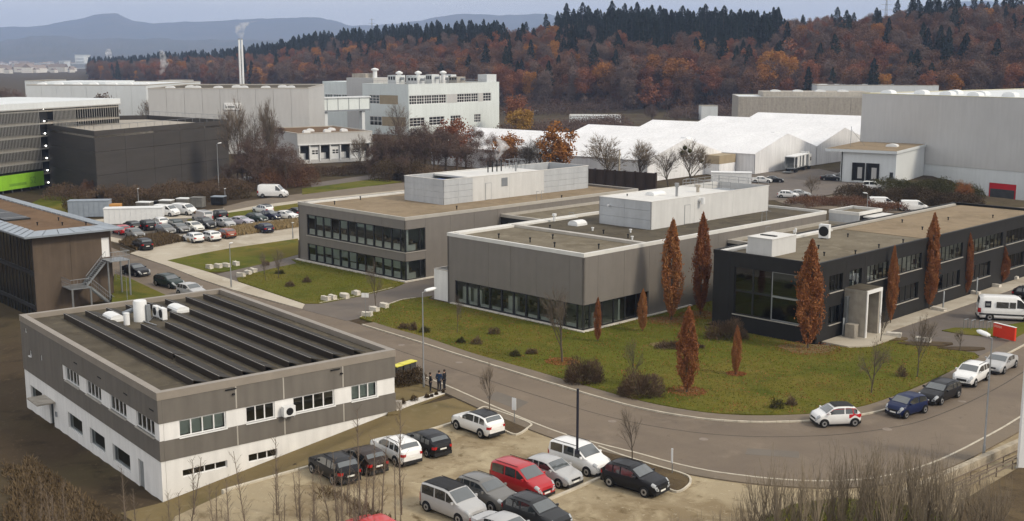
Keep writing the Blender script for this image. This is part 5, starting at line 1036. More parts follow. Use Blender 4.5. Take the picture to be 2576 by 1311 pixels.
# profiles: stations (x/L from rear 0 to front 1, z of the top, roofness 0..1); heights in metres
CARS = {
 'hatch':   dict(L=4.15, W=1.77, belt=.93, clear=.20, st=[(0, .78, 0), (.02, 1.00, 0), (.06, 1.10, .05), (.15, 1.40, 1), (.26, 1.47, 1), (.46, 1.48, 1), (.55, 1.43, 1), (.73, 1.02, .04), (.80, .96, 0), (.93, .84, 0), (.985, .70, 0), (1, .55, 0)], cab=(.06, .15, .55, .73), wh=(.185, .82), r=.31),
 'suv':     dict(L=4.42, W=1.84, belt=1.04, clear=.26, st=[(0, .85, 0), (.015, 1.08, 0), (.05, 1.18, .05), (.13, 1.55, 1), (.25, 1.63, 1), (.48, 1.64, 1), (.56, 1.57, 1), (.72, 1.15, .04), (.78, 1.10, 0), (.93, .99, 0), (.985, .85, 0), (1, .62, 0)], cab=(.05, .13, .56, .72), wh=(.19, .815), r=.35),
 'sedan':   dict(L=4.65, W=1.82, belt=.90, clear=.18, st=[(0, .72, 0), (.02, .96, 0), (.12, 1.00, 0), (.16, 1.02, .05), (.30, 1.34, 1), (.40, 1.39, 1), (.50, 1.40, 1), (.57, 1.35, 1), (.72, .98, .04), (.78, .93, 0), (.93, .80, 0), (.985, .66, 0), (1, .50, 0)], cab=(.16, .30, .57, .72), wh=(.20, .82), r=.33),
 'estate':  dict(L=4.65, W=1.82, belt=.93, clear=.19, st=[(0, .75, 0), (.015, 1.00, 0), (.04, 1.06, .05), (.13, 1.38, 1), (.24, 1.46, 1), (.50, 1.47, 1), (.58, 1.40, 1), (.73, 1.00, .04), (.79, .95, 0), (.93, .82, 0), (.985, .68, 0), (1, .52, 0)], cab=(.04, .13, .58, .73), wh=(.19, .82), r=.33),
 'minivan': dict(L=4.42, W=1.82, belt=1.08, clear=.20, st=[(0, .9, 0), (.01, 1.16, .02), (.02, 1.22, .05), (.055, 1.72, 1), (.15, 1.80, 1), (.50, 1.82, 1), (.60, 1.74, 1), (.78, 1.17, .04), (.83, 1.10, 0), (.95, .95, 0), (.99, .80, 0), (1, .58, 0)], cab=(.02, .055, .60, .78), wh=(.18, .82), r=.32),
 'van':     dict(L=5.0, W=1.92, belt=1.22, clear=.22, st=[(0, .9, 0), (.01, 1.30, .02), (.015, 1.34, .05), (.04, 1.88, 1), (.12, 1.96, 1), (.60, 1.97, 1), (.68, 1.88, 1), (.84, 1.28, .04), (.88, 1.18, 0), (.965, 1.02, 0), (.992, .86, 0), (1, .6, 0)], cab=(.015, .04, .68, .84), wh=(.19, .82), r=.34),
 'bigvan':  dict(L=5.95, W=2.02, belt=1.38, clear=.26, st=[(0, 1.0, 0), (.006, 1.5, .02), (.01, 1.55, .05), (.025, 2.42, 1), (.08, 2.56, 1), (.62, 2.58, 1), (.70, 2.46, 1), (.85, 1.48, .04), (.885, 1.36, 0), (.965, 1.16, 0), (.992, .98, 0), (1, .66, 0)], cab=(.01, .025, .70, .85), wh=(.20, .83), r=.36),
 'mini':    dict(L=3.5, W=1.68, belt=.98, clear=.21, st=[(0, .72, 0), (.015, .96, 0), (.04, 1.10, .05), (.14, 1.46, 1), (.28, 1.54, 1), (.52, 1.55, 1), (.62, 1.47, 1), (.80, 1.05, .04), (.85, 1.00, 0), (.95, .88, 0), (.99, .74, 0), (1, .56, 0)], cab=(.04, .14, .62, .80), wh=(.155, .84), r=.31),
}
def car_parts(kind):
    c = CARS[kind]; L, W, B, G = c['L'], c['W'], c['belt'], c['clear']; hw = W / 2; st = c['st']
    def width(t):                                          # plan taper at both ends
        e = min(t / .10, (1 - t) / .13, 1); return hw * (.80 + .20 * math.sin(e * math.pi / 2))
    def prof(t):
        for (a, za, ra), (b, zb, rb) in zip(st, st[1:]):
            if t <= b: f = (t - a) / (b - a) if b > a else 0; return za + (zb - za) * f, ra + (rb - ra) * f
        return st[-1][1], 0
    ts = sorted(set([s[0] for s in st] + [i / 26 for i in range(27)] + [c['wh'][0] + d for d in (-.085, .085)] + [c['wh'][1] + d for d in (-.085, .085)]))
    vs, fs = [], []; rings = []
    tum = .20 if kind not in ('van', 'bigvan', 'minivan') else .10
    for t in ts:
        z, rf = prof(t); w = width(t); x = (t - .5) * L; zb = min(B, z - .02) if rf < .5 else B
        end = min(t, 1 - t); lo = G + (.10 if end < .03 else 0)
        # ring, right half bottom -> top (y >= 0); the greenhouse leans in above the belt
        if rf > .02:
            top = z; wr = w - tum * (top - B) / .5 * .55
            pts = [(w * .86, lo), (w * .985, lo + .14), (w, (lo + B) * .55), (w * .99, B - .06), (w * .965, B), (w * .965 + (wr - w * .965) * .9, B + (top - B) * .86), (wr * .86, top - .02), (wr * .45, top + .008), (0, top + .015)]
        else:
            pts = [(w * .86, lo), (w * .985, lo + .14), (w, (lo + zb) * .55), (w * .99, zb - .07), (w * .955, zb - .015), (w * .90, z), (w * .72, z + .012), (w * .4, z + .022), (0, z + .026)]
        rings.append((x, pts))
    n = len(rings[0][1]); m = 2 * n - 1
    for x, pts in rings: vs += [(x, y, z) for y, z in pts] + [(x, -y, z) for y, z in pts[-2::-1]]
    for i in range(len(rings) - 1):
        for k in range(m - 1): a = i * m + k; fs.append((a, a + m, a + m + 1, a + 1))
        fs.append((i * m + m - 1, (i + 1) * m + m - 1, (i + 1) * m, i * m))
    fs.append(tuple(range(m - 1, -1, -1))); k = (len(rings) - 1) * m; fs.append(tuple(range(k, k + m)))
    body = bpy.data.meshes.new('body'); body.from_pydata(vs, [], fs); body.update(); body.shade_smooth(); body.set_sharp_from_angle(angle=R(38))
    def surf(t, f, off=.012):                              # point on the side of the greenhouse; f 0 belt .. 1 roof edge
        z, rf = prof(t); w = width(t); top = z; wr = w - tum * (top - B) / .5 * .55; p0 = (w * .965, B); p1 = (w * .965 + (wr - w * .965) * .9, B + (top - B) * .86)
        return p0[0] + (p1[0] - p0[0]) * f + off, p0[1] + (p1[1] - p0[1]) * f
    r0, r1, f1, f0 = c['cab']; X = lambda t: (t - .5) * L
    side = MB()
    def side_glass(ta, tb, sgn, fa=1.0, fb=1.0, fl=.06):
        n_ = 5; q = []
        for i in range(n_ + 1):
            t = ta + (tb - ta) * i / n_; y0, z0 = surf(t, fl); q.append((t, y0, z0))
        top = []
        for i in range(n_ + 1):
            t = ta + (tb - ta) * i / n_; y1, z1 = surf(t, .97); top.append((t, y1, z1))
        mb = MB()
        for i in range(n_):
            a, b, c_, d = q[i], q[i + 1], top[i + 1], top[i]; mb.poly([(X(a[0]), sgn * a[1], a[2]), (X(b[0]), sgn * b[1], b[2]), (X(c_[0]), sgn * c_[1], c_[2]), (X(d[0]), sgn * d[1], d[2])])
        return mb
    parts = [('body', body, None)]
    mid = (r1 + f1) / 2
    spans = {'van': [(.62, .79)], 'bigvan': [(.64, .80)]}.get(kind) or ([(r1 - .035, mid - .015), (mid + .015, f1 + .095)] if kind in ('mini',) else [(r1 - .02, r1 + .10), (r1 + .125, mid + .02), (mid + .045, f1 + .10)])
    if kind == 'minivan': spans = [(.08, .32), (.35, .55), (.57, .71)]
    for sgn in (1, -1):
        for a, b in spans: parts.append(('side_window', side_glass(a, b, sgn).mesh('side_window'), 'car_glass'))
    def slope_glass(ta, tb, wid, o=.014):
        mb = MB(); n_ = 4
        for i in range(n_):
            q = []
            for t, s in ((ta + (tb - ta) * i / n_, 1), (ta + (tb - ta) * (i + 1) / n_, 1)):
                z, rf = prof(t); w = width(t); wr = w - tum * max(0, z - B) / .5 * .55; q.append((X(t), wr * wid, z - .012 + o + .004, z + o + .016))
            (xa, ya, za, zc), (xb, yb, zb_, zd) = q
            mb.poly([(xa, -ya, za), (xb, -yb, zb_), (xb, -yb * .5, zd), (xa, -ya * .5, zc)]); mb.poly([(xa, -ya * .5, zc), (xb, -yb * .5, zd), (xb, yb * .5, zd), (xa, ya * .5, zc)]); mb.poly([(xa, ya * .5, zc), (xb, yb * .5, zd), (xb, yb, zb_), (xa, ya, za)])
        return mb.mesh('windscreen')
    parts.append(('windscreen', slope_glass(f1 + (f0 - f1) * .06, f1 + (f0 - f1) * .93, .86), 'windscreen_painted_sheen'))
    parts.append(('rear_window', slope_glass(r0 + (r1 - r0) * .22, r0 + (r1 - r0) * .93, .82), 'windscreen_painted_sheen'))
    # wheels, arches
    r = c['r']
    arch = MB(); tyre = MB().lathe([(r * .62, 0), (r * .94, .0), (r, .03), (r, .17), (r * .94, .20), (r * .5, .20)], 20).mesh('tyre'); tyre.shade_smooth(); tyre.set_sharp_from_angle(angle=R(40))
    rim = MB().lathe([(r * .16, .01), (r * .60, .028), (r * .64, .012), (r * .64, -.02)], 16)
    rm = rim.mesh('rim'); bar = [('wheel', tyre, 'tyre', ('rim', rm, 'rim'))]
    wheels = [(X(t), s) for t in c['wh'] for s in (1, -1)]
    for t in c['wh']:
        for s in (1, -1):
            mb = MB(); k_ = 14; w = width(t) + .006
            ring = [(X(t) + (r + .075) * math.cos(math.pi * i / k_), s * w, max(G - .02, r + (r + .075) * math.sin(math.pi * i / k_))) for i in range(k_ + 1)]
            mb.poly([(X(t) - r - .07, s * w, G - .05)] + ring[::-1] + [(X(t) + r + .07, s * w, G - .05)] if s > 0 else [(X(t) + r + .07, s * w, G - .05)] + ring + [(X(t) - r - .07, s * w, G - .05)])
            parts.append(('wheel_arch', mb.mesh('wheel_arch'), 'under'))
    # lamps, bumper, plates, mirrors, underbody
    zf = prof(.96)[0]; zr = min(prof(.03)[0], B + .06)
    def ring(t):
        z, rf = prof(t); w = width(t); zb = min(B, z - .02)
        lo = G + (.10 if min(t, 1 - t) < .03 else 0); return [(w, (lo + zb) * .55), (w * .99, zb - .07), (w * .955, zb - .015), (w * .90, z), (w * .72, z + .012)]
    tall = kind in ('van', 'bigvan', 'minivan')
    for s in (1, -1):
        mb = MB(); q = []
        for t in (.925, .95, .975, .995):
            r_ = ring(t); u = .15 if t < .94 else .42; lo = [r_[1][k] + (r_[0][k] - r_[1][k]) * u for k in (0, 1)]; q.append([(X(t) + .014, s * (a + .014), b + .010) for a, b in (lo, r_[1], r_[2], r_[3])] + [(X(t) + .014, s * (r_[3][0] - .10), r_[3][1] + .014)])
        for a, b in zip(q, q[1:]):
            for k in range(4): mb.poly([a[k], b[k], b[k + 1], a[k + 1]])
        f = q[-1]; e = X(1) + .016; mb.poly([f[1], f[4], (e, s * (width(1) * .90 - .20), prof(1)[0] - .02), (e, s * (width(1) * .90 - .20), prof(1)[0] - .15), (e, f[0][1], f[0][2] - .02), f[0]])
        parts.append(('head_lamp', mb.mesh('head_lamp'), 'head_lamp'))
        mb = MB(); q = []; zt_ = min(ring(.03)[1][1] + .02, B); zl_ = zt_ - (.20 if not tall else .50)
        for t in (0.0, .012, .03, .05):
            w = width(t) + .012; q.append([(X(t) - .012, s * w, zl_), (X(t) - .012, s * w * .995, zt_)])
        for a, b in zip(q, q[1:]): mb.poly([a[0], b[0], b[1], a[1]])
        w0 = width(0) + .012; mb.poly([(X(0) - .014, s * w0, zl_), (X(0) - .014, s * w0 * .995, zt_), (X(0) - .014, s * (w0 - .20), zt_), (X(0) - .014, s * (w0 - .17), zl_ + .02)])
        parts.append(('tail_lamp', mb.mesh('tail_lamp'), 'tail_lamp'))
        ym = width(.68) + .02; tm = f0 - .06; zm = B + .06
        parts.append(('mirror', MB().box(X(tm) - .06, min(s * ym, s * (ym + .17)), zm, X(tm) + .06, max(s * ym, s * (ym + .17)), zm + .13).mesh('mirror'), None if kind not in ('van', 'bigvan') else 'car_trim'))
    parts.append(('front_plate', MB().box(X(1) + .004, -.26, .40, X(1) + .022, .26, .51).mesh('front_plate'), 'plate'))
    parts.append(('rear_plate', MB().box(X(0) - .022, -.26, .62, X(0) - .004, .26, .73).mesh('rear_plate'), 'plate'))
    parts.append(('grille', MB().box(X(1) - .05, -.42, .53, X(1) + .012, .42, .53 + (.13 if kind != 'suv' else .2)).mesh('grille'), 'car_trim'))
    parts.append(('bumper', MB().box(X(1) - .25, -hw * .82, G - .02, X(1) + .008, hw * .82, G + .16).mesh('bumper'), 'car_trim')); parts.append(('bumper', MB().box(X(0) - .012, -hw * .82, G - .02, X(0) + .25, hw * .82, G + .22).mesh('bumper'), 'car_trim'))
    if kind in ('suv', 'estate', 'minivan'):
        for s in (1, -1):
            y = (width(.35) - tum * (prof(.35)[0] - B) / .5 * .55) * .84; z = prof(.3)[0] + .045
            parts.append(('roof_rail', MB().tube((X(r1 + .05), s * y, z - .03), (X(f1 - .03), s * y, z - .02), .02, n=5).mesh('roof_rail'), 'car_trim'))
    under = MB().box(X(.06), -hw * .8, .14, X(.94), hw * .8, G + .05).mesh('underbody'); parts.append(('underbody', under, 'under'))
    for nm, me, mt in parts:
        if nm not in ('body',) : pass
        me.materials.append(MATS[mt] if mt else MATS['paint_white'])
    tyre.materials.append(MATS['tyre']); rm.materials.append(MATS['rim'])
    return dict(parts=parts, wheels=wheels, tyre=tyre, rim=rm, r=r, W=W, L=L, prof=prof, width=width, X=X, tum=tum, B=B)
CP = {}
PAINTED = {'body', 'mirror'}
def car(cx, yb, az, kind, paint, label, roof=None, lean=1.0, z=0.014, xy=None, group='parked cars'):
    """cx, yb: image column of the car's middle and image row where it meets the ground; az: heading, clockwise from the view axis"""
    if kind not in CP: CP[kind] = car_parts(kind)
    c = CP[kind]; a = R(az); e = (c['L'] / 2 * abs(math.cos(a)) + c['W'] / 2 * abs(math.sin(a))) * .86
    if xy is None: p = P(cx, yb, 0); sxn = p.x / p.y; p = Vector((sxn * (p.y + e), p.y + e, z))
    else: p = Vector((*xy, z))
    nm = {'van': 'parked_van', 'bigvan': 'parked_van', 'minivan': 'parked_van'}.get(kind, 'parked_car')
    t = thing(nm, label, 'van' if nm == 'parked_van' else 'car', p, math.pi / 2 - a, group)
    for pn, me, mt in c['parts']:
        o = bpy.data.objects.new(pn, me); COL.objects.link(o); o.parent = t
        if mt is None: o.material_slots[0].link = 'OBJECT'; o.material_slots[0].material = MATS['paint_' + paint]
    for x, s in c['wheels']:
        w = link('wheel', c['tyre'], None, t); w.location = (x, s * (c['W'] / 2 - .155), c['r']); w.rotation_euler = (R(-90 * s), 0, 0)
        q = link('rim', c['rim'], None, w); q.location = (0, 0, .185)
    if roof:
        mb = MB(); pr, wd_, X, tum, B = c['prof'], c['width'], c['X'], c['tum'], c['B']; r0, r1, f1, f0 = CARS[kind]['cab']; n = 6; rows = []
        for i in range(n + 1):
            tt = r1 + .01 + (f1 - r1 - .02) * i / n; zz = pr(tt)[0]; wr = wd_(tt) - tum * (zz - B) / .5 * .55; rows.append((X(tt), wr * .86, zz))
        for (xa, ya, za), (xb, yb_, zb) in zip(rows, rows[1:]): mb.poly([(xa, -ya, za + .001), (xb, -yb_, zb + .001), (xb, -yb_ * .45, zb + .026), (xa, -ya * .45, za + .026)]).poly([(xa, -ya * .45, za + .026), (xb, -yb_ * .45, zb + .026), (xb, yb_ * .45, zb + .026), (xa, ya * .45, za + .026)]).poly([(xa, ya * .45, za + .026), (xb, yb_ * .45, zb + .026), (xb, yb_, zb + .001), (xa, ya, za + .001)])
        mb.build('roof_panel', roof, t)
    return t
FL = 'cars on the gravel car park'
car(1202, 1107, -42, 'suv', 'white', 'white crossover with black roof alone at the top of the gravel car park', roof='paint_black', group=FL)
car(1074, 1155, -38, 'hatch', 'black', 'black hatchback right of the white crossover on the kerb row', group=FL)
car(996, 1178, -38, 'suv', 'white', 'all white crossover between a brown and a black car', group=FL)
car(915, 1200, -38, 'hatch', 'brown', 'dark brown hatchback second from the left on the kerb row', group=FL)
car(842, 1226, -38, 'suv', 'black', 'black compact car leftmost on the kerb row', group=FL)
redv = car(1313, 1262, 134, 'minivan', 'red', 'red high roofed family van in the middle of the car park', group=FL)
car(1389, 1233, 134, 'hatch', 'silver', 'silver grey hatchback between the red and the white van', group=FL)
whv = car(1457, 1203, 134, 'minivan', 'white', 'white high roofed family van with dark side windows by the dark pole', group=FL)
car(1596, 1256, 132, 'suv', 'black', 'black sport utility car beside the flower bed near the road', group=FL)
car(1222, 1296, 134, 'suv', 'grey', 'grey sport utility car left of the red van', group=FL)
car(1140, 1324, 134, 'minivan', 'silver', 'silver family van with dark roof panel nearest the lower left', roof='car_trim', group=FL)
car(1350, 1353, 134, 'suv', 'darkgrey', 'dark car cut by the lower edge below the red van', group=FL)
car(1275, 1394, 134, 'sedan', 'silver', 'silver car roof just showing at the lower edge', group=FL)
car(940, 1394, -40, 'hatch', 'palered', 'bright red car roof showing behind the saplings at the lower edge', group=FL)
RD = 'cars along the curved road'
sm = car(2100, 1076, -97, 'mini', 'white', 'small white and red car driving on the curved road', group=RD)
car(2279, 1055, -126, 'mini', 'blue', 'small dark blue car first in the kerbside row', group=RD)
car(2362, 1022, -134, 'estate', 'black', 'black car second in the kerbside row', group=RD)
car(2441, 977, -138, 'suv', 'white', 'white sport utility car third in the kerbside row', group=RD)
car(2514, 944, -138, 'sedan', 'silver', 'silver coupe last in the kerbside row', group=RD)
# the driving car's red rear shell, pillars and dark roof
c = CP['mini']; X = c['X']; mb = MB()
for s in (1, -1):
    w = lambda t: s * (c['width'](t) + .010)
    n = 7
    for k in range(n):
        ta, tb = .02 + .27 * k / n, .02 + .27 * (k + 1) / n; lo = lambda t: .66 + .26 * max(0, 1 - abs(t - .155) / .11)
        mb.poly([(X(ta), w(ta), lo(ta)), (X(tb), w(tb), lo(tb)), (X(tb), w(tb) - s * .012, .97), (X(ta), w(ta) - s * .012, .97)])
mb.build('red_flank', 'red_gate', sm)
mb = MB()
for s in (1, -1):
    q = lambda t, f: (X(t), s * (c['width'](t) * .965 + (c['width'](t) - c['tum'] * (c['prof'](t)[0] - c['B']) / .5 * .55 - c['width'](t) * .965) * .9 * f + .018), c['B'] + (c['prof'](t)[0] - c['B']) * .86 * f)
    mb.poly([q(.05, -.1), q(.20, -.1), q(.22, 1), q(.13, 1)]).poly([q(.14, 1.0), q(.64, 1.0), q(.64, 1.06), q(.14, 1.06)]).poly([q(.64, 1.05), q(.64, .97), q(.79, .05), q(.80, .05)])
mb.build('red_pillar', 'red_gate', sm)
mb = MB(); r = [(X(t), (c['width'](t) - c['tum'] * (c['prof'](t)[0] - c['B']) / .5 * .55) * .84, c['prof'](t)[0] + .05) for t in (.16, .22, .3, .38, .45, .53, .6)]
for a, b in zip(r, r[1:]): mb.poly([(a[0], -a[1], a[2]), (b[0], -b[1], b[2]), (b[0], b[1], b[2]), (a[0], a[1], a[2])])
mb.build('roof_panel', 'car_trim', sm)
spr = car(2530, 812, 104, 'bigvan', 'white', 'white minibus with black side windows on the forecourt', group='vans in the yards')
b = MB(); c = CP['bigvan']; X = c['X']
for x0, x1 in ((.30, .50), (.52, .62)): MB().box(X(x0), -c['W'] / 2 - .012, 1.42, X(x1), -c['W'] / 2 + .06, 2.05).build('side_window', 'car_glass', spr)
lg = MB().box(X(.11), -c['W'] / 2 - .016, 1.42, X(.21), -c['W'] / 2 + .06, 2.1).build('logo_panel', 'mast', spr); MB().box(X(.125), -c['W'] / 2 - .022, 1.62, X(.195), -c['W'] / 2 - .017, 1.86).build('lettering', 'galv', lg)
MB().box(X(.02), -c['W'] / 2 - .015, .62, X(.80), -c['W'] / 2 + .05, .78).build('rub_strip', 'car_trim', spr)
car(2600, 762, 120, 'estate', 'black', 'black car half hidden behind the white minibus', group='vans in the yards')
ST_ = 'cars along the side street'
car(342, 698, 132, 'sedan', 'black', 'black saloon at the head of the side street row', group=ST_)
car(426, 728, 132, 'estate', 'green', 'dark green estate car in the side street', group=ST_)
car(482, 752, 132, 'hatch', 'silver', 'silver hatchback half hidden by the solar roof', group=ST_)
MB_ = 'cars on the far car park'
far = [(360, 632, -36, 'suv', 'black', 'black off road car alone at the edge of the far gravel'), (487, 613, -42, 'hatch', 'white', 'white hatchback, front one of three by the dry grass'), (528, 609, -42, 'estate', 'white', 'white estate car, middle of three by the dry grass'), (568, 602, -42, 'hatch', 'copper', 'copper coloured hatchback beside the white estate'), (664, 588, -38, 'hatch', 'darkblue', 'dark blue hatchback alone on the far gravel'),
 (340, 603, 138, 'hatch', 'grey', 'grey car behind the black off road car'), (332, 582, -40, 'hatch', 'black', 'black hatchback left in the far row'), (368, 582, -40, 'suv', 'black', 'black sport utility car left in the far row'), (402, 575, -40, 'suv', 'white', 'white sport utility car before the long container'), (438, 577, -40, 'hatch', 'green', 'dark green hatchback in the far row'),
 (417, 592, 136, 'hatch', 'grey', 'grey hatchback facing the dry grass'), (451, 588, 136, 'sedan', 'grey', 'grey saloon facing the dry grass'), (489, 585, 136, 'hatch', 'cream', 'small cream white car facing the dry grass'), (517, 577, 136, 'suv', 'darkgrey', 'dark grey people carrier in the far row'), (510, 562, -40, 'van', 'silver', 'silver minibus with its back to us in the far row'), (550, 555, -40, 'suv', 'black', 'black sport utility car beside the silver minibus'),
 (568, 575, 136, 'hatch', 'silver', 'silver hatchback beside the people carrier'), (606, 568, 116, 'sedan', 'lilac', 'pale lilac saloon before the dry grass'), (646, 561, 125, 'hatch', 'green', 'green hatchback behind the lilac saloon'), (662, 540, -48, 'suv', 'white', 'white crossover with dark roof by the far verge'), (680, 555, 120, 'hatch', 'darkblue', 'dark violet hatchback in the far row'), (719, 553, 114, 'sedan', 'white', 'white saloon near the grey office corner'), (744, 546, -40, 'hatch', 'black', 'black car half hidden by the grey office corner'), (306, 593, -40, 'hatch', 'red', 'red car half hidden by the brown office'),
 (420, 546, 118, 'van', 'white', 'white van behind the long container'), (464, 543, 122, 'van', 'white', 'white delivery van right of the long container'), (687, 498, 98, 'bigvan', 'white', 'large white van parked on the back street'), (626, 461, 95, 'sedan', 'silver', 'silver car under the trees by the back street')]
for cx, yb, az, k, p, lab in far: car(cx, yb, az, k, p, lab, roof='paint_black' if 'dark roof' in lab else None, group=MB_)
YD = 'vehicles in the delivery yard'
for cx, yb, az, k, p, lab in [(2090, 456, 112, 'sedan', 'black', 'black car in front of the warehouse annex'), (2122, 451, 112, 'sedan', 'grey', 'grey car behind the black one at the annex'), (2196, 479, 112, 'minivan', 'white', 'white van on the mound edge before the annex'), (2226, 473, 112, 'hatch', 'white', 'white car beside the white van before the annex'), (2250, 468, 112, 'hatch', 'darkgrey', 'dark car farthest right before the annex'), (1983, 500, 112, 'hatch', 'white', 'white car behind the plant room roof'), (2010, 497, 112, 'sedan', 'silver', 'silver car beside the white one behind the plant room'), (1945, 460, 105, 'sedan', 'black', 'black car at the left of the delivery yard'), (1916, 461, 105, 'sedan', 'white', 'white car at the left of the delivery yard'), (1862, 434, 100, 'hatch', 'black', 'black car parked at the tent wall')]: car(cx, yb, az, k, p, lab, group=YD)
for cx, yb, lab in ((2218, 524, 'white van roof beyond the dark office, left one'), (2298, 533, 'white van roof beyond the dark office, right one')): car(cx, yb, 100, 'van', 'white', lab, group=YD)
for k, (cx, yb) in enumerate(((1345, 283), (1372, 281), (1425, 279), (1455, 277), (1278, 286))): car(cx, yb, 95, 'hatch', ('white', 'silver', 'grey', 'white', 'silver')[k], ['white car parked far off left of the shed', 'silver car parked far off left of the shed', 'grey car parked far off behind the shed', 'white car parked far off behind the shed', 'silver car parked far off beside the white works'][k], group='cars at the forest edge')
# articulated truck at the tent
a = P(1998, 436, 0); b = P(2100, 420, 0); d = b - a; L = 15.0
t = thing('articulated_truck', 'white articulated truck with open sided box trailer beside the tents', 'truck', (a.x, a.y, 0), math.atan2(d.y, d.x) + .18)
block(t, 'chassis', 'under', 0, .3, .7, 12, 2.2, 1.0); block(t, 'trailer_roof', 'white_metal', 0, 0, 3.8, 11.6, 2.5, 4.0); block(t, 'trailer_floor', 'galv', 0, 0, 1.01, 11.6, 2.5, 1.2); block(t, 'trailer_back_wall', 'galv', .1, 2.3, 1.2, 11.5, 2.5, 3.8); block(t, 'trailer_nose', 'white_metal', 11.4, 0, 1.2, 11.6, 2.3, 3.8)
for x0, x1 in ((2.4, 4.0), (5.2, 6.2), (7.6, 9.3)): block(t, 'side_door', 'white_metal', x0, -.02, 1.25, x1, .08, 3.75)
for x in (0, 2.2, 5.0, 8, 11.3): block(t, 'stanchion', 'white_metal', x, -.03, 1.2, x + .18, .1, 3.8)
block(t, 'tail_lift', 'galv', -2.2, .2, .3, -.02, 2.3, .42); cb = block(t, 'cab', 'paint_white', 12.0, .05, .8, 14.2, 2.45, 3.7); block(cb, 'windscreen', 'car_glass', 14.201, .2, 2.0, 14.23, 2.3, 3.2); block(cb, 'side_window', 'car_glass', 13.0, .02, 2.1, 13.9, .048, 3.0); block(cb, 'deflector', 'paint_white', 12.0, .3, 3.71, 13.2, 2.2, 4.3)
for x in (1.6, 2.8, 8.8, 12.6, 13.4):
    for y in (.1, 2.0): MB().tube((x, y, .5), (x, y + .35, .5), .5, n=16).build('wheel', 'tyre', t)
# ================================================================ vegetation
ORD = ['first', 'second', 'third', 'fourth', 'fifth', 'sixth', 'seventh', 'eighth', 'ninth', 'tenth', 'eleventh', 'twelfth', 'thirteenth', 'fourteenth', 'fifteenth', 'sixteenth', 'seventeenth', 'eighteenth', 'nineteenth', 'twentieth']
def number_labels(objs, what, where):
    """tell alike things apart by their order from the left as the camera sees them"""
    objs = sorted(objs, key=lambda o: o.location.x / o.location.y); n = len(objs)
    for i, o in enumerate(objs): o['label'] = ('leftmost ' + what if i == 0 else 'rightmost ' + what if i == n - 1 else ORD[i] + ' ' + what + ' from the left' if i < 18 else ORD[n - 1 - i] + ' ' + what + ' from the right') + ' ' + where
RG = np.random.RandomState(21); RV = random.Random(21)
def leaf_mesh(name, c, sx, sy, tint, m, up=None, flat=0.0):
    """many small leaf faces: centres c (n,3), half sizes sx, sy (n,), tint (n,)"""
    n = len(c); a = RG.randn(n, 3) if up is None else up + RG.randn(n, 3) * flat; a /= np.linalg.norm(a, axis=1)[:, None]
    b = RG.randn(n, 3); b -= a * (a * b).sum(1)[:, None]; b /= np.linalg.norm(b, axis=1)[:, None] + 1e-9
    A = a * np.broadcast_to(sx, n)[:, None]; B_ = b * np.broadcast_to(sy, n)[:, None]
    v = np.stack([c - A - B_ * .55, c - B_ * .15 + A * .05 - B_ * .85, c + A + B_ * .1, c + B_ * .9 - A * .1], 1).reshape(-1, 3)
    me = bpy.data.meshes.new(name); me.vertices.add(4 * n); me.vertices.foreach_set('co', v.ravel().astype('f')); me.loops.add(4 * n); me.loops.foreach_set('vertex_index', np.arange(4 * n, dtype='i'))
    me.polygons.add(n); me.polygons.foreach_set('loop_start', np.arange(0, 4 * n, 4, dtype='i')); me.update(calc_edges=True)
    at = me.attributes.new('tint', 'FLOAT', 'FACE'); at.data.foreach_set('value', np.clip(tint, 0, 1).astype('f')); me.materials.append(MATS[m] if isinstance(m, str) else m); return me
def clumps(n, k, box, rad, power=.5):
    """n leaf centres gathered in k clumps inside an ellipsoid (box half sizes, centre at origin); returns centres, tint"""
    d = RG.randn(k, 3); d /= np.linalg.norm(d, axis=1)[:, None]; r = RG.rand(k) ** power; cc = d * r[:, None] * np.array(box)
    ct = RG.rand(k); w = RG.rand(k) + .35; w /= w.sum(); i = RG.choice(k, n, p=w)
    e = RG.randn(n, 3); e /= np.linalg.norm(e, axis=1)[:, None]; rr = RG.rand(n) ** .45
    return cc[i] + e * rr[:, None] * rad * (.7 + .6 * ct[i])[:, None], np.clip(ct[i] * .7 + RG.rand(n) * .45 - .05, 0, 1), cc
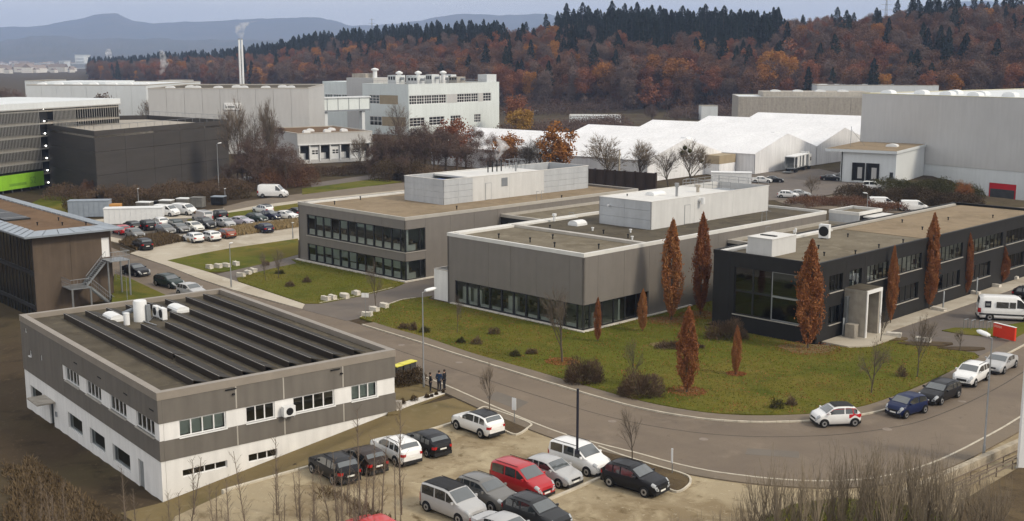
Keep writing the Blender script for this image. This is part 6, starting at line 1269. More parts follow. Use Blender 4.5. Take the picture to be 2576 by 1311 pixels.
def limb(mb, p, d, L, r, lev, spread, up, n=6, taper=.62, curve=.14, kids=(4, 3, 3, 3), twig=None, rnd=RV):
    """recursive limb: a few bent segments, then children off its upper part"""
    seg = 4 if lev == 0 else (3 if lev == 1 else 2); pts = [Vector(p)]; dd = Vector(d).normalized()
    for i in range(seg):
        dd = (dd + Vector((rnd.gauss(0, curve), rnd.gauss(0, curve), rnd.gauss(0, curve) * .5 + up * .12))).normalized(); pts.append(pts[-1] + dd * L / seg)
    for i in range(seg):
        ra = r * (1 - (1 - taper) * i / seg); rb = r * (1 - (1 - taper) * (i + 1) / seg)
        if r > .035: mb.tube(pts[i], pts[i + 1], ra, rb, n=max(3, n), cap=False)
        else: mb.tube(pts[i], pts[i + 1], max(ra, .010), max(rb, .006), n=3, cap=False)
    if lev >= len(kids):
        if twig is not None: twig.append((pts[-1], dd))
        return
    for k in range(kids[lev]):
        t = .35 + .65 * (k + rnd.random()) / kids[lev] if lev else .30 + .70 * (k + rnd.random()) / kids[lev]
        q = min(seg - 1, int(t * seg)); o = pts[q].lerp(pts[q + 1], t * seg - q); a = rnd.random() * 6.283
        u = dd.orthogonal().normalized(); w = dd.cross(u); s = spread * (.7 + .6 * rnd.random())
        nd = (dd * math.cos(s) + (u * math.cos(a) + w * math.sin(a)) * math.sin(s) + Vector((0, 0, up * .25))).normalized()
        limb(mb, o, nd, L * (.50 + .22 * rnd.random()) * (1.15 - .35 * t), r * taper * (.55 + .25 * rnd.random()), lev + 1, spread, up, max(3, n - 2), taper, curve, kids, twig, rnd)
    limb(mb, pts[-1], dd, L * .55, r * taper * .9, lev + 1, spread, up, max(3, n - 2), taper, curve, kids, twig, rnd)
def bare_tree_mesh(seed, H=9.0, r=.16, spread=.62, up=.5, kids=(7, 5, 4), bare=.22, m='bark', tm='twig', twn=6, twl=.5, tw_=.012):
    rnd = random.Random(seed); mb = MB(); tw = []
    limb(mb, (0, 0, -.1), (0, 0, 1), H * .52, r, 0, spread, up, 7, .62, .10, kids, tw, rnd)
    trunk = mb.mesh('trunk'); trunk.materials.append(MATS[m]); tb = MB()
    for p, d in tw:
        for k in range(twn):
            e = (d + Vector((rnd.gauss(0, .45), rnd.gauss(0, .45), rnd.gauss(0, .35) + .25))).normalized(); l = twl * (.5 + rnd.random()); o = e.orthogonal().normalized() * tw_
            q = p + e * l; tb.poly([p - o, p + o, q]); f = (e + Vector((rnd.gauss(0, .6), rnd.gauss(0, .6), rnd.gauss(0, .4)))).normalized(); g = p.lerp(q, .5); tb.poly([g - o * .7, g + o * .7, g + f * l * .6])
    crown = tb.mesh('crown'); crown.materials.append(MATS[tm])
    z = max(v[2] for v in tb.v); return trunk, crown, z
BT = [bare_tree_mesh(100 + i, 9.0, .16, (.55, .7, .62, .5)[i % 4], (.55, .35, .6, .7)[i % 4]) for i in range(5)]
BT_D = []
for tr, cr, z in BT[:3]: c2 = cr.copy(); c2.materials[0] = MATS['twig_dark']; t2 = tr.copy(); BT_D.append((t2, c2, z))
BT_F = []
for i in range(4):
    tr, cr, z = bare_tree_mesh(140 + i, 9.0, .17, (.62, .72, .58, .66)[i], (.55, .4, .6, .5)[i], (8, 6, 4), twn=7, twl=.8, tw_=.016); BT_F.append((tr, cr, z))
BT_FD = []
for tr, cr, z in BT_F: c2 = cr.copy(); c2.materials[0] = MATS['twig_dark']; BT_FD.append((tr, c2, z))
BT_P = []
for tr, cr, z in BT[:4]: c2 = cr.copy(); c2.materials[0] = MATS['twig_pale']; BT_P.append((tr, c2, z))
def put_tree(name, label, proto, p, h, group, wid=1.0, rot=None, parts=('trunk', 'crown')):
    t = thing(name, label, 'tree', p, RV.random() * 6.28 if rot is None else rot, group); s = h / proto[2]; t.scale = (s * wid, s * wid, s)
    link(parts[0], proto[0], None, t); link(parts[1], proto[1], None, t); return t
def px_tree(name, label, proto, x, yb, yt, group, wid=1.0, z=0.0, dy=0):
    p = P(x, yb, z); p.y += dy; p.x *= p.y / (p.y - dy); top = PY(x, yt, p.y).z; return put_tree(name, label, proto, p, top - z, group, wid)
# ---- columnar red oaks on the lawn
def columnar(seed, n=15000, H=10.0, Rm=1.18):
    rs = np.random.RandomState(seed); t = rs.rand(n) ** .85; a = rs.rand(n) * 6.283
    lob = 1 + .22 * np.sin(a * 3 + t * 5 + seed) + .15 * np.sin(a * 5 - t * 11); prof = Rm * np.sin(np.pi * np.clip(t, 0, 1) ** .78) ** .75 * lob + .06
    rad = prof * np.sqrt(rs.rand(n)) ** .55 * (1 + .16 * rs.randn(n) * (rs.rand(n) < .25)); c = np.stack([np.cos(a) * rad, np.sin(a) * rad, .6 + t * (H - .6) + rs.randn(n) * .12], 1)
    cl = .5 + .35 * np.sin(c[:, 2] * 2.3 + a * 3 + seed) + .25 * rs.randn(n); keep = (np.sin(a * 4 + t * 9 + seed) + .7 * np.sin(a * 7 - t * 23) + .8 * np.sin(c[:, 2] * 3.1 + np.sin(a * 2 + seed) * 2) + rs.rand(n) * 2.4) > .55
    c, cl = c[keep], cl[keep]; k = len(c); up = np.stack([np.cos(a[keep]) * .4, np.sin(a[keep]) * .4, np.ones(k)], 1)
    cr = leaf_mesh('crown', c, .115, .07, cl, 'leaf_red', up, .6)
    rnd = random.Random(seed); mb = MB().tube((0, 0, -.1), (0, 0, H * .8), .12, .03, n=7)
    for i in range(26): z = .8 + rnd.random() * H * .7; b = rnd.random() * 6.28; l = .6 + rnd.random() * .7; mb.tube((0, 0, z), (math.cos(b) * l * .6, math.sin(b) * l * .6, z + l * 1.7), .03, .01, n=4, cap=False)
    tr = mb.mesh('trunk'); tr.materials.append(MATS['bark']); return tr, cr, H
OAK = [columnar(i) for i in (1, 2, 3)]
og = 'columnar red trees around the offices'
for i, (x, yb, yt, w, lab) in enumerate([(1688, 806, 556, 64, 'tall columnar rust red tree left of the pair between the offices'), (1762, 792, 540, 54, 'tall columnar rust red tree right of the pair between the offices'), (2032, 876, 608, 82, 'broad columnar rust red tree at the corner of the dark office'), (1728, 987, 776, 60, 'columnar rust red tree standing free in the middle of the lawn'), (1851, 943, 821, 27, 'small slim red tree on the lawn right of the free standing one'), (1503, 860, 750, 22, 'slim red sapling at the corner of the near grey office'), (1616, 834, 729, 27, 'slim red sapling at the side of the near grey office'), (2240, 812, 622, 30, 'thin red tree right of the entrance portal'), (2337, 776, 540, 46, 'tall slender red tree along the dark office walkway'), (2430, 742, 588, 32, 'slender red tree farther along the dark office walkway'), (2521, 712, 622, 32, 'last slender red tree along the dark office walkway')]):
    p = P(x, yb, .1); h = PY(x, yt, p.y).z - .1; pxm = FPX / p.y; wid = (.80 if i < 3 else .90) * (w / pxm) / (2.55 * h / 10.0); put_tree('columnar_tree', lab, OAK[i % 3], p, h, og, wid, i * 1.3)
# ---- young bare trees
yg = 'young bare trees by the road and on the lawns'
for i, (x, yb, yt, pr, w, lab) in enumerate([(1414, 912, 706, BT_D, .85, 'young bare tree with brown crown in front of the near grey office'), (1594, 968, 838, BT, .6, 'small bare tree behind the round shrub on the lawn'), (1590, 1158, 1012, BT, .7, 'young bare tree in the flower bed beside the black car'), (1232, 1036, 905, BT, .6, 'young bare tree in the flower bed above the white crossover'), (2192, 988, 842, BT_D, .8, 'young bare tree on the lawn before the entrance portal'), (2307, 948, 782, BT, .6, 'young bare tree on the lawn edge near the kerbside cars'), (945, 775, 645, BT, .5, 'slim bare tree beside the driveway'), (700, 700, 618, BT_D, .7, 'small bare tree on the lawn left of the far grey office'), (668, 706, 630, BT_D, .6, 'smaller bare tree leftmost on the lawn by the far grey office'), (1150, 838, 735, BT, .5, 'slim bare tree on the lawn near the street lamp'), (2335, 872, 800, BT_P, .9, 'bare shrub like tree in the bed of the forecourt'), (2415, 882, 822, BT_P, 1.0, 'low bare tree at the right end of the forecourt bed'), (2215, 862, 770, BT_D, .8, 'small bare tree in front of the entrance portal')]): px_tree('young_tree', lab, pr[i % len(pr)], x, yb, yt, yg, w, .1)
# ---- rounded shrubs
def mound(seed, n, rx, ry, h, m, s=.05, l=.13):
    rs = np.random.RandomState(seed); d = rs.randn(n, 3); d[:, 2] = np.abs(d[:, 2]) * .9; d /= np.linalg.norm(d, axis=1)[:, None]; r = (.45 + .62 * rs.rand(n) ** .6) * (1 + .14 * np.sin(d[:, 0] * 6 + seed) + .12 * np.cos(d[:, 1] * 7 + d[:, 0] * 4))
    c = d * r[:, None] * np.array([rx, ry, h]); return leaf_mesh('foliage', c, l * 1.25, s * .45, .5 + .3 * np.sin(c[:, 0] * 3 + seed) + .25 * rs.randn(n), m, d + np.array([0, 0, .5]), .4)
def shrub(name, label, x, yb, rx, ry, h, m, n=2200, group='shrubs on the lawn', z=.11, s=.05, l=.14, seed=None):
    p = P(x, yb, z); p.y += ry * .8; p.x *= p.y / (p.y - ry * .8)
    t = thing(name, label, 'shrub', p, 0, group); link('foliage', mound(seed or int(x + yb), n, rx, ry, h, m, s, l), None, t)
    mb = MB(); rnd = random.Random(int(x))
    for i in range(12): a = rnd.random() * 6.28; mb.tube((0, 0, -.1), (math.cos(a) * rx * .7, math.sin(a) * ry * .7, h * (.5 + .4 * rnd.random())), .025, .01, n=4, cap=False)
    mb.build('stem', 'bark', t); return t
shrub('round_shrub', 'large round brown shrub by the road, left of two', 1468, 968, 1.75, 1.3, 1.9, 'leaf_dull', 4200)
shrub('round_shrub', 'large round brown shrub by the road, right of two', 1608, 1003, 1.9, 1.4, 1.9, 'leaf_dull', 4200)
shrub('round_shrub', 'broad dark shrub on the lawn before the dark office', 1832, 857, 2.1, 1.2, 1.8, 'leaf_dull', 3600)
shrub('round_shrub', 'low brown shrub at the foot of the free standing red tree', 1715, 880, 2.3, 1.0, .7, 'leaf_dull', 2200)
LS = []
for i, (x, yb) in enumerate([(1160, 864), (1200, 868), (1242, 842), (1296, 898), (1336, 892), (1040, 832), (1068, 838), (1016, 828), (2268, 950), (1952, 1030), (1990, 1022), (668, 668), (705, 690), (772, 712), (730, 722)]):
    LS.append(shrub('low_shrub', 'small brown shrub scattered on the lawns', x, yb, .42 + .25 * ((i * 7) % 5) / 5, .4, .5 + .35 * ((i * 3) % 4) / 4 + (.6 if x == 2268 else 0), 'leaf_dull' if i % 3 else 'leaf_olive', 500, 'small shrubs scattered on the lawns', s=.04, l=.10))
number_labels(LS, 'small low shrub', 'on the lawns')
# ---- hedges and brown scrub
def hedge(label, pts, w, h, m, n, s=.06, l=.16, name='hedge', group=None, wob=.35, base=None, cat='hedge'):
    q = [P(*a, 0) for a in pts]; o = q[0]; L = sum((b - a).length for a, b in zip(q, q[1:])); c = []
    rs = np.random.RandomState(int(pts[0][0] * 3 + pts[0][1])); seg = [(b - a).length for a, b in zip(q, q[1:])]; cum = np.concatenate([[0], np.cumsum(seg)])
    d = rs.rand(n) * L; i = np.clip(np.searchsorted(cum, d) - 1, 0, len(seg) - 1); f = (d - cum[i]) / np.array(seg)[i]; qa = np.array([v[:] for v in q])
    p = qa[i] + (qa[i + 1] - qa[i]) * f[:, None]; hh = h * (1 + wob * (np.sin(d * .55) * .5 + np.sin(d * 1.7 + 2) * .35)); a = rs.rand(n) * np.pi; r = .6 + .4 * rs.rand(n) ** .5
    nrm = np.stack([-(qa[i + 1] - qa[i])[:, 1], (qa[i + 1] - qa[i])[:, 0]], 1); nrm /= np.linalg.norm(nrm, axis=1)[:, None]
    off = np.cos(a) * r * w; c = np.stack([p[:, 0] + nrm[:, 0] * off - o.x, p[:, 1] + nrm[:, 1] * off - o.y, np.sin(a) ** .7 * r * hh * (.55 + .45 * rs.rand(n))], 1) + rs.randn(n, 3) * .08
    t = thing(name, label, cat, o, 0, group); up = np.stack([np.zeros(n), np.zeros(n), np.ones(n)], 1)
    link('foliage', leaf_mesh('foliage', c, l, s, .5 + .3 * np.sin(d * .8) + .28 * rs.randn(n), m, up, .7), None, t); return t
hedge('clipped dark hedge beside the yellow bins', [(992, 972), (1030, 966), (1058, 958)], .75, 1.35, 'leaf_hedge', 4500, .035, .07, wob=.05)
hg = 'brown hedges in the background'
hedge('brown hedge along the foot of the dark car park block', [(130, 500), (260, 505), (400, 498), (560, 482), (640, 478)], 3.2, 3.0, 'leaf_dull', 19800, 0.060, 0.156, group=hg)
hedge('low brown hedge behind the far car park', [(160, 530), (330, 520), (480, 508), (620, 496)], 2.6, 1.9, 'leaf_hedge', 15400, 0.060, 0.144, group=hg)
hedge('rusty hedge below the loading dock', [(640, 478), (720, 470), (780, 462)], 3.5, 4.2, 'leaf_brown', 11000, 0.072, 0.156, group=hg)
hedge('dark brown hedge before the loading dock', [(770, 446), (860, 440), (950, 432)], 2.4, 2.6, 'leaf_dull', 9900, 0.066, 0.150, group=hg)
hedge('dense brown hedge at the left end of the timber wall', [(945, 452), (1000, 455), (1060, 448)], 3.2, 4.4, 'leaf_hedge', 12100, 0.066, 0.156, group=hg)
hedge('rust brown hedge on the mound beyond the dark office', [(2120, 495), (2200, 503), (2300, 505), (2380, 514), (2440, 524)], 4.0, 2.6, 'leaf_hedge', 19800, 0.066, 0.156, group=hg)
hedge('brown hedge on top of the mound before the grey hall', [(2200, 480), (2300, 478), (2380, 482), (2440, 500)], 3.5, 2.6, 'leaf_olive', 13200, 0.066, 0.156, group=hg)
hedge('low rusty hedge along the side street', [(2000, 520), (2080, 512), (2160, 520), (2260, 535)], 3.0, 1.8, 'leaf_brown', 11440, 0.060, 0.144, group=hg)
hedge('brown bush at the red gate', [(2590, 530), (2660, 530)], 2.4, 1.8, 'leaf_brown', 4840, 0.060, 0.144, group=hg)
hedge('long brown hedge behind the plant room of the far grey office', [(1060, 452), (1180, 462), (1300, 470), (1420, 480)], 2.8, 3.4, 'leaf_dull', 12000, .06, .15, group=hg)
hedge('brown scrub along the back of the tents', [(1700, 300), (1900, 290), (2060, 285)], 8, 6.0, 'leaf_grey', 13200, 0.180, 0.360, group=hg)
hedge('grey brown scrub between the white works and the tents', [(1270, 345), (1400, 335), (1560, 320)], 7, 5.0, 'leaf_grey', 13200, 0.150, 0.300, group=hg)
hedge('grey brown scrub at the forest edge', [(1270, 292), (1450, 286), (1650, 282), (1800, 280)], 9, 6.0, 'leaf_grey', 13200, 0.180, 0.360, group=hg)
for i, (x, yb, h, m, lab) in enumerate([(308, 488, 4.6, 'leaf_rust', 'rusty red bush before the dark car park block'), (225, 502, 3.4, 'leaf_brown', 'brown bush left before the dark car park block'), (735, 472, 6.5, 'leaf_brown', 'large rusty bush left of the loading dock'), (700, 465, 8.0, 'leaf_brown', 'tall rusty bush behind the large white van'), (2422, 510, 3.6, 'leaf_red', 'red bush on the mound before the grey hall')]): shrub('wild_bush', lab, x, yb, h * .5, h * .45, h, m, 6500, 'wild bushes', 0, .055, .13)
# ---- mid-distance trees
def crown_tree(seed, n, H, box, k, rad, m, size, asp=.6):
    global RG
    RG = np.random.RandomState(seed); c, tn, cc = clumps(n, k, box, rad); zc = H - box[2] - rad * .6; c[:, 2] += zc; keep = c[:, 2] > H * .12; c, tn = c[keep], tn[keep]
    cr = leaf_mesh('crown', c, size, size * asp, tn, m); mb = MB().tube((0, 0, -.5), (0, 0, zc), .022 * H, .012 * H, n=6)
    for q in cc[:10]: mb.tube((0, 0, zc * .55), (q[0] * .85, q[1] * .85, q[2] * .85 + zc), .008 * H, .003 * H, n=4, cap=False)
    tr = mb.mesh('trunk'); tr.materials.append(MATS['bark']); return tr, cr, H
DEC = [crown_tree(31 + i, 3200 if i < 3 else 4200, 10, (3.0, 3.0, 3.6), 40, 1.05, m, .20 if i < 3 else .34, .6 if i < 3 else .085) for i, m in enumerate(('leaf_brown', 'leaf_brown', 'leaf_rust', 'leaf_grey', 'leaf_grey', 'leaf_grey'))]
ORA = [crown_tree(51 + i, 2600, 10, (2.9, 2.9, 3.6), 34, 1.1, 'leaf_orange', .24) for i in range(2)]; GOLD = crown_tree(57, 2600, 10, (3.2, 3.2, 3.3), 34, 1.1, 'leaf_gold', .24)
ORB = crown_tree(58, 1500, 10, (2.6, 2.6, 3.8), 26, 1.1, 'leaf_rust', .3)
DOME = crown_tree(59, 4200, 10, (4.0, 4.0, 4.0), 60, 1.0, 'leaf_dull', .26)
px_tree('maple_tree', 'orange brown leafy tree left of the white tents', ORA[0], 1408, 458, 304, None, 1.05); px_tree('maple_tree', 'smaller orange tree behind the steam flue', ORA[1], 1278, 446, 322, None, 1.0); px_tree('maple_tree', 'golden olive tree right of the white works', GOLD, 1312, 372, 262, None, 1.0); px_tree('maple_tree', 'rust brown round tree above the golden one', DEC[2], 1300, 330, 230, None, 1.2)
px_tree('round_tree', 'dark brown dome shaped tree behind the finned car park', DOME, 268, 352, 222, None, .62)
mg = 'bare trees between the halls'
for i, (x, yb, yt, w, pr, lab) in enumerate([(598, 468, 228, .5, BT_FD, 'tall slim bare tree at the right edge of the dark car park block'), (640, 472, 262, .5, BT_FD, 'bare tree right of the dark car park block'), (688, 462, 236, .5, BT_FD, 'tall bare tree before the enclosed bridge'), (578, 440, 250, .5, BT_FD, 'bare tree behind the corner of the dark car park block'), (386, 352, 228, .8, BT_FD, 'bare tree left before the grey factory hall'), (432, 356, 226, .8, BT_FD, 'bare tree in the middle before the grey factory hall'), (506, 352, 228, .8, BT_FD, 'bare tree right before the grey factory hall'), (1000, 415, 236, .6, BT_F, 'tall pale bare tree before the white works'), (905, 430, 330, .8, BT_FD, 'bare tree right of the loading dock'), (942, 440, 330, .8, BT_FD, 'dark bare tree left of the timber wall'), (1330, 452, 336, 1.1, BT_F, 'pale bare tree left of the orange leafy tree'), (1362, 454, 338, 1.1, BT_F, 'second pale bare tree left of the orange leafy tree'), (1205, 406, 352, 1.1, BT_FD, 'bare tree left of the steam flue'), (1530, 470, 328, 1.35, BT_F, 'broad pale bare tree left before the white tents'), (1602, 470, 346, 1.3, BT_F, 'pale bare tree in the middle before the white tents'), (1682, 474, 366, 1.15, BT_FD, 'darker bare tree right of the timber wall'), (1738, 476, 344, 1.2, BT_F, 'tall pale bare tree with dark balls before the white tents'), (2040, 492, 436, 1.3, BT_FD, 'wide bare shrub tree in the delivery yard'), (1388, 455, 350, .8, BT_FD, 'bare tree at the foot of the orange leafy tree'), (1100, 430, 320, .8, BT_FD, 'bare tree among the brown trees by the white works'), (1055, 425, 325, 1.15, BT_F, 'pale bare tree among the brown trees by the white works')]): px_tree('bare_tree', lab, pr[i % len(pr)], x, yb, yt, mg, w)
for x, y in ((1723, 372), (1735, 380), (1764, 405), (1716, 385)): p = PY(x, y, P(1738, 476, 0).y); q = tag(MB().lathe([(.05, -.5), (.42, -.25), (.5, .05), (.35, .35), (.05, .5)], 8, p).build('mistletoe_ball', 'leaf_olive'), 'dark mistletoe ball in the tall pale bare tree', 'mistletoe', 'mistletoe balls')
mb_ = 'brown leafy trees between the halls'
for i, (x, yb, yt, w, k) in enumerate([(985, 440, 335, .9, 3), (1045, 436, 318, 1, 3), (1092, 432, 312, 1, 3), (1150, 428, 284, 1.1, 2), (1192, 420, 312, 1, 4), (650, 478, 380, 1.1, 4), (610, 470, 372, 1, 5), (575, 474, 400, 1, 3), (760, 462, 392, .8, 5), (940, 446, 372, 1, 3), (1010, 452, 388, 1.1, 5), (690, 420, 300, .8, 4), (1330, 352, 300, 1.2, 3), (1240, 420, 330, .8, 4), (1640, 310, 262, 1.2, 4), (1700, 312, 268, 1.2, 3), (20, 300, 216, 1.2, 4), (46, 290, 222, 1.2, 3), (110, 285, 215, .9, 4), (1018, 446, 300, 1.1, 3), (1070, 444, 296, 1.1, 4), (1122, 440, 318, 1.2, 5), (1172, 446, 330, 1.2, 3), (962, 446, 320, 1.0, 5), (662, 474, 320, .9, 3), (622, 476, 338, .9, 5), (720, 474, 352, 1.0, 4), (1232, 450, 362, 1.2, 5), (1300, 452, 356, 1.3, 4)]): px_tree('brown_tree', ['brown leafy tree among the group by the white works', 'brown leafy tree by the white works', 'grey brown tree by the white works', 'rust topped brown tree before the white works', 'brown tree before the right face of the white works', 'grey brown tree left of the large rusty bush', 'brown tree by the corner of the dark car park block', 'low grey brown tree by the dark car park block', 'low brown tree left of the loading dock gates', 'grey brown tree right of the loading dock gates', 'low brown tree at the left end of the timber wall', 'grey brown tree under the enclosed bridge', 'grey brown tree above the golden olive tree', 'thin grey brown tree before the tents left end', 'grey brown tree above the second tent roof', 'grey brown tree beside it above the second tent roof', 'grey brown tree at the far left edge behind the finned car park', 'second grey brown tree at the far left edge', 'grey brown tree left of the white factory hall', 'tall hazy brown tree before the left face of the white works', 'tall hazy brown tree before the corner of the white works', 'broad hazy brown tree before the white works', 'broad hazy brown tree at the left end of the tents', 'hazy brown tree right of the dock building', 'tall hazy brown tree before the enclosed bridge', 'hazy brown tree right of the dark car park block', 'hazy brown tree behind the large rusty bush', 'low hazy tree left of the steam flue', 'low hazy tree behind the steam flue'][i], DEC[k], x, yb, yt, mb_, w)
# ---- the forest on the hill
FD = [crown_tree(71 + i, 4200, 22, (4.8, 4.8, 7.4), 26, 2.2, m, .34 if m != 'leaf_grey' else .6, .6 if m != 'leaf_grey' else .2) for i, m in enumerate(('leaf_brown', 'leaf_brown', 'leaf_rust', 'leaf_grey', 'leaf_grey', 'leaf_brown', 'leaf_rust', 'leaf_orange'))]
def conifer(seed, n=3200, H=24.0, Rm=3.3):
    rs = np.random.RandomState(seed); t = rs.rand(n) ** 1.25; a = rs.rand(n) * 6.283; tier = .82 + .25 * np.sin(t * 42 + a * 1.5); prof = Rm * (1 - t) ** .62 * tier * (1 + .2 * np.sin(a * 3 + seed)) + .10
    rad = prof * rs.rand(n) ** .4; z = 2.5 + t * (H - 2.5) - rad * .30; c = np.stack([np.cos(a) * rad, np.sin(a) * rad, z], 1); up = np.stack([np.cos(a), np.sin(a), -.35 * np.ones(n)], 1)
    cr = leaf_mesh('crown', c, .55 * (1.15 - .6 * t), .20, rs.rand(n), 'leaf_fir', up, .25); mb = MB().tube((0, 0, -1), (0, 0, H * .97), .32, .04, n=6); tr = mb.mesh('trunk'); tr.materials.append(MATS['bark']); return tr, cr, H
FC = [conifer(81 + i, H=24, Rm=(5.4, 4.6, 6.2, 5.0)[i]) for i in range(4)]
col = bpy.data.collections.new('forest_kinds'); order = []
for i, (tr, cr, h) in enumerate(FD + FC):
    b = bmesh.new(); b.from_mesh(cr); nf = len(b.faces); b.from_mesh(tr)
    b.faces.ensure_lookup_table()
    for f in b.faces[nf:]: f.material_index = 1
    me = bpy.data.meshes.new('forest_tree'); b.to_mesh(me); b.free(); me.materials.append(cr.materials[0]); me.materials.append(MATS['bark']); o = bpy.data.objects.new('forest_kind_%02d' % i, me); col.objects.link(o)
UG = [crown_tree(91 + i, 700, 7, (3.6, 3.6, 2.0), 14, 1.5, m, .45) for i, m in enumerate(('leaf_grey', 'leaf_brown'))]
for i, (tr, cr, h) in enumerate(UG): o = bpy.data.objects.new('forest_kind_%02d' % (12 + i), cr); col.objects.link(o)
pts, idx, scl, rot = [], [], [], []; FZ = random.Random(5)
def conif_share(s, dep):                                   # where the dark firs stand
    if s < 560: return .80 if dep > .85 else .05
    if s < 1260: return .97 if dep > .70 else (.25 if dep > .5 else .03)
    if s < 1400: return .10
    if s < 1960: return .93 if dep > .58 else (.42 if dep > .35 else .04)
    if s < 2280: return .06
    return .30 if dep > .7 else .10
Y = 480.0
while Y < 2300:
    step = 8.5 if Y < 900 else 11.5; x = -.55 * Y
    while x < .60 * Y:
        X_ = x + FZ.uniform(-3.2, 3.2); Y_ = Y + FZ.uniform(-3.5, 3.5); x += step; s = sxx(X_, Y_)
        if s < 225 or s > 2720: continue
        f = interp(s, FOREST_FRONT); dep = (Y_ - f) / (f * .48)
        if dep < 0 or dep > 1.12: continue
        if dep < .10:
            for _ in range(2): a_, b_ = X_ + FZ.uniform(-4, 4), Y_ + FZ.uniform(-5, 2); pts.append((a_, b_, ground_z(a_, b_) - .8)); idx.append(12 + FZ.randrange(2)); scl.append(FZ.uniform(.6, 1.3)); rot.append(FZ.random() * 6.28)
        con = FZ.random() < conif_share(s, dep)
        r = FZ.random(); k = 8 + FZ.randrange(4) if con else (7 if r < .045 else (2 if r < .16 else (6 if r < .26 else (0 if r < .44 else (1 if r < .58 else (5 if r < .74 else (3 if r < .88 else 4)))))))
        g = FZ.uniform(.85, 1.2) if con else FZ.uniform(.66, 1.12) * (.85 if dep > .7 else 1); pts.append((X_, Y_, ground_z(X_, Y_) - .3)); idx.append(k); scl.append(g); rot.append(FZ.random() * 6.28)
    Y += step * .95
me = bpy.data.meshes.new('forest'); me.from_pydata(pts, [], [])
for nm, tp, dt in (('kind', 'INT', idx), ('scl', 'FLOAT', scl), ('rot', 'FLOAT', rot)): a = me.attributes.new(nm, tp, 'POINT'); a.data.foreach_set('value', dt)
fo = stuff(link('forest', me, None)); fo['label'] = 'autumn brown hillside forest with dark firs along the ridge'; fo['category'] = 'forest'
ng = bpy.data.node_groups.new('scatter', 'GeometryNodeTree'); ng.interface.new_socket('Geometry', in_out='INPUT', socket_type='NodeSocketGeometry'); ng.interface.new_socket('Geometry', in_out='OUTPUT', socket_type='NodeSocketGeometry')
N = ng.nodes; gi = N.new('NodeGroupInput'); go = N.new('NodeGroupOutput'); ip = N.new('GeometryNodeInstanceOnPoints'); ci = N.new('GeometryNodeCollectionInfo'); ci.inputs['Collection'].default_value = col; ci.inputs['Separate Children'].default_value = True; ci.inputs['Reset Children'].default_value = True
def attr(nm, t): q = N.new('GeometryNodeInputNamedAttribute'); q.data_type = t; q.inputs['Name'].default_value = nm; return q.outputs['Attribute']
cx_ = N.new('ShaderNodeCombineXYZ'); ng.links.new(attr('rot', 'FLOAT'), cx_.inputs['Z']); e2 = N.new('FunctionNodeEulerToRotation'); ng.links.new(cx_.outputs[0], e2.inputs[0])
ng.links.new(gi.outputs[0], ip.inputs['Points']); ng.links.new(ci.outputs[0], ip.inputs['Instance']); ip.inputs['Pick Instance'].default_value = True
ng.links.new(attr('kind', 'INT'), ip.inputs['Instance Index']); ng.links.new(e2.outputs[0], ip.inputs['Rotation']); ng.links.new(attr('scl', 'FLOAT'), ip.inputs['Scale']); ng.links.new(ip.outputs[0], go.inputs[0])
md = fo.modifiers.new('scatter', 'NODES'); md.node_group = ng
# trees of the wood that stand out one by one: firs on the skyline, flaming trees at its edge
def forest_tree(name, label, proto, x, yt, dep, group, wid=1.0, hmul=1.0):
    f = interp(x, FOREST_FRONT); Y = f + dep * f * .48; p = PY(x, yt, Y); g = ground_z(p.x, Y); h = max(p.z - g, 8) * hmul; return put_tree(name, label, proto, Vector((p.x, Y, g - .3)), h + .3, group, wid)
TF, RF, FT, BS, SS = [], [], [], [], []
for x, yt in [(1425, 8), (1443, 22), (1466, 6), (1480, 14), (1497, 26), (1540, 2), (1556, 20), (1572, 8), (1588, 16), (1603, 5), (1618, 22), (1640, 12), (1660, 14), (1672, 26), (1690, 24), (1718, 14), (1735, 30), (1762, 18), (1775, 10), (1800, 18), (1822, 14), (1840, 24), (1862, 22), (1880, 30), (1905, 28), (1930, 34), (1965, 38), (1408, 40), (1460, 30), (1530, 24), (1630, 28), (1706, 30), (1790, 28), (1850, 34)]: TF.append(forest_tree('fir_tree', 'tall dark fir on the skyline above the tents', FC[int(x) % 4], x, yt, .72 + .25 * RV.random(), 'tall firs on the skyline', 1.15))
number_labels(TF, 'tall fir', 'on the skyline above the tents')
for x, yt in [(2300, 14), (2318, 10), (2335, 22), (2362, 8), (2378, 24), (2400, 18), (2412, 22), (2452, 20), (2480, 26), (2505, 22), (2535, 30)]: RF.append(forest_tree('fir_tree', 'dark fir on the skyline at the right', FC[int(x) % 4], x, yt, .8 + .2 * RV.random(), 'firs on the skyline at the right', 1.05))
number_labels(RF, 'dark fir', 'on the right hand skyline')
for i in range(62): x = 290 + i * 15.6 + RV.uniform(-5, 5); yt = interp(x, SKYLINE) - RV.uniform(-2, 12); forest_tree('fir_tree', 'small dark fir along the skyline behind the white works', FC[i % 4], x, yt, .95 + .12 * RV.random(), 'small firs along the skyline', 1.25)
for i, (x, yt, d, w, k) in enumerate([(1240, 75, .5, .7, 0), (1395, 95, .35, .8, 1), (1380, 75, .6, .6, 0), (1520, 150, .05, 1.1, 1), (1530, 100, .35, .6, 0), (1455, 130, .3, .5, 1), (1640, 190, -.02, 1.2, 0), (1700, 138, .08, 1.25, 1), (1730, 150, .1, 1.1, 0), (1640, 135, .2, 1.2, 1), (1985, 100, .25, 1.1, 0), (1960, 120, .2, 1.0, 1), (2290, 80, .5, 1.1, 0), (1330, 105, .4, .8, 1), (1275, 95, .45, .8, 0)]): FT.append(forest_tree('flame_tree', 'orange red tree standing out of the brown forest', (ORB, FD[7])[k], x, yt, d, 'orange red trees in the forest', w))
number_labels(FT, 'orange red tree', 'standing out of the brown forest')
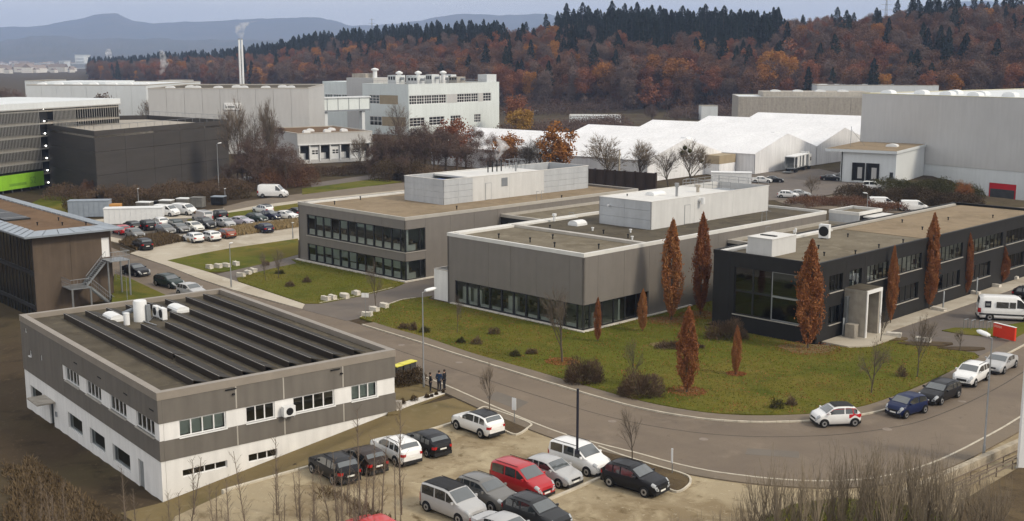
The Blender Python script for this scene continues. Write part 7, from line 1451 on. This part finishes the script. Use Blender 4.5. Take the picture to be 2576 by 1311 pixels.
# ---- dry grass, reeds and scrub
def grass(name, label, poly, n, h, m, w=.02, lean=.25, group=None, z=0.0, clump=.0, world=False, flatz=None, cat='grass'):
    q = [P(*a, 0)[:2] for a in poly] if not world else poly; qa = np.array([(a[0], a[1]) for a in q]); rs = np.random.RandomState(int(abs(poly[0][0])) + n % 97); out = np.zeros((0, 2))
    while len(out) < n:
        c = rs.uniform(qa.min(0), qa.max(0), (n * 2, 2)); ins = np.zeros(len(c), bool)
        for (ax, ay), (bx, by) in zip(qa, np.roll(qa, 1, 0)): ins ^= ((ay > c[:, 1]) != (by > c[:, 1])) & (c[:, 0] < (bx - ax) * (c[:, 1] - ay) / (by - ay + 1e-12) + ax)
        if clump: ins &= np.sin(c[:, 0] * 1.3) * np.sin(c[:, 1] * 1.1 + c[:, 0] * .4) > -clump
        out = np.vstack([out, c[ins]])
    out = out[:n]; out = np.column_stack([out, [ground_z(x, y) + .05 + z if not flatz else flatz for x, y in out]])
    b = np.array(out); hh = h * (.5 + .7 * rs.rand(n)); up = np.stack([rs.randn(n) * lean, rs.randn(n) * lean, np.ones(n)], 1); up /= np.linalg.norm(up, axis=1)[:, None]
    me = leaf_mesh(name, b + up * hh[:, None] * .5, hh * .5, w * (1 + rs.rand(n)), rs.rand(n) * .6 + .25 * np.sin(b[:, 0]) + .1, m, up, .02); o = stuff(link(name, me, None)); o['label'] = label; o['category'] = cat; return o
grass('dry_grass', 'tall straw coloured grass between the rows of the far car park', [(470, 612), (600, 594), (752, 572), (752, 556), (600, 574), (520, 590)], 9000, .75, 'grass_dry', .06)
grass('dry_grass', 'rusty brown weeds at the corner of the far car park', [(300, 614), (345, 632), (470, 606), (420, 590), (330, 600)], 6000, .7, 'grass_brown', .06)
grass('brown_scrub', 'brown brambles and dead weeds in the lower left corner', [(0, 1060), (200, 1150), (400, 1270), (620, 1240), (830, 1230), (1010, 1320), (1050, 1480), (0, 1480)], 15000, .5, 'grass_brown', .025, .6, clump=.35)
grass('dry_grass', 'dead grass on the slope below the white banded office', [(60, 1050), (330, 1235), (420, 1290), (400, 1330), (0, 1200)], 9000, .55, 'grass_brown', .03, .5)
grass('verge_grass', 'rough grass under the bare shrubs at the lower right', [(1905, 1311), (2000, 1272), (2100, 1258), (2240, 1268), (2380, 1300), (2420, 1480), (1850, 1480)], 9000, .35, 'leaf_olive', .03, .5)
grass('lawn_grass', 'short rough grass of the big lawn before the offices', lawn_main, 42000, .10, 'grass_lawn', .03, .9, world=True, flatz=.125)
grass('lawn_grass', 'short rough grass of the lawn before the far grey office', l2, 11000, .10, 'grass_lawn', .03, .9, world=True, flatz=.11)
grass('fallen_leaves', 'fallen brown leaves scattered over the lawn', lawn_main, 5200, .10, 'leaf_red', .05, 3.0, world=True, flatz=.13, clump=.25, cat='leaves')
for x, yb, r in ((2032, 880, 3.2), (1690, 810, 2.6), (1762, 795, 2.4), (1728, 988, 1.7), (1852, 944, .9), (1414, 913, 1.6)):
    c = P(x, yb, 0); grass('fallen_leaves', 'rusty fallen leaves under a tree on the lawn', [(c.x + r * math.cos(t), c.y + r * .9 * math.sin(t)) for t in np.linspace(0, 6.28, 13)[:-1]], 900, .10, 'leaf_red', .05, 3.0, world=True, flatz=.135, cat='leaves')
# bank at the lower right
sheet('grass_bank', [(1895, 1330), (1990, 1275), (2110, 1258), (2250, 1270), (2400, 1305), (2450, 1500), (1860, 1500)], .16, 'lawn')
sheet('earth_bank', [(2430, 1260), (2600, 1160), (2760, 1200), (2760, 1560), (2440, 1560), (2400, 1330)], .17, 'earth')
# saplings in front (left) and the many-stemmed bare shrubs (right)
def sapling(seed, H, r=.035):
    rnd = random.Random(seed); mb = MB(); p = Vector((0, 0, -.3)); d = Vector((rnd.gauss(0, .03), rnd.gauss(0, .03), 1)); n = 7; nodes = [p]
    for i in range(n): d = (d + Vector((rnd.gauss(0, .03), rnd.gauss(0, .03), .05))).normalized(); q = p + d * H / n; mb.tube(p, q, r * (1 - .75 * i / n), r * (1 - .75 * (i + 1) / n), n=4, cap=False); p = q; nodes.append(p)
    st = mb.mesh('trunk'); st.materials.append(MATS['twig_dark']); tb = MB()
    for k in range(60):
        t = .25 + .75 * rnd.random(); i = min(n - 1, int(t * n)); o = nodes[i].lerp(nodes[i + 1], t * n - i); a = rnd.random() * 6.28; l = (.25 + .7 * rnd.random()) * (1.15 - t * .6)
        e = Vector((math.cos(a) * .6, math.sin(a) * .6, .8)).normalized(); q = o + e * l; tb.tube(o, q, .009, .005, n=3, cap=False)
        for j in range(3): u = o.lerp(q, .3 + .3 * j); e2_ = (e + Vector((rnd.gauss(0, .5), rnd.gauss(0, .5), rnd.gauss(0, .3)))).normalized(); s = e2_.orthogonal().normalized() * .008; tb.poly([u - s, u + s, u + e2_ * l * .4])
    cr = tb.mesh('crown'); cr.materials.append(MATS['twig_dark']); return st, cr, H
SAP = [sapling(i, 6.0, .062) for i in range(300, 306)]
sg_ = 'thin bare saplings along the lower left'
for i in range(70):
    x = RV.uniform(380, 1010) if i < 56 else RV.uniform(0, 400); yb = RV.uniform(1290, 1420) if i < 56 else RV.uniform(1250, 1400); p = P(x, yb, 0); p.z = ground_z(p.x, p.y)
    put_tree('bare_sapling', 'thin bare sapling in the thicket along the lower left', SAP[i % 6], p, RV.uniform(2.6, 6.2), sg_, 1.0)
for i, x in enumerate((432, 470, 488, 552, 620, 700, 760, 850, 905, 926, 960, 1010)):
    p = P(x, 1345 - (i % 3) * 25, 0); p.z = ground_z(p.x, p.y); put_tree('bare_sapling', 'thin bare sapling in the thicket along the lower left', SAP[i % 6], p, 5.4 + (i * 5 % 7) * .35, sg_, .9)
def shoots(seed, n=64, H=4.6):
    rnd = random.Random(seed); mb = MB(); tb = MB(); stems = []
    for k in range(5):
        a = rnd.random() * 6.28; d = Vector((math.cos(a) * .35, math.sin(a) * .35, 1)).normalized(); p = Vector((math.cos(a) * .15, math.sin(a) * .15, -.3)); r = .075
        for i in range(4): d = (d + Vector((rnd.gauss(0, .14), rnd.gauss(0, .14), .05))).normalized(); q = p + d * H * .16; mb.tube(p, q, r, r * .8, n=5, cap=False); p = q; r *= .8; stems.append((p, d, r))
    for k in range(n):
        p, d, r = rnd.choice(stems); a = rnd.random() * 6.28; e = (Vector((math.cos(a) * .28, math.sin(a) * .28, 1)) + d * .3).normalized(); L = H * (.30 + .38 * rnd.random()); q0 = p; rr = .026
        for i in range(4): e = (e + Vector((rnd.gauss(0, .06), rnd.gauss(0, .06), .06))).normalized(); q1 = q0 + e * L / 4; tb.tube(q0, q1, rr, rr * .72, n=3, cap=False); q0 = q1; rr *= .72
        for j in range(3): u = p.lerp(q0, .35 + .2 * j); f = (e + Vector((rnd.gauss(0, .35), rnd.gauss(0, .35), .1))).normalized(); tb.tube(u, u + f * L * .28, .010, .005, n=3, cap=False)
    a = mb.mesh('trunk'); a.materials.append(MATS['twig']); b = tb.mesh('crown'); b.materials.append(MATS['twig_pale']); return a, b, max(v[2] for v in tb.v)
SHO = [shoots(i) for i in range(400, 405)]
for i, (x, yb, h) in enumerate([(1900, 1390, 4.8), (1965, 1370, 5.6), (2030, 1400, 6.0), (2075, 1350, 5.6), (2130, 1380, 6.2), (2180, 1360, 6.6), (2235, 1400, 6.4), (2290, 1370, 6.2), (2340, 1390, 5.8), (2395, 1370, 5.4), (2450, 1380, 5.0), (2000, 1340, 4.4), (2255, 1330, 5.2), (2380, 1320, 4.6), (1830, 1400, 3.6), (1760, 1420, 3.4), (2500, 1380, 4.4), (1690, 1420, 3.2), (1600, 1420, 2.8), (1520, 1420, 2.6), (1935, 1350, 5.0), (2110, 1345, 5.8), (2205, 1338, 6.0), (2315, 1345, 6.0), (2362, 1350, 5.6), (2480, 1350, 4.6), (2280, 1318, 5.2)]): BS.append(put_tree('bare_shrub', 'many stemmed bare shrub in the row at the lower right', SHO[i % 5], P(x, yb, 0), h, 'many stemmed bare shrubs at the lower right', .85))
number_labels(BS, 'many stemmed bare shrub', 'along the lower right')
# ================================================================ street furniture and small things
def street_lamp(x, yb, yt, label, arm=1.3, az=40.0, head=.75, pole='steel', hm='white_metal', z=.1, hs=1.0):
    p = P(x, yb, z); h = PY(x, yt, p.y).z - z; t = thing('street_lamp', label, 'street lamp', p, math.pi / 2 - R(az), 'street lamps')
    MB().lathe([(.10, 0), (.10, .9), (.065, 1.0), (.045, h - .15), (.04, h)], 10).build('pole', pole, t, 40); MB().tube((0, 0, h - .05), (arm, 0, h + .12), .035, n=6).build('arm', pole, t)
    q = MB().lathe([(.02, 0), (.13, .05), (.17, .25), (.15, .6), (.04, head)], 12).build('lamp_head', hm, t, 40); q.location = (arm - .25, 0, h + .08); q.rotation_euler = (0, R(82), 0); q.scale = (.7 * hs, 1.15 * hs, 1.1 * hs)
street_lamp(1066, 973, 735, 'tall grey street lamp with white head beside the three people', .45, 60, hs=1.3)
street_lamp(2474, 1152, 850, 'grey street lamp at the lower right by the kerbside cars', .5, -25, hs=1.35)
street_lamp(582, 722, 614, 'slim street lamp left of the grey offices', .2, 60, hs=.6)
street_lamp(551, 484, 362, 'street lamp before the dark car park block', .4, 60)
street_lamp(2180, 548, 488, 'street lamp beyond the dark office', .3, -60); street_lamp(1544, 468, 436, 'short street lamp behind the plant room', .3, 60)
street_lamp(349, 522, 476, 'slim lamp at the hedge of the far car park', .1, 60, hs=.5); street_lamp(567, 512, 476, 'slim lamp on the back street', .1, 60, hs=.5); street_lamp(737, 600, 562, 'slim lamp left of the far grey office', .1, 60, hs=.5)
p = P(1557, 472, 0); h = PY(1557, 378, p.y).z; t = thing('concrete_pole', 'thick pale concrete pole before the timber wall', 'pole', p); MB().lathe([(.24, 0), (.16, h)], 12).build('shaft', 'kerb_stone', t, 40); MB().lathe([(.18, 0), (.12, .2)], 12, (0, 0, h)).build('cap', 'galv', t, 40)
def sign_post(x, yb, yt, w, h, label, m='sign_white', n=1, az=0, z=.1):
    p = P(x, yb, z); H = PY(x, yt, p.y).z - z; t = thing('sign_post', label, 'sign', p, R(az)); MB().tube((0, 0, 0), (0, 0, H), .035, n=8).build('post', 'steel', t)
    for k in range(n): MB().box(-w * n / 2 + k * w + .02, -.06, H - h, -w * n / 2 + (k + 1) * w - .02, -.038, H).build('sign_plate', m, t)
sign_post(1294, 1062, 1001, .42, .95, 'white sign board on a post in the flower bed above the car park', az=-35); sign_post(1691, 1190, 1128, .22, 1.0, 'narrow white sign beside the road at the flower bed', az=-60); sign_post(920, 800, 737, .42, .48, 'post with two small white plates at the driveway mouth', n=2, az=-10)
# red company sign
a = P(2497, 848, 0); b = P(2551, 862, 0); d = b - a; L = d.length; t = thing('company_sign', 'large red sign board with pale lettering on the lawn island', 'sign', (a.x, a.y, .09), math.atan2(d.y, d.x))
MB().box(0, 0, .05, L, .22, 1.38).build('sign_board', 'sign_red', t); MB().box(-.02, -.02, 1.382, L + .02, .24, 1.42).build('top_trim', 'sign_white', t); [MB().box(x, .05, -.1, x + .2, .17, .05).build('foot', 'steel', t) for x in (.2, L - .4)]
mat('sign_pale', (.86, .55, .45), .5, .05, 3); mb = MB(); rr = random.Random(4)
for k in range(9): x = .12 + k * .1; mb.box(x, -.012, .98, x + .018, -.002, 1.22); mb.box(x + .02, -.011, .98 + .1 * (k % 3), x + .075, -.003, 1.01 + .1 * (k % 3)); mb.box(x + .06, -.012, .98 + .06 * (k % 2), x + .078, -.002, 1.20)
mb.build('lettering', 'sign_pale', t)
# bicycle stands
for k, (x, yb) in enumerate([(2429, 826), (2447, 828), (2468, 829), (2487, 832)]):
    p = P(x, yb, .03); t = tag(MB().tube((0, -.4, 0), (0, -.4, .95), .04, n=6).tube((0, -.4, .95), (0, .4, .95), .04, n=6).tube((0, .4, .95), (0, .4, 0), .04, n=6).build('bicycle_stand', 'galv'), ['bicycle stand farthest left of four', 'second bicycle stand from the left', 'third bicycle stand from the left', 'bicycle stand nearest the red sign'][k], 'bicycle stand', 'bicycle stands'); t.location = p; t.rotation_euler[2] = R(-50)
# bins behind the hedge
for k, (x, y) in enumerate([(1000, 952), (1018, 946), (1034, 941)]):
    p = P(x, y, 0); t = thing('wheelie_bin', ['yellow lidded bin at the office corner', 'middle yellow lidded bin behind the hedge', 'yellow lidded bin nearest the street lamp'][k], 'bin', p, R(-40), 'yellow lidded bins'); MB().prism([(-.3, -.35), (.3, -.35), (.3, .35), (-.3, .35)], .08, 1.12).build('body', 'bin_grey', t); MB().box(-.38, -.44, 1.125, .38, .42, 1.2).build('lid', 'yellow_lid', t); MB().tube((-.3, .36, .1), (.3, .36, .1), .09, n=8).build('wheel', 'black', t)
# pebble bed with ball shrubs
a = [P(*q, 0)[:2] for q in [(998, 1034), (1000, 1018), (1050, 1003), (1112, 984), (1122, 990), (1070, 1008), (1030, 1022)]]
sheet('pebble_bed', a, .06, 'pebble_white', world=True)
for k, (x, y, r) in enumerate([(1012, 1018, .42), (1041, 1010, .45), (1074, 1002, .30), (1098, 994, .22), (1115, 989, .18), (1086, 999, .2)]): shrub('ball_shrub', ['round dark ball shrub at the left end of the pebble bed', 'largest dark ball shrub in the pebble bed', 'middle sized ball shrub in the pebble bed', 'small ball shrub toward the road', 'tiny shrub at the road end of the pebble bed', 'small shrub in the middle of the pebble bed'][k], x, y, r * .7, r * .66, r * 1.05, 'leaf_hedge', 900, 'ball shrubs in the pebble bed', .05, .02, .05)
p = P(1003, 1030, 0); tag(MB().box(-.25, -.25, 0, .25, .25, .7).build('stone_post', 'concrete'), 'square stone post at the office corner', 'post').location = p
# boulders
def boulder(x, y, w, h, seed):
    rs = random.Random(seed); bm = bmesh.new(); bmesh.ops.create_cube(bm, size=1); bmesh.ops.subdivide_edges(bm, edges=bm.edges[:], cuts=2, use_grid_fill=True)
    for v in bm.verts: v.co = Vector((v.co.x * w * rs.uniform(.86, 1.06), v.co.y * .55 * rs.uniform(.85, 1.1), (v.co.z + .42) * h * rs.uniform(.85, 1.08)))
    me = bpy.data.meshes.new('boulder'); bm.to_mesh(me); bm.free(); o = link('boulder', me, 'pale_stone', None, 30); p = P(x, y, .03); o.location = p; o.rotation_euler[2] = rs.uniform(-.9, -.4); return o
bl = [(820, 757, 'left end of the four at the driveway mouth'), (837, 754, 'second of the four at the driveway mouth'), (867, 750, 'third of the four at the driveway mouth'), (896, 743, 'right end of the four at the driveway mouth'), (924, 797, 'at the tip of the lawn beside the sign post'), (942, 784, 'second along the driveway kerb'), (967, 775, 'third along the driveway kerb'), (527, 676, 'left end of the row at the far path'), (549, 674, 'second of the row at the far path'), (570, 672, 'third of the row at the far path'), (594, 668, 'right end of the row at the far path'), (607, 697, 'at the tip of the far lawn'), (624, 691, 'second along the far lawn edge'), (638, 686, 'third along the far lawn edge'), (2248, 850, 'in the forecourt bed near the portal'), (2322, 862, 'in the forecourt bed near the bare tree')]
for i, (x, y, lab) in enumerate(bl): tag(boulder(x, y, 1.15 if i < 14 else 1.5, .62, i), 'pale stone block ' + lab, 'stone', 'pale stone blocks')
for i, (x, y) in enumerate([(2362, 782), (2450, 740), (2500, 722), (2545, 702)]): tag(boulder(x, y, 1.6, .45, 40 + i), 'pale stone step %s the dark office walkway' % ['nearest the portal along', 'second along', 'third along', 'last along'][i], 'stone', 'stone steps along the walkway')
for i, (x, yb) in enumerate([(2218, 800), (2372, 778), (2456, 742), (2484, 718), (2120, 850)]): p = P(x, yb, .05); t = tag(MB().lathe([(.09, 0), (.09, 2.0), (.05, 2.05)], 10).build('support_post', 'frame_grey', None, 40), ['white support post right of the portal', 'second white support post along the dark office', 'third white support post along the dark office', 'last white support post along the dark office', 'short white post left of the portal'][i], 'post', 'white support posts'); t.location = p
# containers and skips behind the far car park
def crate(name, label, x0, x1, yb, h, dep, m, cat, lid=None, az=-12):
    a = P(x0, yb, 0); b = P(x1, yb, 0); L = b.x - a.x; t = thing(name, label, cat, a, R(az)); MB().box(0, 0, .1, L, dep, h).build('body', m, t)
    for k in range(max(2, int(L / .8))): MB().box(L * k / max(2, int(L / .8)) + .05, -.05, .15, L * k / max(2, int(L / .8)) + .15, -.002, h - .05).build('rib', m, t)
    if lid: MB().box(-.05, -.08, h + .003, L + .05, dep + .05, h + .14).build('lid', lid, t)
    for x in (.2, L - .4): MB().box(x, .1, 0, x + .2, dep - .1, .099).build('skid', 'black', t)
crate('storage_container', 'long white container behind the far car park cars', 262, 405, 566, 2.6, 2.4, 'white_metal', 'container', 'white_metal', 10); crate('storage_container', 'blue grey container behind the brown office roof', 172, 272, 548, 2.8, 2.4, 'blue_grey_box', 'container', 'blue_grey_box', 8)
crate('orange_crate', 'orange box right of the blue grey container', 276, 302, 546, 2.2, 1.8, 'orange_box', 'box', None, 5)
for x0, x1, yb, h, m, l, lab in [(343, 378, 534, 1.7, 'skip_grey', 'white_metal', 'grey skip with white cover left in the row'), (382, 397, 530, 1.7, 'black', None, 'narrow black skip in the row'), (400, 431, 529, 1.7, 'skip_grey', 'white_metal', 'grey skip with white cover behind the white van'), (444, 474, 524, 1.7, 'skip_grey', 'white_metal', 'grey skip with white cover behind the delivery van'), (478, 510, 523, 1.8, 'skip_grey', 'skip_grey', 'closed grey skip at the right of the row'), (531, 563, 516, 1.5, 'black', 'blue_grey_box', 'black bin shelter with grey lid on the back street')]: crate('skip', lab, x0, x1, yb, h, 1.8, m, 'skip', l, -8)
crate('site_cabin', 'small white cabin at the corner of the delivery yard', 1788, 1888, 462, 2.4, 3.0, 'white_metal', 'cabin', 'white_metal', -10)
# pole on the white van, white pylon at the right edge
bpy.context.view_layer.update(); c = CP['minivan']; inv = whv.matrix_world.inverted(); best = None
for k in range(400):
    z = 2.0 - k * .004; w = P(1452, 1141, z); l = inv @ w; tt = l.x / c['L'] + .5
    if 0 < tt < 1 and l.z <= c['prof'](tt)[0] + .02: best = w; break
t = thing('dark_pole', 'dark vertical pole rising over the white van windscreen', 'pole', best); h = PY(1448, 978, best.y).z - best.z
MB().lathe([(.085, 0), (.085, h)], 10, (0, 0, .0)).build('shaft', 'mast', t, 40); MB().box(-.16, -.12, -.03, .16, .12, .22).build('foot_box', 'mast', t)
p = P(2559, 1180, 0); t = thing('advertising_pylon', 'white slab pylon at the right edge of the road', 'pylon', p, R(-8)); MB().box(0, -.2, 0, 2.2, .25, PY(2573, 850, p.y).z).build('slab', 'sign_white', t); MB().box(-.1, -.35, -.1, 2.4, .4, .05).build('base', 'concrete', t)
# low stone wall with handrails at the lower right
a = P(2262, 1268, 0); b = P(2640, 1098, 0); d = b - a; L = d.length; t = thing('stone_wall', 'low pale block wall with two dark rails at the lower right', 'wall', (a.x, a.y, 0), math.atan2(d.y, d.x)); n = 14
blk = MB().box(.02, 0, 0, L / n - .02, .45, .30).mesh('block'); blk.materials.append(MATS['wall_block'])
for k in range(n):
    for j in range(2): o = link('block', blk, None, t, loc=(k * L / n + (.0 if j else .12), -.02 * j, .32 * j)); o.rotation_euler[2] = RV.uniform(-.02, .02)
rails(t, [(.5, -.9), (L, -.9)], .0, .7, 'twig_dark', 'handrail', 2.2, .04); rails(t, [(2.5, -1.6), (L, -1.6)], .0, .7, 'twig_dark', 'handrail', 2.2, .05)
# fence by the brown office and railings
def fence(label, pts, h, step=1.6):
    q = [P(*a, .07) for a in pts]; o = q[0]; t = thing('wire_fence', label, 'fence', o); b = MB()
    for a, c_ in zip(q, q[1:]):
        n = max(1, round((c_ - a).length / step)); a2 = a - o; c2 = c_ - o
        for i in range(n + 1): p = a2.lerp(c2, i / n); MB().tube(p, p + Vector((0, 0, h)), .03, n=6).build('post', 'galv', t)
        for k in range(4): MB().tube(a2 + Vector((0, 0, h * (.25 + .24 * k))), c2 + Vector((0, 0, h * (.25 + .24 * k))), .012, n=4).build('wire', 'galv', t)
fence('grey wire fence beside the outside stair', [(292, 706), (318, 715), (322, 782)], 1.4)
# cars on the street behind the solar roof show only their roofs
for x, y, lab in ((714, 783, 'white car roof showing behind the solar roof, left one'), (788, 806, 'white car roof showing behind the solar roof, right one'), (608, 741, 'silver car roof showing behind the solar roof at its far corner')):
    p = P(x, y, 1.42); car(0, 0, 132, 'hatch', 'silver' if x == 608 else 'white', lab, xy=(p.x - .6, p.y - .6), group='cars along the side street')
# ================================================================ people
def person(label, x, yb, h, az, coat, arms, skirt=False):
    p = P(x, yb, .11); t = thing('person', label, 'person', p, math.pi / 2 - R(az) - math.pi / 2, 'people talking on the pavement'); s = h / 1.75
    def skin(name, verts, edges, m, root=0, sub=2):
        me = bpy.data.meshes.new(name); me.from_pydata([tuple(Vector(v[:3]) * s) for v in verts], edges, []); o = bpy.data.objects.new(name, me); COL.objects.link(o)
        sk = o.modifiers.new('skin', 'SKIN'); sk.use_smooth_shade = True
        for i, v in enumerate(verts): q = me.skin_vertices[0].data[i]; r = v[3]; q.radius = (r[0] * s, r[1] * s) if isinstance(r, tuple) else (r * s, r * s); q.use_root = (i == root)
        o.modifiers.new('sub', 'SUBSURF').render_levels = sub; o.modifiers['sub'].levels = sub
        dg = bpy.context.evaluated_depsgraph_get(); fin = bpy.data.meshes.new_from_object(o.evaluated_get(dg)); bpy.data.objects.remove(o); fin.materials.clear(); return link(name, fin, m, t)
    L, R_ = arms
    body = [(0, 0, .95, (.13, .10)), (0, 0, 1.15, (.12, .09)), (0, 0, 1.38, (.16, .10)), (0, .01, 1.50, .055), (0, .015, 1.56, .055), (0, .02, 1.63, (.075, .09)), (0, .015, 1.71, (.065, .08)),
            (-.18, 0, 1.42, .055), L[0] + (.045,), L[1] + (.035,), L[2] + (.028,), (.18, 0, 1.42, .055), R_[0] + (.045,), R_[1] + (.035,), R_[2] + (.028,),
            (-.095, 0, .88, .085), (-.10, .02, .50, .058), (-.10, -.01, .10, .042), (-.10, .10, .035, .035), (.095, 0, .88, .085), (.10, .01, .50, .058), (.11, -.02, .10, .042), (.11, .09, .035, .035)]
    ed = [(0, 1), (1, 2), (2, 3), (3, 4), (4, 5), (5, 6), (2, 7), (7, 8), (8, 9), (9, 10), (2, 11), (11, 12), (12, 13), (13, 14), (0, 15), (15, 16), (16, 17), (17, 18), (0, 19), (19, 20), (20, 21), (21, 22)]
    skin('body', body, ed, 'skin')
    low = .80 if not skirt else .52
    cv = [(0, 0, .98, (.165, .13)), (0, 0, 1.18, (.155, .12)), (0, 0, 1.38, (.185, .125)), (0, .0, 1.475, (.09, .085)), (-.185, 0, 1.42, .075), L[0] + (.066,), L[1] + (.052,), (.185, 0, 1.42, .075), R_[0] + (.066,), R_[1] + (.052,), (0, 0, low, (.175 if not skirt else .20, .14))]
    skin('coat', cv, [(0, 1), (1, 2), (2, 3), (2, 4), (4, 5), (5, 6), (2, 7), (7, 8), (8, 9), (0, 10)], coat)
    skin('trousers', [(0, 0, .90, (.13, .11)), (-.095, 0, .84, .10), (-.10, .02, .50, .072), (-.10, -.01, .10, .06), (.095, 0, .84, .10), (.10, .01, .50, .072), (.11, -.02, .10, .06)], [(0, 1), (1, 2), (2, 3), (0, 4), (4, 5), (5, 6)], 'trouser')
    hr = MB().lathe([(.02, -.10), (.085, -.06), (.10, .02), (.075, .09), (.02, .115)], 10, (0, -.015 * s, 1.66 * s)).build('hair', 'hair', t, 60); hr.scale = (1, 1, 1)
    for sx in (-.10, .11): MB().box((sx - .045) * s, -.07 * s, 0, (sx + .045) * s, .17 * s, .075 * s).build('shoe', 'black', t)
    MB().box(-.012 * s, .105 * s, 1.61 * s, .012 * s, .125 * s, 1.645 * s).build('nose', 'skin', t)
    for sx in (-.032, .032): MB().box((sx - .010) * s, .098 * s, 1.652 * s, (sx + .010) * s, .106 * s, 1.664 * s).build('eye', 'black', t)
hang = (((-.25, -.01, 1.14), (-.27, .05, .90), (-.26, .09, .80)), ((.25, -.01, 1.14), (.27, .05, .90), (.26, .09, .80)))
fold = (((-.26, .02, 1.16), (-.12, .20, 1.10), (-.02, .24, 1.13)), ((.26, .02, 1.16), (.14, .20, 1.12), (.04, .24, 1.15)))
pock = (((-.27, -.02, 1.14), (-.22, .10, .97), (-.20, .12, .92)), ((.27, -.02, 1.14), (.22, .10, .97), (.20, .12, .92)))
person('person in a long dark coat standing apart on the left', 1083, 986, 1.66, 75, 'coat_black', fold, True)
person('person in a dark blue jacket standing beside another in black', 1105, 984, 1.78, 20, 'coat_blue', pock); person('person in a black jacket at the right of the group', 1118, 981, 1.76, -70, 'coat_black', hang)
# ================================================================ steam and the hazy air
def plume(label, pts, dens, seed):
    """a rising puff: closed lumpy tube round a path, its volume thinning out by noise"""
    v, f = [], []; n = 14; rs = random.Random(seed); o = Vector(pts[0][0])
    P_ = [(Vector(a) - o, r) for a, r in pts]; m = len(P_); K = 4; full = []
    for i in range(m - 1):
        for k in range(K): t = k / K; full.append((P_[i][0].lerp(P_[i + 1][0], t), P_[i][1] + (P_[i + 1][1] - P_[i][1]) * t))
    full.append(P_[-1])
    for c, r in full:
        for i in range(n): a = 6.283 * i / n; q = r * rs.uniform(.8, 1.15); v.append((c.x + q * math.cos(a), c.y + q * math.sin(a), c.z))
    for j in range(len(full) - 1): f += [(j * n + i, j * n + (i + 1) % n, (j + 1) * n + (i + 1) % n, (j + 1) * n + i) for i in range(n)]
    f += [tuple(range(n - 1, -1, -1)), tuple((len(full) - 1) * n + i for i in range(n))]
    mt = bpy.data.materials.new('steam'); mt.use_nodes = True; q = mt.node_tree; q.nodes.clear(); ou = q.nodes.new('ShaderNodeOutputMaterial'); pv = q.nodes.new('ShaderNodeVolumePrincipled'); pv.inputs['Color'].default_value = (.97, .97, .98, 1)
    tc_ = q.nodes.new('ShaderNodeTexCoord'); nz_ = q.nodes.new('ShaderNodeTexNoise'); rad = max(r for _, r in pts); nz_.inputs['Scale'].default_value = 1.1 / rad; nz_.inputs['Detail'].default_value = 3; q.links.new(tc_.outputs['Object'], nz_.inputs['Vector'])
    mr = q.nodes.new('ShaderNodeMapRange'); mr.inputs[1].default_value = .38; mr.inputs[2].default_value = .72; mr.inputs[4].default_value = dens; q.links.new(nz_.outputs['Fac'], mr.inputs[0]); q.links.new(mr.outputs[0], pv.inputs['Density']); q.links.new(pv.outputs[0], ou.inputs['Volume'])
    me = bpy.data.meshes.new('steam_plume'); me.from_pydata(v, [], f); ob = stuff(link('steam_plume', me, mt)); ob.location = o; ob['label'] = label; ob['category'] = 'steam'
def pl(*rows): return [(PY(x, y, Y)[:], r) for x, y, Y, r in rows]
plume('steam drifting from the twin white chimney', pl((607, 99, 480, .5), (606, 92, 480, 1.4), (603, 80, 480, 2.0), (606, 66, 480, 2.4), (616, 58, 480, 2.2), (636, 54, 480, 1.2), (655, 52, 480, .4)), .28, 1)
plume('small steam plume before the forest at the left', pl((404, 188, 800, 1), (408, 176, 800, 2.2), (414, 160, 800, 3.0), (410, 140, 800, 2.6), (405, 125, 800, 1.2)), .3, 2)
plume('distant white steam column over the town', pl((275, 152, 1900, 2), (274, 143, 1900, 5), (272, 132, 1900, 6), (273, 123, 1900, 3)), .2, 3)
plume('steam rising from the plant room flue', pl((1252, 404, 165, .12), (1252, 396, 165, .3), (1256, 384, 165, .7), (1266, 372, 165, .9), (1262, 358, 165, .7), (1250, 345, 165, .3)), 1.6, 4)
hz = MB().box(-6100, -60, -9, 6100, 11200, 470).mesh('haze'); hm = bpy.data.materials.new('haze_air'); hm.use_nodes = True; q = hm.node_tree; q.nodes.clear(); ou = q.nodes.new('ShaderNodeOutputMaterial'); pv = q.nodes.new('ShaderNodeVolumePrincipled')
pv.inputs['Color'].default_value = (.47, .62, .95, 1); pv.inputs['Density'].default_value = HAZE; pv.inputs['Anisotropy'].default_value = .0; q.links.new(pv.outputs[0], ou.inputs['Volume']); hz.materials.append(hm); ho = stuff(link('haze', hz, None)); ho['label'] = 'pale blue autumn haze over the valley'; ho['category'] = 'haze'
